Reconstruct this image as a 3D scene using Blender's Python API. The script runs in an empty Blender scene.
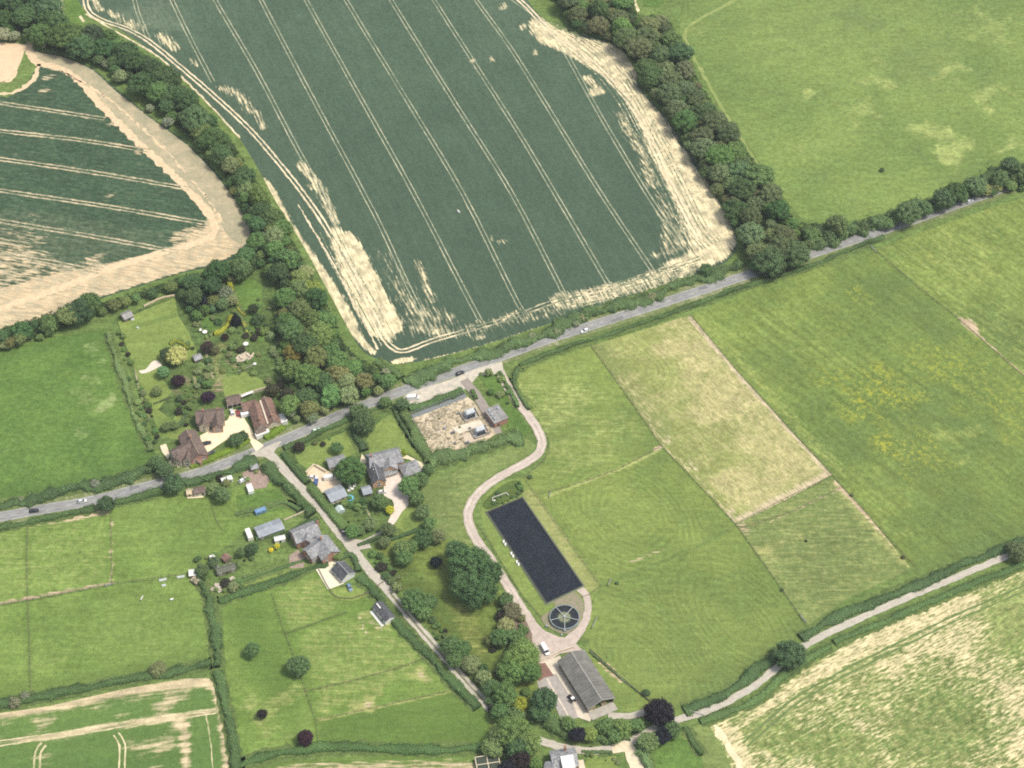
import bpy, bmesh, math, random
import numpy as np
from mathutils import Vector, Matrix
from math import radians, sin, cos, pi, atan2, hypot, sqrt

random.seed(7)
rng = np.random.default_rng(7)
S = bpy.context.scene
COL = S.collection

# ------------------------------------------------------------------ camera
EL = radians(47.0); FPX = 1990.0; DIST = 925.0
CAM = np.array([0.0, -DIST * cos(EL), DIST * sin(EL)])
RT = np.array([1.0, 0, 0]); FW = np.array([0, cos(EL), -sin(EL)]); UP = np.array([0, sin(EL), cos(EL)])
cd = bpy.data.cameras.new("camera"); co = bpy.data.objects.new("camera", cd); COL.objects.link(co)
co.location = CAM; co.rotation_euler = (pi / 2 - EL, 0, 0)
cd.sensor_width = 36.0; cd.lens = 36.0 * FPX / 1024.0; cd.clip_end = 20000; cd.clip_start = 1
S.camera = co


def G(x, y, z=0.0):
    """ground survey: the world point at height z seen at photo position x, y"""
    v = FW * FPX + RT * (x - 512.0) - UP * (y - 384.0)
    t = (z - CAM[2]) / v[2]
    return (CAM + t * v)


def GL(pts, z=0.0):
    return np.array([G(p[0], p[1], z)[:2] for p in pts])


def smooth(pts, n=6, closed=False):
    P = np.asarray(pts, float)
    m = len(P)
    if m < 3: return P
    out = []
    rngk = range(m if closed else m - 1)
    for i in rngk:
        if closed:
            p0, p1, p2, p3 = P[(i - 1) % m], P[i], P[(i + 1) % m], P[(i + 2) % m]
        else:
            p0, p1, p2, p3 = P[max(i - 1, 0)], P[i], P[i + 1], P[min(i + 2, m - 1)]
        for k in range(n):
            t = k / n
            out.append(0.5 * ((2 * p1) + (-p0 + p2) * t + (2 * p0 - 5 * p1 + 4 * p2 - p3) * t * t + (-p0 + 3 * p1 - 3 * p2 + p3) * t ** 3))
    if not closed: out.append(P[-1])
    return np.array(out)


def resample(P, step):
    P = np.asarray(P, float)
    d = np.r_[0, np.cumsum(np.hypot(*(P[1:] - P[:-1]).T))]
    n = max(2, int(d[-1] / step) + 1)
    s = np.linspace(0, d[-1], n)
    return np.c_[np.interp(s, d, P[:, 0]), np.interp(s, d, P[:, 1])]


def pdist(Q, P):
    """distance of points Q to polyline P, plus arclength"""
    best = np.full(len(Q), 1e9)
    for a, b in zip(P[:-1], P[1:]):
        ab = b - a; L2 = max(ab @ ab, 1e-9)
        t = np.clip(((Q - a) @ ab) / L2, 0, 1)
        d = np.hypot(*(Q - a - t[:, None] * ab).T)
        best = np.minimum(best, d)
    return best


def inside(Q, P):
    x, y = Q[:, 0], Q[:, 1]
    r = np.zeros(len(Q), bool)
    n = len(P)
    for i in range(n):
        x1, y1 = P[i]; x2, y2 = P[(i + 1) % n]
        if y1 == y2: continue
        c = ((y1 > y) != (y2 > y)) & (x < (x2 - x1) * (y - y1) / (y2 - y1) + x1)
        r ^= c
    return r


def sstep(a, b, x):
    t = np.clip((x - a) / (b - a), 0, 1)
    return t * t * (3 - 2 * t)


# ------------------------------------------------------------------ materials
class NT:
    def __init__(s, name):
        s.m = bpy.data.materials.new(name); s.m.use_nodes = True
        s.t = s.m.node_tree; s.t.nodes.clear()
        s.out = s.n('ShaderNodeOutputMaterial')
        s.b = s.n('ShaderNodeBsdfPrincipled')
        s.l(s.b.outputs[0], s.out.inputs[0])
        s.b.inputs['Roughness'].default_value = 0.9
        s.b.inputs['Specular IOR Level'].default_value = 0.15

    def n(s, t, **k):
        nd = s.t.nodes.new(t)
        for a, b in k.items(): setattr(nd, a, b)
        return nd

    def l(s, a, b): s.t.links.new(a, b)

    def inp(s, sock, v):
        if v is None: return
        if hasattr(v, 'is_output') or isinstance(v, bpy.types.NodeSocket): s.l(v, sock)
        else:
            if isinstance(v, (tuple, list)) and len(v) == 3 and sock.type == 'RGBA': v = (*v, 1)
            sock.default_value = v

    def math(s, op, a, b=None, c=None, clamp=False):
        nd = s.n('ShaderNodeMath', operation=op, use_clamp=clamp)
        s.inp(nd.inputs[0], a); s.inp(nd.inputs[1], b)
        if c is not None: s.inp(nd.inputs[2], c)
        return nd.outputs[0]

    def mix(s, f, a, b, bt='MIX'):
        nd = s.n('ShaderNodeMix', data_type='RGBA', blend_type=bt, clamp_factor=True)
        s.inp(nd.inputs[0], f); s.inp(nd.inputs[6], a); s.inp(nd.inputs[7], b)
        return nd.outputs[2]

    def pos(s):
        return s.n('ShaderNodeNewGeometry').outputs['Position']

    def map(s, v, scale=(1, 1, 1), rot=0.0, loc=(0, 0, 0)):
        nd = s.n('ShaderNodeMapping'); s.l(v, nd.inputs[0])
        nd.inputs['Scale'].default_value = scale; nd.inputs['Rotation'].default_value = (0, 0, rot); nd.inputs['Location'].default_value = loc
        return nd.outputs[0]

    def noise(s, v, scale, detail=3, rough=0.55, dist=0.0):
        nd = s.n('ShaderNodeTexNoise'); s.l(v, nd.inputs['Vector'])
        nd.inputs['Scale'].default_value = scale; nd.inputs['Detail'].default_value = detail
        nd.inputs['Roughness'].default_value = rough; nd.inputs['Distortion'].default_value = dist
        return nd.outputs['Fac']

    def ramp(s, f, a, b, to0=0.0, to1=1.0):
        nd = s.n('ShaderNodeMapRange', clamp=True, interpolation_type='SMOOTHSTEP')
        s.inp(nd.inputs[0], f)
        for i, v in zip((1, 2, 3, 4), (a, b, to0, to1)): nd.inputs[i].default_value = v
        return nd.outputs[0]

    def scale(s, col, f):
        nd = s.n('ShaderNodeVectorMath', operation='SCALE'); s.l(col, nd.inputs[0]) if not isinstance(col, tuple) else s.inp(nd.inputs[0], col)
        s.inp(nd.inputs['Scale'], f)
        return nd.outputs[0]

    def attr(s, name):
        a = s.n('ShaderNodeAttribute', attribute_type='GEOMETRY', attribute_name=name)
        sp = s.n('ShaderNodeSeparateColor'); s.l(a.outputs['Color'], sp.inputs[0])
        return sp.outputs[0], sp.outputs[1], sp.outputs[2]


def simple(name, c, var=0.15, sc=1.5, rough=0.85, spec=0.15, metal=0.0, c2=None, bump=0.0):
    k = NT(name); p = k.pos()
    n = k.noise(p, sc, 4)
    col = k.mix(k.ramp(n, .35, .65), c, c2 if c2 else tuple(x * (1 - var) for x in c))
    col = k.scale(col, k.ramp(k.noise(p, sc * 6, 2), .2, .8, 1 - var, 1 + var))
    k.l(col, k.b.inputs['Base Color'])
    k.b.inputs['Roughness'].default_value = rough; k.b.inputs['Specular IOR Level'].default_value = spec; k.b.inputs['Metallic'].default_value = metal
    return k.m


def field_mat(name, c1, c2, dark, dry, soil=(.55, .43, .29), soil2=None, rot=0.0, stretch=8.0, fine=.16, row=1.6, grain=.15,
              patch=.02, flower=(.5, .45, .03), soilpatch=0.5, lineamp=.12, rowsc=0.9, drysc=.35):
    """crop or pasture: two greens in broad patches, a mottle, a grain, row streaks; attributes say where it is dark, dry, bare"""
    k = NT(name); p = k.pos()
    bare, dryA, darkA = k.attr('cover')
    phase, amp, flo = k.attr('rows')
    big = k.noise(p, patch, 5, .6, .4)
    med = k.noise(p, .11, 4, .6)
    f1 = k.noise(p, .42, 3, .6)
    g = k.noise(p, 1.5, 2, .6)
    st = k.map(p, (1 / stretch, 1, 1), rot)
    # mapping rotates after scaling, so stretch in a rotated frame: rotate first
    r = k.map(p, (1, 1, 1), -rot); st = k.map(r, (1 / stretch, 1, 1))
    s1 = k.noise(st, rowsc, 4, .62)
    s2 = k.noise(st, rowsc * .28, 3, .6)
    bm = k.math('ADD', k.math('MULTIPLY', big, .6), k.math('MULTIPLY', med, .4))
    col = k.mix(k.ramp(bm, .41, .59), c1, c2)
    col = k.mix(k.ramp(k.noise(p, .045, 5, .65, .6), .56, .72, 0, .28), col, dark)
    # dark lush areas, plus the painted haze gradient of the main crop
    dk = k.math('MULTIPLY', darkA, k.ramp(k.math('ADD', f1, k.math('MULTIPLY', med, .6)), .5, .95, .45, 1.0))
    col = k.mix(dk, col, dark)
    # dry areas, plus the pale end of the main crop's painted haze
    dn = k.math('ADD', k.math('MULTIPLY', k.noise(p, drysc, 4, .65), .55), k.math('MULTIPLY', s1, .45))
    dd = k.ramp(k.math('ADD', dn, k.math('SUBTRACT', dryA, 1.0)), -.16, .26)
    dd = k.math('MULTIPLY', dd, k.ramp(dryA, 0.02, .3))
    col = k.mix(dd, col, dry)
    # mottles
    col = k.scale(col, k.ramp(f1, .3, .7, 1 - fine, 1 + fine))
    col = k.scale(col, k.ramp(med, .3, .7, 1 - fine * .8, 1 + fine * .8))
    col = k.scale(col, k.ramp(s1, .3, .7, 1 - fine * .6, 1 + fine * .6)); col = k.scale(col, k.ramp(s2, .3, .7, 1 - fine * .5, 1 + fine * .5))
    col = k.scale(col, k.ramp(g, .25, .75, 1 - grain, 1 + grain))
    tf = k.ramp(k.noise(p, .55, 2, .5, .5), .60, .72, 1.0, 1 - fine * 1.5)   # tufts
    col = k.scale(col, tf)
    # mown or drilled lines
    wob = k.math('MULTIPLY', k.math('SUBTRACT', k.noise(p, .12, 2), .5), .8)
    ln = k.math('SINE', k.math('MULTIPLY', k.math('ADD', phase, wob), 2 * pi))
    ln = k.math('MULTIPLY', k.math('MULTIPLY', ln, amp), k.ramp(k.noise(p, .12, 2), .35, .6))
    col = k.scale(col, k.math('ADD', 1.0, k.math('MULTIPLY', ln, lineamp)))
    # flowers
    fm = k.math('MULTIPLY', k.ramp(k.math('ADD', k.math('MULTIPLY', f1, .35), k.math('ADD', k.math('MULTIPLY', g, .35), k.math('MULTIPLY', s2, .3))), .49, .62), k.math('MULTIPLY', flo, .92))
    col = k.mix(fm, col, flower)
    # bare soil
    bn = k.math('ADD', k.math('MULTIPLY', s1, 1.9), k.math('MULTIPLY', s2, .5)); bn = k.math('SUBTRACT', bn, .70)
    bn = k.math('ADD', k.math('MULTIPLY', bn, .72), k.math('MULTIPLY', f1, .28))
    bb = k.ramp(k.math('ADD', bn, k.math('MULTIPLY', k.math('SUBTRACT', bare, .5), 1.0)), .33, .72)
    bb = k.math('MULTIPLY', bb, k.ramp(bare, .04, .22))
    sc_ = k.mix(k.ramp(k.noise(p, .18, 4, .6), .38, .62), soil, soil2 or tuple(x * .8 for x in soil))
    sc_ = k.scale(sc_, k.ramp(s1, .3, .7, .74, 1.18))
    sc_ = k.scale(sc_, k.ramp(g, .25, .75, .88, 1.1))
    col = k.mix(bb, col, sc_)
    k.l(col, k.b.inputs['Base Color'])
    bp = k.n('ShaderNodeBump'); bp.inputs['Strength'].default_value = .5; bp.inputs['Distance'].default_value = .5
    k.l(k.math('ADD', f1, g), bp.inputs['Height']); k.l(bp.outputs[0], k.b.inputs['Normal'])
    k.b.inputs['Roughness'].default_value = .95; k.b.inputs['Specular IOR Level'].default_value = .05
    return k.m


def crown_mat(name):
    """leaves: the object's own colour, painted lighter and yellower on clump tops as if lit"""
    k = NT(name)
    oi = k.n('ShaderNodeObjectInfo')
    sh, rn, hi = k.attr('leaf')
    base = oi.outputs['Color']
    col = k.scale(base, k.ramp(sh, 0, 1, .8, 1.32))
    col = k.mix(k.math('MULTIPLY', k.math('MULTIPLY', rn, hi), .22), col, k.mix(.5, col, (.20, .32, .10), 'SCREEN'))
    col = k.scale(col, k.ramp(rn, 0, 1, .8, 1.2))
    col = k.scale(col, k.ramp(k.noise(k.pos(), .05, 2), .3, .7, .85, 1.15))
    k.l(col, k.b.inputs['Base Color'])
    k.b.inputs['Roughness'].default_value = .7; k.b.inputs['Specular IOR Level'].default_value = .2
    tr = k.n('ShaderNodeBsdfTranslucent'); k.l(col, tr.inputs[0])
    mx = k.n('ShaderNodeMixShader'); mx.inputs[0].default_value = .3
    k.l(k.b.outputs[0], mx.inputs[1]); k.l(tr.outputs[0], mx.inputs[2]); k.l(mx.outputs[0], k.out.inputs[0])
    return k.m


CROWN = crown_mat('leaf_foliage')
BARK = simple('bark', (.09, .07, .05), .3, 3)


def roof_mat(name, c1, c2, rowl=.35, lich=(.3, .3, .27), la=.3):
    """tiles: courses across the slope plus lichen and patchy tiles"""
    k = NT(name)
    tc = k.n('ShaderNodeTexCoord').outputs['Object']
    n = k.noise(tc, .5, 4, .6); f = k.noise(tc, 3.5, 3, .7)
    br = k.n('ShaderNodeTexVoronoi'); k.l(k.map(tc, (2.2, 3.2, 3.2)), br.inputs['Vector']); br.inputs['Scale'].default_value = 1.0
    sp = k.n('ShaderNodeSeparateColor'); k.l(br.outputs['Color'], sp.inputs[0])
    col = k.mix(k.ramp(n, .35, .65), c1, c2)
    col = k.scale(col, k.ramp(sp.outputs[0], 0, 1, .75, 1.25))
    col = k.scale(col, k.ramp(f, .2, .8, .8, 1.2))
    col = k.mix(k.math('MULTIPLY', k.ramp(k.noise(tc, .9, 4, .7), .52, .68), la), col, lich)
    k.l(col, k.b.inputs['Base Color']); k.b.inputs['Roughness'].default_value = .8; k.b.inputs['Specular IOR Level'].default_value = .25
    return k.m


def sheet_roof_mat(name, c1, c2, pitch=1.1, along='X'):
    k = NT(name)
    tc = k.n('ShaderNodeTexCoord').outputs['Object']
    sx = k.n('ShaderNodeSeparateXYZ'); k.l(tc, sx.inputs[0])
    w = k.math('SINE', k.math('MULTIPLY', sx.outputs[0 if along == 'X' else 1], 2 * pi / pitch))
    n = k.noise(k.map(tc, (1, .25, .25)), .9, 5, .65)
    col = k.mix(k.ramp(n, .35, .65), c1, c2)
    col = k.scale(col, k.ramp(w, -1, 1, .9, 1.06))
    col = k.scale(col, k.ramp(k.noise(tc, .25, 4, .6), .3, .7, .85, 1.15))
    k.l(col, k.b.inputs['Base Color']); k.b.inputs['Roughness'].default_value = .6; k.b.inputs['Specular IOR Level'].default_value = .3
    return k.m


def brick_mat(name, c1, c2, mortar=(.4, .36, .3)):
    k = NT(name)
    tc = k.n('ShaderNodeTexCoord').outputs['Object']
    b = k.n('ShaderNodeTexBrick'); k.l(k.map(tc, (1, 1, 1)), b.inputs['Vector'])
    b.inputs['Color1'].default_value = (*c1, 1); b.inputs['Color2'].default_value = (*c2, 1); b.inputs['Mortar'].default_value = (*mortar, 1)
    b.inputs['Scale'].default_value = 3.0
    col = k.scale(b.outputs[0], k.ramp(k.noise(tc, .8, 4), .3, .7, .8, 1.15))
    k.l(col, k.b.inputs['Base Color'])
    return k.m


def track_mat(name, soil, green, thr=.5, k_=.2, sc=.5, soil2=None):
    """worn ground: soil broken by green where it is less worn"""
    k = NT(name); p = k.pos()
    n = k.math('ADD', k.math('MULTIPLY', k.noise(p, sc, 4, .65), .6), k.math('MULTIPLY', k.noise(p, .06, 3), .4))
    s_ = k.mix(k.ramp(k.noise(p, .12, 4), .35, .65), soil, soil2 or tuple(x * .78 for x in soil))
    s_ = k.scale(s_, k.ramp(k.noise(p, 2.4, 3), .2, .8, .85, 1.15))
    g_ = k.scale(green, k.ramp(k.noise(p, 1.2, 3), .2, .8, .8, 1.2))
    col = k.mix(k.ramp(n, thr - k_ / 2, thr + k_ / 2), s_, g_)
    k.l(col, k.b.inputs['Base Color'])
    return k.m


def paint_mat(name, rough=.35):
    k = NT(name); oi = k.n('ShaderNodeObjectInfo')
    k.l(k.scale(oi.outputs['Color'], k.ramp(k.noise(k.n('ShaderNodeTexCoord').outputs['Object'], 1.5, 3), .3, .7, .88, 1.06)), k.b.inputs['Base Color'])
    k.b.inputs['Roughness'].default_value = rough; k.b.inputs['Specular IOR Level'].default_value = .5
    k.b.inputs['Coat Weight'].default_value = .3
    return k.m


PAINT = paint_mat('vehicle_paint')
GLASS = simple('dark_glass', (.03, .04, .05), .1, 1, .08, .6)
TYRE = simple('tyre_rubber', (.02, .02, .02), .2, 4)
WHITE = simple('white_paint', (.72, .71, .67), .08, 1)
CREAM = simple('cream_render', (.62, .54, .40), .1, .8)
METAL = simple('galvanised_metal', (.42, .44, .45), .15, 1, .45, .4, .4)
CONC = simple('concrete', (.42, .39, .34), .14, .5)
PALEC = simple('pale_concrete', (.66, .58, .46), .12, .3, c2=(.56, .49, .39))
WOOD = simple('weathered_wood', (.22, .18, .13), .25, 2)
DARKW = simple('bay_shade_black', (.035, .033, .03), .3, 2)
BRICK = brick_mat('red_brick', (.40, .19, .12), (.33, .16, .11))
BUFF = brick_mat('buff_brick', (.60, .38, .23), (.52, .33, .21))
R_BROWN = roof_mat('brown_tiles', (.165, .118, .098), (.125, .095, .082), lich=(.26, .22, .17), la=.45)
R_RED = roof_mat('red_tiles', (.225, .13, .10), (.165, .108, .088), lich=(.32, .25, .19), la=.6)
R_SLATE = roof_mat('slate', (.29, .29, .30), (.19, .195, .205), lich=(.46, .45, .42), la=.75)
R_DSLATE = roof_mat('dark_slate', (.10, .103, .112), (.068, .07, .08), lich=(.19, .19, .18), la=.45)
R_ZINC = sheet_roof_mat('pale_metal_sheet', (.31, .34, .37), (.25, .28, .31))
R_BARN = sheet_roof_mat('fibre_cement_sheet', (.185, .180, .160), (.135, .132, .118), 1.4)
R_GREY = sheet_roof_mat('grey_felt', (.30, .29, .28), (.24, .23, .22), 2.0)
R_RUST = sheet_roof_mat('rusty_sheet', (.30, .12, .085), (.24, .10, .075), 1.2)
TIMBERPALE = simple('pale_timber', (.55, .45, .30), .15, 1)


# ------------------------------------------------------------------ object helpers
def tag(o, label=None, cat=None, group=None, kind=None):
    if label: o['label'] = label
    if cat: o['category'] = cat
    if group: o['group'] = group
    if kind: o['kind'] = kind
    return o


def link_mesh(name, verts, faces, mat, parent=None, smooth_=False, loc=None, rotz=None):
    me = bpy.data.meshes.new(name)
    me.from_pydata([tuple(v) for v in verts], [], [tuple(f) for f in faces]); me.update()
    if smooth_:
        me.polygons.foreach_set('use_smooth', [True] * len(me.polygons))
    if mat: me.materials.append(mat)
    o = bpy.data.objects.new(name, me); COL.objects.link(o)
    if parent: o.parent = parent
    if loc is not None: o.location = loc
    if rotz is not None: o.rotation_euler = (0, 0, rotz)
    return o


def inst(name, me, parent=None, loc=(0, 0, 0), rotz=0.0, scale=(1, 1, 1), color=None):
    o = bpy.data.objects.new(name, me); COL.objects.link(o)
    if parent: o.parent = parent
    o.location = loc; o.rotation_euler = (0, 0, rotz); o.scale = scale
    if color: o.color = (*color, 1)
    return o


def empty(name, loc, rotz=0.0):
    o = bpy.data.objects.new(name, None); COL.objects.link(o)
    o.location = loc; o.rotation_euler = (0, 0, rotz); o.empty_display_size = .5
    return o


class MB:
    """collects boxes, prisms, bars"""
    def __init__(s): s.v = []; s.f = []

    def add(s, v, f):
        b = len(s.v); s.v += [tuple(x) for x in v]; s.f += [tuple(b + i for i in q) for q in f]
        return s

    def box(s, x0, x1, y0, y1, z0, z1):
        return s.add([(x0, y0, z0), (x1, y0, z0), (x1, y1, z0), (x0, y1, z0), (x0, y0, z1), (x1, y0, z1), (x1, y1, z1), (x0, y1, z1)],
                     [(0, 3, 2, 1), (4, 5, 6, 7), (0, 1, 5, 4), (1, 2, 6, 5), (2, 3, 7, 6), (3, 0, 4, 7)])

    def bar(s, a, b, w=.05, h=None):
        a = np.array(a, float); b = np.array(b, float); d = b - a; L = np.linalg.norm(d)
        if L < 1e-6: return s
        d /= L; h = h or w
        u = np.cross(d, [0, 0, 1.0])
        if np.linalg.norm(u) < 1e-3: u = np.array([1.0, 0, 0])
        u /= np.linalg.norm(u); n = np.cross(u, d)
        v = [p + sx * u * w / 2 + sy * n * h / 2 for p in (a, b) for sx, sy in ((-1, -1), (1, -1), (1, 1), (-1, 1))]
        return s.add(v, [(0, 3, 2, 1), (4, 5, 6, 7), (0, 1, 5, 4), (1, 2, 6, 5), (2, 3, 7, 6), (3, 0, 4, 7)])

    def cyl(s, x, y, z0, z1, r, n=16, r1=None):
        r1 = r if r1 is None else r1
        v = [(x + r * cos(2 * pi * i / n), y + r * sin(2 * pi * i / n), z0) for i in range(n)] + [(x + r1 * cos(2 * pi * i / n), y + r1 * sin(2 * pi * i / n), z1) for i in range(n)]
        f = [(i, (i + 1) % n, n + (i + 1) % n, n + i) for i in range(n)] + [tuple(range(n - 1, -1, -1)), tuple(range(n, 2 * n))]
        return s.add(v, f)

    def ring(s, x, y, z0, z1, r0, r1, n=48):
        v = []
        for r, z in ((r0, z0), (r1, z0), (r1, z1), (r0, z1)):
            v += [(x + r * cos(2 * pi * i / n), y + r * sin(2 * pi * i / n), z) for i in range(n)]
        f = []
        for a in range(4):
            b = (a + 1) % 4
            f += [(a * n + i, a * n + (i + 1) % n, b * n + (i + 1) % n, b * n + i) for i in range(n)]
        return s.add(v, f)

    def build(s, name, mat, parent=None, **k): return link_mesh(name, s.v, s.f, mat, parent, **k)


# ------------------------------------------------------------------ ground sheets
LEVEL = [0.02]


def next_level():
    LEVEL[0] += 0.0028
    return LEVEL[0]


def clip_poly(P, x0, x1, y0, y1):
    def cl(P, ax, val, keep_less):
        out = []
        n = len(P)
        for i in range(n):
            a = P[i]; b = P[(i + 1) % n]
            ia = (a[ax] <= val) if keep_less else (a[ax] >= val); ib = (b[ax] <= val) if keep_less else (b[ax] >= val)
            if ia: out.append(a)
            if ia != ib:
                t = (val - a[ax]) / (b[ax] - a[ax])
                out.append((a[0] + t * (b[0] - a[0]), a[1] + t * (b[1] - a[1])))
        return out
    for ax, val, k in ((0, x0, False), (0, x1, True), (1, y0, False), (1, y1, True)):
        P = cl(P, ax, val, k)
        if len(P) < 3: return []
    return P


def sheet(name, px, mat, res=2.0, painter=None, sm=False, z=None, world=False, hgt=0.0):
    P = np.array(px, float) if world else GL(px)
    if sm: P = smooth(P, sm if sm > 1 else 5, True)
    z = next_level() if z is None else z
    mn = P.min(0) - res; mx = P.max(0) + res
    nx = int((mx[0] - mn[0]) / res) + 2; ny = int((mx[1] - mn[1]) / res) + 2
    xs = mn[0] + np.arange(nx + 1) * res; ys = mn[1] + np.arange(ny + 1) * res
    bd = np.zeros((nx, ny), bool)
    n = len(P)
    for i in range(n):
        a = P[i]; b = P[(i + 1) % n]; m = int(np.hypot(*(b - a)) / res * 6) + 2
        t = np.linspace(0, 1, m)[:, None]; q = a + t * (b - a)
        ij = ((q - mn) / res).astype(int)
        bd[ij[:, 0], ij[:, 1]] = True
    cx, cy = np.meshgrid(xs[:-1] + res / 2, ys[:-1] + res / 2, indexing='ij')
    ins = inside(np.c_[cx.ravel(), cy.ravel()], P).reshape(nx, ny)
    verts = []; faces = []; idx = {}

    def vid(i, j):
        k = (i, j)
        if k not in idx: idx[k] = len(verts); verts.append((xs[i], ys[j], z))
        return idx[k]
    full = ins & ~bd
    for i, j in zip(*np.nonzero(full)):
        i = int(i); j = int(j)
        faces.append((vid(i, j), vid(i + 1, j), vid(i + 1, j + 1), vid(i, j + 1)))
    Pl = [tuple(p) for p in P]
    area = sum(P[i][0] * P[(i + 1) % n][1] - P[(i + 1) % n][0] * P[i][1] for i in range(n))
    if area < 0: Pl = Pl[::-1]
    for i, j in zip(*np.nonzero(bd)):
        c = clip_poly(Pl, xs[i], xs[i + 1], ys[j], ys[j + 1])
        q = []
        for p in c:
            if not q or abs(p[0] - q[-1][0]) + abs(p[1] - q[-1][1]) > 1e-4: q.append(p)
        if len(q) > 2 and abs(q[0][0] - q[-1][0]) + abs(q[0][1] - q[-1][1]) <= 1e-4: q.pop()
        if len(q) < 3: continue
        b = len(verts); verts += [(p[0], p[1], z) for p in q]; faces.append(tuple(range(b, b + len(q))))
    o = link_mesh(name, verts, faces, mat)
    V = np.array(verts)[:, :2]
    cov = np.zeros((len(V), 4), np.float32); rows = np.zeros((len(V), 4), np.float32)
    cov[:, 3] = 1; rows[:, 3] = 1
    if painter:
        d = dict(bare=cov[:, 0], dry=cov[:, 1], dark=cov[:, 2], phase=rows[:, 0], amp=rows[:, 1], flower=rows[:, 2])
        painter(V, d)
    for nm, arr in (('cover', cov), ('rows', rows)):
        a = o.data.color_attributes.new(nm, 'FLOAT_COLOR', 'POINT'); a.data.foreach_set('color', arr.ravel())
    tag(o, kind='structure')
    return o


def m_poly(V, px, soft=3.0, sm=True):
    P = GL(px)
    if sm: P = smooth(P, 4, True)
    d = pdist(V, np.vstack([P, P[:1]])); d = np.where(inside(V, P), d, -d)
    return sstep(-soft, soft, d)


def m_line(V, px, hw, soft=2.0):
    return 1 - sstep(hw - soft / 2, hw + soft, pdist(V, smooth(GL(px), 4)))


def warp(V, a):
    x, y = V[:, 0], V[:, 1]
    return V + a * np.c_[np.sin(y * .31 + 1) + .7 * np.sin(y * .13 + x * .21 + 2) + .5 * np.sin(x * .63 + y * .4), np.sin(x * .27 + 3) + .7 * np.sin(x * .11 - y * .23) + .5 * np.sin(y * .59 - x * .37 + 4)]


def m_disc(V, x, y, r, soft=None):
    c = G(x, y)[:2]; d = np.hypot(*(warp(V, min(r * .35, 5)) - c).T)
    return np.clip(1.15 - .75 * (d / r) ** 1.5, 0, 1) * (1 - sstep(r * 1.2, r * 1.6, d))


def mx(arr, m, v=1.0): np.maximum(arr, m * v, out=arr)


def ribbon_mesh(P, w, jit=0.0, step=2.0, off=0.0):
    P = resample(P, step); T = np.gradient(P, axis=0); T /= np.hypot(*T.T)[:, None] + 1e-9
    N = np.c_[-T[:, 1], T[:, 0]]
    wl = w / 2 + jit * rng.standard_normal(len(P)); wr = w / 2 + jit * rng.standard_normal(len(P))
    c = P + N * off
    return c + N * wl[:, None], c - N * wr[:, None]


def ribbons(name, lines, w, mat, jit=0.0, step=2.0, z=None, sm=6, kind='structure', world=False):
    """flat strips on the ground along lines; lines = list of (points, offset)"""
    z = next_level() if z is None else z
    v = []; f = []
    for item in lines:
        pts, off = item[0], item[1]
        ww = item[2] if len(item) > 2 else w
        if kind is None: pass
        P = np.array(pts, float) if world else GL(pts)
        P = smooth(P, sm) if sm else P
        A, B = ribbon_mesh(P, ww, jit, step, off)
        b = len(v)
        for a, c in zip(A, B): v += [(c[0], c[1], z), (a[0], a[1], z)]
        f += [(b + 2 * i, b + 2 * i + 2, b + 2 * i + 3, b + 2 * i + 1) for i in range(len(A) - 1)]
    o = link_mesh(name, v, f, mat)
    if kind: o['kind'] = kind
    return o


# ------------------------------------------------------------------ foliage
def leaf_quads(C, Nn, size, rs):
    """C centres, Nn normals -> quads"""
    n = len(C)
    a = rs.standard_normal((n, 3)); t = np.cross(Nn, a); t /= np.linalg.norm(t, axis=1)[:, None] + 1e-9
    b = np.cross(Nn, t)
    s = size * (0.6 + .8 * rs.random(n))[:, None] / 2
    asp = (0.7 + .5 * rs.random(n))[:, None]
    V = np.stack([C - t * s * asp, C - b * s, C + t * s * asp, C + b * s], 1).reshape(-1, 3)
    return V


def leaf_mesh(name, V, core, sh, rn, hi, mat, mat2=None):
    """V: (4n,3) leaf corners, core: (verts, faces)"""
    nl = len(V) // 4
    cv, cf = core
    me = bpy.data.meshes.new(name)
    allv = np.vstack([V, cv]) if len(cv) else V
    nf = nl + len(cf)
    me.vertices.add(len(allv)); me.vertices.foreach_set('co', allv.astype(np.float32).ravel())
    li = np.concatenate([np.arange(nl * 4), (np.concatenate([np.asarray(f) for f in cf]) + nl * 4) if len(cf) else np.array([], int)]).astype(np.int32)
    ls = np.concatenate([np.arange(nl) * 4, nl * 4 + np.r_[0, np.cumsum([len(f) for f in cf])[:-1]] if len(cf) else np.array([], int)]).astype(np.int32)
    me.loops.add(len(li)); me.loops.foreach_set('vertex_index', li)
    me.polygons.add(nf); me.polygons.foreach_set('loop_start', ls)
    me.update(calc_edges=True); me.validate()
    col = np.zeros((len(allv), 4), np.float32); col[:, 3] = 1
    col[:nl * 4, 0] = np.repeat(sh, 4); col[:nl * 4, 1] = np.repeat(rn, 4); col[:nl * 4, 2] = np.repeat(hi, 4)
    col[nl * 4:, 0] = .45
    a = me.color_attributes.new('leaf', 'FLOAT_COLOR', 'POINT'); a.data.foreach_set('color', col.ravel())
    me.materials.append(mat)
    return me


def ico(c, r, sub=1, sq=1.0):
    bm = bmesh.new(); bmesh.ops.create_icosphere(bm, subdivisions=sub, radius=1)
    v = np.array([x.co[:] for x in bm.verts]) * [r, r, r * sq] + c
    f = [[x.index for x in q.verts] for q in bm.faces]; bm.free()
    return v, f


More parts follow.
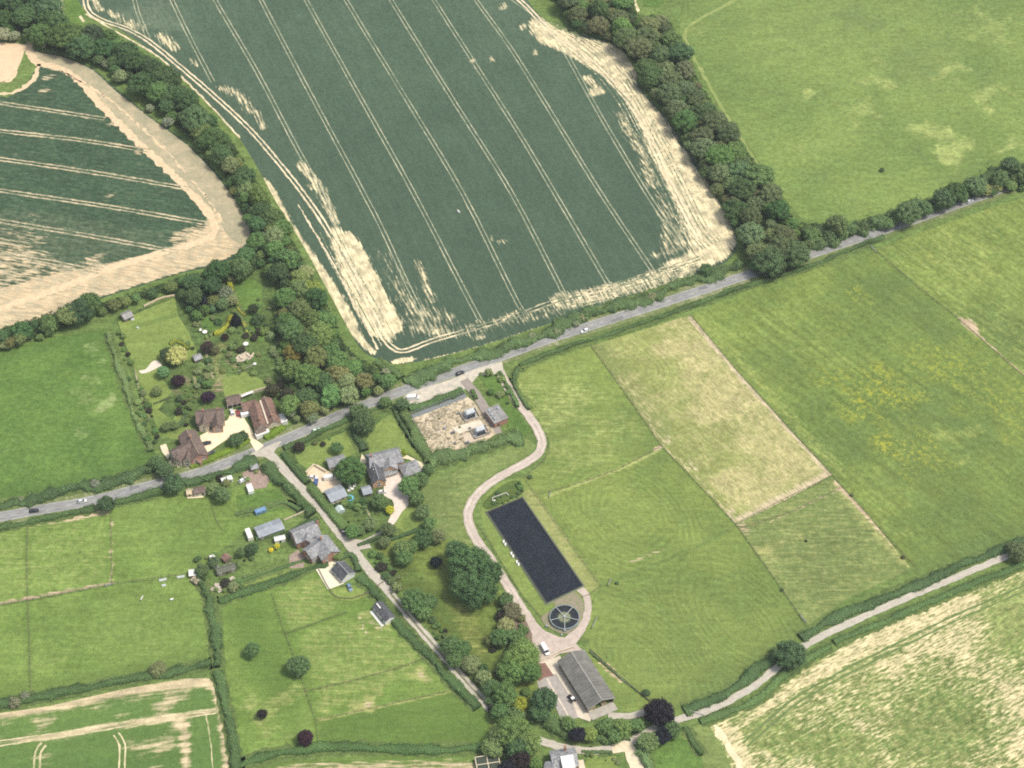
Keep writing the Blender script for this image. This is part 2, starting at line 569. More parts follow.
def crown_mesh(name, seed, nlobes=14, nleaf=3600, hz=.8, lobe=(.28, .42), leaf=.085, cone=False, trim=False):
    """crown of radius 1, centred at origin, height 2*hz: lobes of leaf clumps round a dark core"""
    rs = np.random.default_rng(seed)
    L = []
    tries = 0
    while len(L) < nlobes and tries < 4000:
        tries += 1
        d = rs.standard_normal(3); d /= np.linalg.norm(d)
        if d[2] < -.45: continue
        r = rs.uniform(*lobe)
        k = (1 - r) * rs.uniform(.82, 1.08)
        c = d * [k, k, k * hz]
        if cone:
            zz = rs.uniform(-1, 1); rad = (1 - (zz + 1) / 2) * .75; a = rs.uniform(0, 2 * pi); c = np.array([rad * cos(a), rad * sin(a), zz * hz * 1.2]); r = .15 + .25 * (1 - (zz + 1) / 2)
        if trim: r = rs.uniform(.2, .3); c = d * [(1 - r), (1 - r), (1 - r) * hz]
        if all(np.linalg.norm(c - q[0]) > .48 * (r + q[1]) * (.7 if cone else 1) for q in L) or tries > 2500: L.append((c, r))
    C = np.array([q[0] for q in L]); R = np.array([q[1] for q in L])
    w = R ** 2; w /= w.sum()
    which = rs.choice(len(L), nleaf, p=w)
    d = rs.standard_normal((nleaf, 3)); d[:, 2] += .25; d /= np.linalg.norm(d, axis=1)[:, None]
    rad = R[which] * rs.uniform(.86, 1.10, nleaf)
    P = C[which] + d * rad[:, None] * [1, 1, .9]
    P += rs.standard_normal(P.shape) * .022
    # drop leaves buried in other lobes
    keep = np.ones(nleaf, bool)
    for c, r in L:
        dd = np.linalg.norm(P - c, axis=1)
        keep &= dd > r * .80
    keep &= P[:, 2] > -hz * .75
    P = P[keep]; d = d[keep]; which = which[keep]
    Nn = d + rs.standard_normal(d.shape) * .38; Nn /= np.linalg.norm(Nn, axis=1)[:, None]
    V = leaf_quads(P, Nn, leaf, rs)
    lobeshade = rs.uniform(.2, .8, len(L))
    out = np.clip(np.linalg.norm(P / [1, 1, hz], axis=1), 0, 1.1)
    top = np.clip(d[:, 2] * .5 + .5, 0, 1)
    sh = np.clip(.10 + .35 * lobeshade[which] + .35 * top * out + .25 * (out - .7) / .4, 0, 1)  # paints light onto clump tops and shade into the gaps between lobes
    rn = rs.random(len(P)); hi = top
    cv = []; cf = []; b = 0
    v, f = ico((0, 0, -.05), .66, 2, hz); cv.append(v); cf += f; b += len(v)
    for c, r in L:
        v, f = ico(c, r * .80, 1, .9); cv.append(v); cf += [[i + b for i in q] for q in f]; b += len(v)
    return leaf_mesh(name, V, (np.vstack(cv), cf), sh, rn, hi, CROWN)


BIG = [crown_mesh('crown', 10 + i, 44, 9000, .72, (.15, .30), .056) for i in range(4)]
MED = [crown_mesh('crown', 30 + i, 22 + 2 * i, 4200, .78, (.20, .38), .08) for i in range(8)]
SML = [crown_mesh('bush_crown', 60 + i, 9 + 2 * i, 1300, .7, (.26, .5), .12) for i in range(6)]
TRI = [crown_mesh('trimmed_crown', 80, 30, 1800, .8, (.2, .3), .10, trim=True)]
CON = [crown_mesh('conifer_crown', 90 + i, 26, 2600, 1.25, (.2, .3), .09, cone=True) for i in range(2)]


def trunk_mesh():
    """tapered trunk with limbs, height 1, radius about .05"""
    k = MB(); n = 8
    rings = [(0, .065), (.06, .05), (.3, .042), (.6, .03), (.85, .015)]
    v = []; f = []
    for z, r in rings: v += [(r * cos(2 * pi * i / n) + .02 * sin(z * 7), r * sin(2 * pi * i / n), z) for i in range(n)]
    for a in range(len(rings) - 1): f += [(a * n + i, a * n + (i + 1) % n, (a + 1) * n + (i + 1) % n, (a + 1) * n + i) for i in range(n)]
    k.add(v, f)
    rs = random.Random(3)
    for i in range(7):
        a = i * 2.4; z = .3 + i * .07
        k.bar((0, 0, z), (.28 * cos(a), .28 * sin(a), z + .22), .025)
    me = bpy.data.meshes.new('trunk'); me.from_pydata(k.v, [], k.f); me.materials.append(BARK); me.update()
    return me


TRUNK = trunk_mesh()
GREEN_D = (.030, .058, .022); GREEN_M = (.048, .088, .028); GREEN_L = (.085, .135, .038); OLIVE = (.070, .088, .032); GREYG = (.085, .115, .065)
PURPLE = (.028, .014, .022); BROWNP = (.075, .050, .038); YEL = (.42, .40, .07); BLUEG = (.025, .045, .035); WHITEB = (.34, .36, .22)


def leafgain(c):
    m = max(c)
    if c[1] < max(c[0], c[2]) * 1.02: return (c[0] * 1.05, c[1] * 1.05, c[2] * 1.0)
    g = 2.95 if m < .10 else (2.95 - (m - .10) * 13 if m < .23 else (1.15 if m < .35 else 1.0))
    r, gg, b = c[0] * g, c[1] * g, c[2] * g
    return (r * (1.10 if m < .2 else 1.0), gg, min(b, gg * .44) if m < .2 else b)


def jitter(c, a=.18):
    c = leafgain(c)
    k = 1 + random.uniform(-a, a); return tuple(max(.004, x * k * (1 + random.uniform(-a, a) * .5)) for x in c)


def tree(x, y, R, color, label, group=None, kind='tree', name='broadleaf_tree', h=None, meshes=None, squash=1.0, jit=.12, world=None, hfac=None):
    """tree whose crown centre is seen at photo x, y; R crown radius in metres"""
    meshes = meshes or (BIG if R > 6.5 else MED)
    me = random.choice(meshes)
    conif = me in CON
    hc = R * (1.25 if conif else .78) * squash
    H = h or (R * 1.9 if R > 3 else R * 1.7)
    zc = max(H - hc, hc * .75)
    if world is None:
        p = G(x, y, zc)
    else: p = (world[0], world[1], 0)
    t = empty(name, (p[0], p[1], 0), random.uniform(0, 6.28))
    s = R * random.uniform(.95, 1.08)
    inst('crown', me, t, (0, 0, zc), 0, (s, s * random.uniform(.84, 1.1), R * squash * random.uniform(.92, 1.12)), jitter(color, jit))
    inst('trunk', TRUNK, t, (0, 0, 0), 0, (zc * .9, zc * .9, zc * 1.05))
    return tag(t, label, kind, group)


def bush(x, y, R, color, label, group=None, kind='shrub', name='shrub', squash=1.0, jit=.15, trim=False, world=None):
    me = TRI[0] if trim else random.choice(SML)
    if world is None: p = G(x, y, R * .6)
    else: p = world
    o = inst(name, me, None, (p[0], p[1], R * .62 * squash), random.uniform(0, 6.28), (R, R * random.uniform(.85, 1.1), R * squash), jitter(color, jit))
    return tag(o, label, kind, group)


def scatter(px, dmin, z=4.0, n=4000, avoid=None, seed=1, inset=0.0):
    P = GL(px, z); rs = random.Random(seed)
    mn = P.min(0); mxx = P.max(0); out = []
    Q = np.array([[rs.uniform(mn[0], mxx[0]), rs.uniform(mn[1], mxx[1])] for _ in range(n)])
    Q = Q[inside(Q, P)]
    if inset: Q = Q[pdist(Q, np.vstack([P, P[:1]])) > inset]
    for q in Q:
        if all((q[0] - o[0]) ** 2 + (q[1] - o[1]) ** 2 > dmin ** 2 for o in out):
            if avoid is not None and any(hypot(q[0] - a[0], q[1] - a[1]) < a[2] for a in avoid): continue
            out.append(tuple(q))
    return out


BANKS = []


def hedge(px, w, h, label, color=GREEN_D, name='hedge', dens=1.0, leaf=.42, rough=.5, group=None, cat='hedge', trim=False, sm=5, gaps=0.0, seed=None, zoff=0):
    """continuous hedge along a ground line: lumpy dark body covered in leaf clumps"""
    P = smooth(GL(px), sm) if sm else GL(px)
    P = resample(P, 1.2)
    if w > 1.4 and not trim: BANKS.append((P.copy(), 0, w + 2.6))
    rs = np.random.default_rng(seed if seed is not None else int(abs(px[0][0] * 13 + px[0][1] * 7 + w * 100)) + 5)
    n = len(P); T = np.gradient(P, axis=0); L = np.hypot(*T.T); T /= L[:, None] + 1e-9; Nn = np.c_[-T[:, 1], T[:, 0]]
    s = np.arange(n) * 1.2
    # undulating width and height
    def und(f, a):
        ph = rs.random(4) * 6.28; k = np.zeros(n)
        for i, fr in enumerate((f, f * 2.1, f * 4.3, f * 7.7)): k += np.sin(s * fr + ph[i]) / (1 + i * .5)
        return 1 + a * k / 2
    if trim: rough = .08
    W = w * 1.1 * und(.17, .5 * rough * 2) / 2; Hh = h * und(.15, .3 * rough * 2); offc = (und(.1, .5 * rough) - 1) * w
    if not trim:
        lo = np.sin(s * .11 + rs.random() * 6) * np.sin(s * .047 + rs.random() * 6) + .5 * np.sin(s * .31 + rs.random() * 6)
        dip = 1 - .45 * sstep(.45, 1.0, lo); W *= dip; Hh *= dip * (1 + .5 * sstep(.6, 1.2, -lo))
    W = np.maximum(W, .22 * w); Hh = np.maximum(Hh, .3 * h)
    prof = [(-1, 0), (-.98, .45), (-.75, .82), (-.3, 1.0), (.3, 1.0), (.75, .82), (.98, .45), (1, 0)]
    cv = []; m = len(prof)
    for i in range(n):
        for (a, b) in prof:
            q = P[i] + Nn[i] * (a * W[i] * .86 + offc[i]); cv.append((q[0], q[1], b * Hh[i] * .88))
    cf = [[i * m + j, i * m + j + 1, (i + 1) * m + j + 1, (i + 1) * m + j] for i in range(n - 1) for j in range(m - 1)]
    cf += [list(range(m)), list(range((n - 1) * m, n * m))[::-1]]
    # leaves
    per = (2 * h + w) * 1.2
    nl = int(n * per / (leaf * leaf) * 1.0 * dens)
    i = rs.uniform(0, n - 1.001, nl); i0 = i.astype(int); fr = (i - i0)[:, None]
    c = P[i0] * (1 - fr) + P[i0 + 1] * fr; Nd = Nn[i0]
    th = rs.uniform(0, pi, nl)
    lump = 1 + rough * .22 * np.sin(i * 1.9 + th * 3 + rs.random() * 6) + rough * .15 * np.sin(i * .8 - th * 2)
    ca = np.cos(th); sa = np.sin(th)
    ax = np.sign(ca) * np.abs(ca) ** .6; az = sa ** .6
    Wl = (W[i0] * lump); Hl = Hh[i0] * (1 + (lump - 1) * .8)
    off = ax * Wl * rs.uniform(.88, 1.05, nl) + offc[i0]
    C = np.c_[c + Nd * off[:, None], az * Hl * rs.uniform(.9, 1.04, nl)]
    nr = np.c_[Nd * ca[:, None], sa] + rs.standard_normal((nl, 3)) * (.2 if trim else .4); nr /= np.linalg.norm(nr, axis=1)[:, None]
    V = leaf_quads(C, nr, leaf, rs)
    sh = np.clip(.28 + .34 * sa + (lump - 1) * 2.2 + .22 * np.sin(i * .35 + 1) * np.sin(i * .13), 0, 1); rn = rs.random(nl); hi = sa  # upper leaves painted lighter, as light falls on the hedge top
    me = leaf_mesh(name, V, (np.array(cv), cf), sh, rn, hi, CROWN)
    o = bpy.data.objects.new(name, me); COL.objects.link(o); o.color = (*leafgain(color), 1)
    return tag(o, label, cat, group)


# ================================================================== GROUND
M_GRASSBASE = field_mat('rough_grass', (.145, .205, .06), (.115, .175, .05), (.07, .12, .036), (.28, .28, .11), fine=.2)
M_CROP = field_mat('dark_cereal_crop', (.078, .120, .077), (.064, .102, .066), (.052, .083, .053), (.138, .175, .118), soil=(.76, .65, .41), soil2=(.46, .41, .26),
                   rot=radians(-69), stretch=7, fine=.11, grain=.07, rowsc=.9)
M_CROP2 = field_mat('dark_cereal_crop_west', (.050, .090, .050), (.043, .080, .044), (.036, .068, .038), (.14, .165, .10), soil=(.58, .455, .285), soil2=(.46, .39, .255),
                    rot=radians(-13), stretch=5, fine=.16, grain=.16, rowsc=.7)
PAST = dict(stretch=4)
M_P_NE = field_mat('pasture_northeast', (.200, .270, .074), (.144, .210, .058), (.110, .150, .062), (.31, .36, .12), fine=.15, patch=.014, stretch=3, drysc=.09)
M_P_W = field_mat('pasture_west', (.124, .203, .048), (.092, .160, .038), (.08, .14, .036), (.27, .33, .13), fine=.15, patch=.03, stretch=3)
M_P_MID = field_mat('pasture_middle', (.202, .258, .068), (.144, .200, .053), (.115, .165, .05), (.36, .39, .14), fine=.13, patch=.022, lineamp=.10)
M_P_DRY = field_mat('pasture_dry', (.27, .30, .10), (.215, .245, .08), (.13, .165, .06), (.43, .385, .19), fine=.15, patch=.03, rot=radians(-55), stretch=4, soil=(.55, .46, .30))
M_P_DULL = field_mat('pasture_dull', (.180, .232, .074), (.142, .192, .060), (.115, .150, .050), (.36, .36, .14), fine=.14, patch=.04)
M_P_E = field_mat('pasture_east', (.182, .240, .060), (.128, .184, .048), (.100, .148, .048), (.30, .34, .10), fine=.16, patch=.02, rot=radians(-50), stretch=7, flower=(.42, .40, .04), lineamp=.14, rowsc=.5)
M_P_SW = field_mat('pasture_southwest', (.178, .256, .064), (.140, .212, .050), (.11, .165, .044), (.36, .37, .14), fine=.15, patch=.03)
M_P_PAD = field_mat('paddock', (.164, .242, .058), (.126, .198, .045), (.080, .134, .032), (.34, .345, .13), fine=.13, patch=.035, soil=(.5, .42, .26))
M_MEADOW = field_mat('rough_meadow', (.170, .215, .052), (.135, .180, .043), (.062, .10, .028), (.28, .28, .09), fine=.2, patch=.04)
M_LAWN = field_mat('lawn', (.205, .265, .070), (.165, .225, .060), (.075, .13, .035), (.30, .30, .12), fine=.1, patch=.06)
M_CROP_SE = field_mat('patchy_crop', (.185, .24, .075), (.120, .185, .050), (.07, .125, .034), (.36, .36, .14), soil=(.66, .56, .33), soil2=(.50, .44, .25), rot=radians(30), stretch=4, fine=.2, rowsc=1.1, patch=.02)
M_CROP_SW = field_mat('young_crop', (.120, .195, .052), (.098, .168, .045), (.07, .125, .034), (.28, .30, .13), soil=(.56, .46, .29), soil2=(.44, .37, .23), rot=radians(10), stretch=8, fine=.1, rowsc=.4)

# base: one sheet out to the horizon
b = MB(); b.add([(-6000, -5000, 0), (6000, -5000, 0), (6000, 7000, 0), (-6000, 7000, 0)], [(0, 1, 2, 3)])
ground = b.build('ground', M_GRASSBASE); ground['kind'] = 'structure'


# ---- big dark crop field
def paint_main(V, d):
    brt = [(528, 22), (545, 18), (580, 36), (612, 44), (636, 74), (640, 90), (662, 115), (692, 160), (722, 205), (736, 238), (730, 255), (712, 266), (688, 268), (660, 264), (688, 250), (678, 215), (660, 175), (645, 145), (632, 108), (600, 74), (560, 52), (538, 42)]
    mx(d['bare'], m_poly(V, brt, 3), .78)
    mx(d['bare'], m_poly(V, [(598, 42), (622, 50), (638, 70), (634, 78), (612, 62)], 1.5), 1.0)
    mx(d['bare'], m_poly(V, [(560, 45), (585, 50), (610, 68), (640, 100), (664, 150), (690, 190), (718, 215), (730, 240), (722, 256), (700, 258), (688, 225), (665, 175), (640, 125), (615, 85), (580, 62)], 2.5), 1.0)
    mx(d['bare'], m_line(V, [(588, 78), (600, 92)], 2.5, 3), .62)
    mx(d['bare'], m_line(V, [(620, 115), (640, 150), (652, 185)], 3, 5), .5)
    mx(d['bare'], m_poly(V, [(650, 178), (690, 235), (680, 255), (640, 262), (660, 240)], 4), .45)
    # west edge strip
    mx(d['bare'], m_poly(V, [(262, 178), (274, 188), (292, 222), (324, 268), (348, 305), (362, 335), (376, 352), (368, 352), (346, 328), (322, 290), (300, 255), (278, 212)], 1.5), .95)
    mx(d['bare'], m_poly(V, [(346, 232), (360, 243), (378, 278), (392, 305), (403, 328), (388, 336), (372, 335), (356, 306), (343, 270)], 2), 1.0)
    mx(d['bare'], m_poly(V, [(330, 225), (350, 235), (372, 275), (395, 330), (384, 342), (355, 310), (335, 262)], 3), .72)
    mx(d['bare'], m_poly(V, [(375, 245), (398, 262), (425, 300), (452, 308), (462, 322), (435, 338), (405, 335), (392, 300)], 9), .45)
    mx(d['bare'], m_line(V, [(418, 262), (432, 300)], 2, 3), .5)
    mx(d['bare'], m_line(V, [(300, 165), (318, 185), (335, 222)], 2.5, 3), .58)
    # north-west edge
    mx(d['bare'], m_line(V, [(110, 12), (125, 22), (142, 27)], 2.5, 5), .54)
    mx(d['bare'], m_line(V, [(160, 36), (175, 48)], 3.0, 3), .58)
    mx(d['bare'], m_line(V, [(192, 60), (196, 66)], 1.5, 2), .55)
    mx(d['bare'], m_line(V, [(222, 88), (240, 96), (252, 112)], 2.5, 5), .54)
    mx(d['bare'], m_line(V, [(256, 112), (264, 128)], 2, 3), .5)
    mx(d['bare'], m_line(V, [(88, -8), (95, 2), (100, 10)], 2, 3), .58)
    # bottom edge
    mx(d['bare'], m_line(V, [(560, 302), (600, 294), (650, 282), (690, 266)], 5, 5), .56)
    mx(d['bare'], m_line(V, [(440, 336), (500, 322), (560, 310)], 4, 5), .40)
    for (x, y, r, v) in ((516, 312, 3, .6), (563, 294, 3.5, .62), (608, 285, 4, .66), (650, 272, 4, .6), (645, 290, 3, .5), (432, 330, 3.5, .66), (480, 322, 2.5, .6), (478, 339, 3, .62), (494, 60, 3.5, .5), (473, 62, 2.2, .66), (504, 5, 4, .62), (497, 238, 3, .42), (459, 209, 2.2, .45),
                         (310, 186, 2.5, .6), (505, 238, 5, .42), (592, 92, 4, .62), (522, 28, 4, .58), (536, 52, 3, .55)):
        mx(d['bare'], m_disc(V, x, y, r), v)
    mx(d['bare'], m_line(V, [(395, 362), (412, 359)], 1.4, 1.2), .95)
    mx(d['bare'], m_line(V, [(425, 360), (470, 350), (540, 328), (600, 308)], .7, 1.5), .62)
    # haze painted into the tone: deeper toward the road, paler to the north
    haze_grad = np.clip((V[:, 1] + 20) / 320, 0, 1)
    mx(d['dark'], 1 - haze_grad, .85); mx(d['dry'], haze_grad ** 1.5, .36)
    mx(d['dry'], m_disc(V, 150, 20, 30), .55); mx(d['dry'], m_disc(V, 262, 15, 25), .3)
    ang = radians(-69); d['phase'][:] = (V[:, 0] * -sin(ang) + V[:, 1] * cos(ang)) / 1.5; d['amp'][:] = .25


MAIN = [(84, -40), (86, 10), (98, 18), (130, 36), (165, 62), (200, 95), (232, 128), (256, 165), (275, 200), (300, 240), (325, 285), (348, 328), (362, 350), (380, 360), (400, 364), (440, 357), (500, 340), (560, 320), (610, 303), (650, 290), (690, 275), (716, 268), (732, 256), (737, 240), (722, 206), (695, 160), (664, 115), (642, 90), (636, 72), (620, 48), (598, 38), (565, 32), (545, 20), (528, 0), (515, -40)]
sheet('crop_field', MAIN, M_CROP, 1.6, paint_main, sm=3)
# surviving drill rows and wheelings standing in the bare headlands
M_ROWS = track_mat('surviving_crop_rows', (.70, .60, .40), (.13, .17, .10), .47, .12, .5, (.55, .48, .32))
HR = [(560, 30), (600, 62), (628, 95), (650, 135), (672, 178), (695, 225), (712, 246)]
ROWL = [(HR, o_, .5) for o_ in (-7.5, -5.2, -3.6, -1.5, 1.2, 3.3, 5.4)]
ROWL += [([(540, 22), (575, 34), (610, 52), (634, 84)], o_, .5) for o_ in (-3, -1.4, .4, 2)]
HL2 = [(322, 232), (345, 275), (366, 312), (384, 345)]
ROWL += [(HL2, o_, .5) for o_ in (-3.4, -1.2, 1.4, 4.2, 6.5)]
ROWL += [([(560, 306), (620, 292), (700, 268)], o_, .5) for o_ in (-3, -1, 1.5, 3.5)]
ribbons('crop_rows', ROWL, .5, M_ROWS, .12, 1.5)


def paint_west(V, d):
    mx(d['bare'], m_poly(V, [(26, 40), (36, 52), (62, 57), (92, 70), (114, 90), (150, 118), (190, 148), (226, 188), (250, 228), (243, 250), (215, 264), (180, 272), (100, 297), (40, 318), (-40, 342), (-40, 300), (0, 288), (50, 275), (115, 262), (170, 248), (203, 232), (208, 215), (196, 196), (165, 168), (130, 138), (105, 112), (85, 88), (66, 73), (40, 66), (28, 56)], 2, False), .98)
    mx(d['bare'], m_poly(V, [(-40, 232), (30, 240), (70, 262), (130, 262), (90, 285), (0, 305), (-40, 312)], 8), .52)
    mx(d['bare'], m_poly(V, [(-30, 222), (40, 228), (60, 245), (-30, 250)], 8), .42)
    mx(d['bare'], m_poly(V, [(170, 235), (200, 224), (212, 228), (200, 242), (175, 248)], 3), .62)
    for (x, y, r, v) in ((48, 78, 4, .5), (42, 93, 4, .55), (115, 122, 4, .62), (142, 151, 4, .6), (172, 172, 4, .5), (205, 205, 4, .5), (110, 198, 5, .45), (30, 214, 5, .42), (100, 262, 8, .5)):
        mx(d['bare'], m_disc(V, x, y, r), v)
    mx(d['dry'], m_poly(V, [(-30, 195), (200, 225), (180, 260), (-30, 300)], 20), .50); mx(d['dry'], np.ones(len(V)), .40)


WESTF = [(26, 40), (36, 50), (62, 55), (92, 68), (116, 88), (150, 116), (192, 147), (228, 187), (250, 226), (246, 250), (217, 266), (182, 273), (100, 299), (40, 320), (-60, 348), (-60, 60), (-5, 96), (20, 90), (32, 75), (36, 62)]
M_MARGIN = track_mat('cropped_margin', (.50, .41, .27), (.27, .265, .165), .54, .5, .45, (.38, .335, .22))
sheet('crop_field_west', WESTF, M_CROP2, 1.6, paint_west, sm=3)
mrg = GL(smooth([(34, 54), (62, 57), (92, 70), (114, 90), (150, 118), (190, 148), (226, 188), (249, 228), (244, 244), (228, 236), (214, 212), (186, 184), (154, 153), (124, 125), (94, 92), (66, 68), (44, 66)], 5, True))
sheet('field_margin', mrg, M_MARGIN, 3, world=True)
M_SAND = simple('bare_sandy_soil', (.66, .50, .335), .07, .25, c2=(.60, .46, .30))
M_TRACK = simple('beaten_soil', (.68, .52, .33), .12, .5, c2=(.56, .43, .28))
sheet('bare_soil', [(-40, 46), (22, 44), (24, 52), (17, 70), (8, 80), (-40, 86)], M_SAND, 3, sm=4)
ribbons('earth_track', [([(33, 40), (28, 48), (32, 57), (40, 64), (60, 68), (78, 80), (98, 102), (125, 130), (155, 158), (182, 184), (203, 206), (214, 222), (213, 234), (200, 242), (150, 256), (100, 272), (60, 288), (0, 308), (-60, 326)], 0, 4.0),
                        ([(60, 70), (110, 100), (165, 150), (205, 195), (222, 222)], 0, .8),
                        ([(38, 64), (36, 74), (26, 86), (10, 93), (-30, 96)], 0, 2.4), ([(22, 50), (20, 66), (10, 82), (-30, 90)], -1, 1.2)], 4, M_TRACK, .5)
M_GRASSTRK = track_mat('grassed_wheelings', (.62, .48, .32), (.35, .33, .19), .5, .3, .6)
WR = .55


def pairs(lst, gauge=2.0, w=.5):
    out = []
    for pts in lst:
        out += [(pts, gauge / 2, w), (pts, -gauge / 2, w)]
    return out


M_TRAM = track_mat('tramline_soil', (.50, .47, .32), (.10, .15, .09), .54, .34, .8, (.38, .38, .25))
M_TRAM2 = track_mat('headland_soil', (.74, .63, .43), (.12, .16, .09), .62, .25, .5, (.60, .50, .34))
TL = [[(131, -20), (137, 10), (148, 38)], [(165, -20), (172, 0), (190, 38), (213, 82)], [(205, -20), (215, 0), (256, 70), (290, 135), (321, 192), (340, 235)],
      [(252, -20), (261, 0), (312, 97), (363, 192), (385, 235), (411, 292), (432, 332)], [(296, -20), (306, 0), (360, 97), (413, 192), (465, 292), (480, 320)],
      [(336, -20), (346, 0), (405, 97), (462, 192), (512, 292), (522, 310)], [(381, -20), (391, 0), (455, 103), (511, 192), (562, 290), (566, 297)],
      [(424, -20), (434, 0), (512, 122), (554, 192), (610, 287)], [(464, -20), (476, 0), (512, 50), (558, 124), (600, 192), (652, 270)], [(496, -20), (510, -3), (552, 32), (600, 115), (646, 192), (684, 248)]]
ribbons('tramlines', pairs(TL, 2.0, .5), .55, M_TRAM, .06, sm=4)
HL = [[(84, -20), (87, 8), (102, 20), (125, 28), (150, 42), (190, 75), (222, 103), (256, 136), (302, 192), (331, 235), (356, 280), (381, 332), (391, 346), (404, 351), (431, 341), (455, 334)],
      [(510, -8), (528, 8), (545, 26), (575, 50), (605, 75), (640, 118), (668, 180), (700, 240)]]
M_TRAM3 = track_mat('broken_headland_soil', (.66, .56, .37), (.10, .14, .08), .47, .2, .22, (.52, .44, .30))
ribbons('headland_track', pairs([[(455, 334), (512, 317), (562, 299), (612, 286), (652, 273), (700, 258)]], 2.2, .8), .8, M_TRAM3, .16, sm=5)
ribbons('headland_track', pairs(HL, 2.2, .9), .8, M_TRAM2, .12, sm=5)
ribbons('headland_edge', [([(86, 14), (120, 34), (160, 58), (200, 95), (240, 138)], 0, 1.0), ([(296, 205), (330, 262), (350, 300), (376, 350)], 1.0, .8)], .8, M_TRAM2, .2, sm=5)
WT = [[(-20, 100), (0, 103), (60, 112), (105, 119)], [(-20, 128), (0, 131), (80, 140), (150, 151)], [(-20, 156), (0, 159), (90, 172), (190, 189)], [(-10, 189), (10, 192), (110, 207), (209, 224)], [(-20, 218), (0, 221), (90, 236), (178, 252)], [(-20, 251), (0, 254), (50, 262), (100, 272)]]
M_TRAMW = track_mat('west_tramline_soil', (.62, .50, .33), (.12, .15, .085), .52, .3, .5, (.50, .42, .28))
ribbons('tramlines', pairs(WT, 2.2, .95), .8, M_TRAMW, .15, sm=4)


# ---- north-east pasture
def paint_ne(V, d):
    for (x, y, r, v) in ((885, 80, 14, .55), (862, 110, 12, .55), (985, 25, 26, .5), (945, 70, 14, .6), (880, 60, 8, .5), (985, 92, 16, .55), (935, 130, 14, .6), (805, 92, 8, .5), (955, 150, 14, .6), (1010, 145, 10, .55), (945, 72, 4, .75), (955, 66, 3, .8), (885, 86, 4, .7), (988, 108, 4, .8), (948, 127, 4, .75), (930, 134, 3, .75), (945, 160, 4, .75), (806, 90, 2.5, .8), (800, 150, 8, .5), (700, 30, 10, .5)):
        mx(d['dry'], m_disc(V, x, y, r), v)
    for (x, y, r, v) in ((862, 20, 14, .6), (915, 60, 30, .4), (800, 40, 25, .3), (960, 180, 12, .3)): mx(d['dark'], m_disc(V, x, y, r), v)
    mx(d['dark'], np.clip((V[:, 1] - 100) / 250, 0, 1), .28)


NE = [(690, 6), (720, -10), (790, -60), (1100, -60), (1100, 150), (1030, 160), (985, 178), (900, 208), (850, 221), (812, 221), (795, 212), (765, 170), (735, 128), (708, 88), (684, 45), (680, 25)]
sheet('pasture', NE, M_P_NE, 3, paint_ne, sm=3)
M_PALEGR = track_mat('pale_mown_edge', (.30, .34, .12), (.20, .27, .075), .5, .5, .3)
ribbons('mown_edge', [([(752, -20), (735, 0), (705, 16), (686, 30), (688, 46), (702, 72), (722, 108), (745, 145), (766, 178), (780, 196)], 0, 1.8)], 2.2, M_PALEGR, .3)


# ---- pastures south of the road
def paint_mid(V, d):
    # concentric mowing rings
    for (x, y, r0) in ((622, 548, 26),):
        pass
    c1 = G(628, 515)[:2]; c2 = G(640, 665)[:2]; c3 = G(738, 620)[:2]
    def ell(c, a, sx, sy):
        q = V - c; u = q[:, 0] * cos(a) + q[:, 1] * sin(a); v = -q[:, 0] * sin(a) + q[:, 1] * cos(a)
        return np.maximum(np.abs(u) / sx, 0) ** 2, np.abs(v) / sy, np.sqrt((u / sx) ** 2 + (v / sy) ** 2)
    a = radians(-55)
    e1 = ell(c1, a, 1.5, 1.0)[2]; e2 = ell(c2, a, 1.9, 1.0)[2]; e3 = ell(c3, a, 1.9, 1.0)[2]
    w1 = (1 - sstep(26, 34, e1)) * sstep(4, 8, e1); w2 = (1 - sstep(26, 33, e2)) * sstep(4, 8, e2); w3 = (1 - sstep(24, 30, e3)) * sstep(4, 8, e3)
    ph = np.where((w2 >= w1) & (w2 >= w3), e2, np.where(w3 > w1, e3, e1)) / 2.3
    d['phase'][:] = ph; d['amp'][:] = np.clip(w1 + w2 + w3, 0, 1) * 1.0
    for (x, y, r, v) in ((640, 440, 16, .5), (560, 430, 14, .3), (545, 520, 12, .5), (670, 600, 22, .35), (690, 690, 25, .5), (760, 640, 20, .3), (655, 690, 10, .3), (720, 700, 16, .6)): mx(d['dark'], m_disc(V, x, y, r), v)
    mx(d['dark'], m_line(V, [(690, 708), (760, 672), (810, 632)], 9, 8), .75); mx(d['dark'], m_line(V, [(590, 640), (650, 700), (700, 700)], 4, 6), .4); mx(d['dark'], m_poly(V, [(600, 600), (735, 560), (800, 625), (690, 700), (600, 650)], 14), .28)
    for (x, y, r, v) in ((650, 615, 9, .4), (720, 590, 10, .4), (745, 560, 8, .35), (665, 655, 9, .4), (600, 510, 8, .35), (690, 520, 8, .35), (560, 390, 7, .3)): mx(d['dark'], m_disc(V, x, y, r), v)
    for (x, y, r, v) in ((560, 400, 30, .5), (600, 430, 26, .45), (570, 455, 22, .45), (640, 500, 22, .35)): mx(d['dry'], m_disc(V, x, y, r), v)
    for (x, y, r, v) in ((660, 560, 16, .25), (580, 395, 16, .3), (665, 535, 8, .3), (610, 555, 14, .32)): mx(d['dry'], m_disc(V, x, y, r), v)
    mx(d['dry'], m_line(V, [(545, 498), (580, 484), (620, 469), (660, 450)], .8, 1.2), .7)
    mx(d['bare'], m_line(V, [(630, 562), (665, 549)], .6, 1.5), .55)
    mx(d['dark'], m_line(V, [(602, 586), (640, 570), (690, 550), (733, 528)], .7, 1.2), .75)
    mx(d['dry'], m_line(V, [(672, 585), (700, 635), (724, 680)], .6, 1.6), .5)
    mx(d['bare'], m_line(V, [(655, 450), (664, 445)], .9, 1.2), .7)


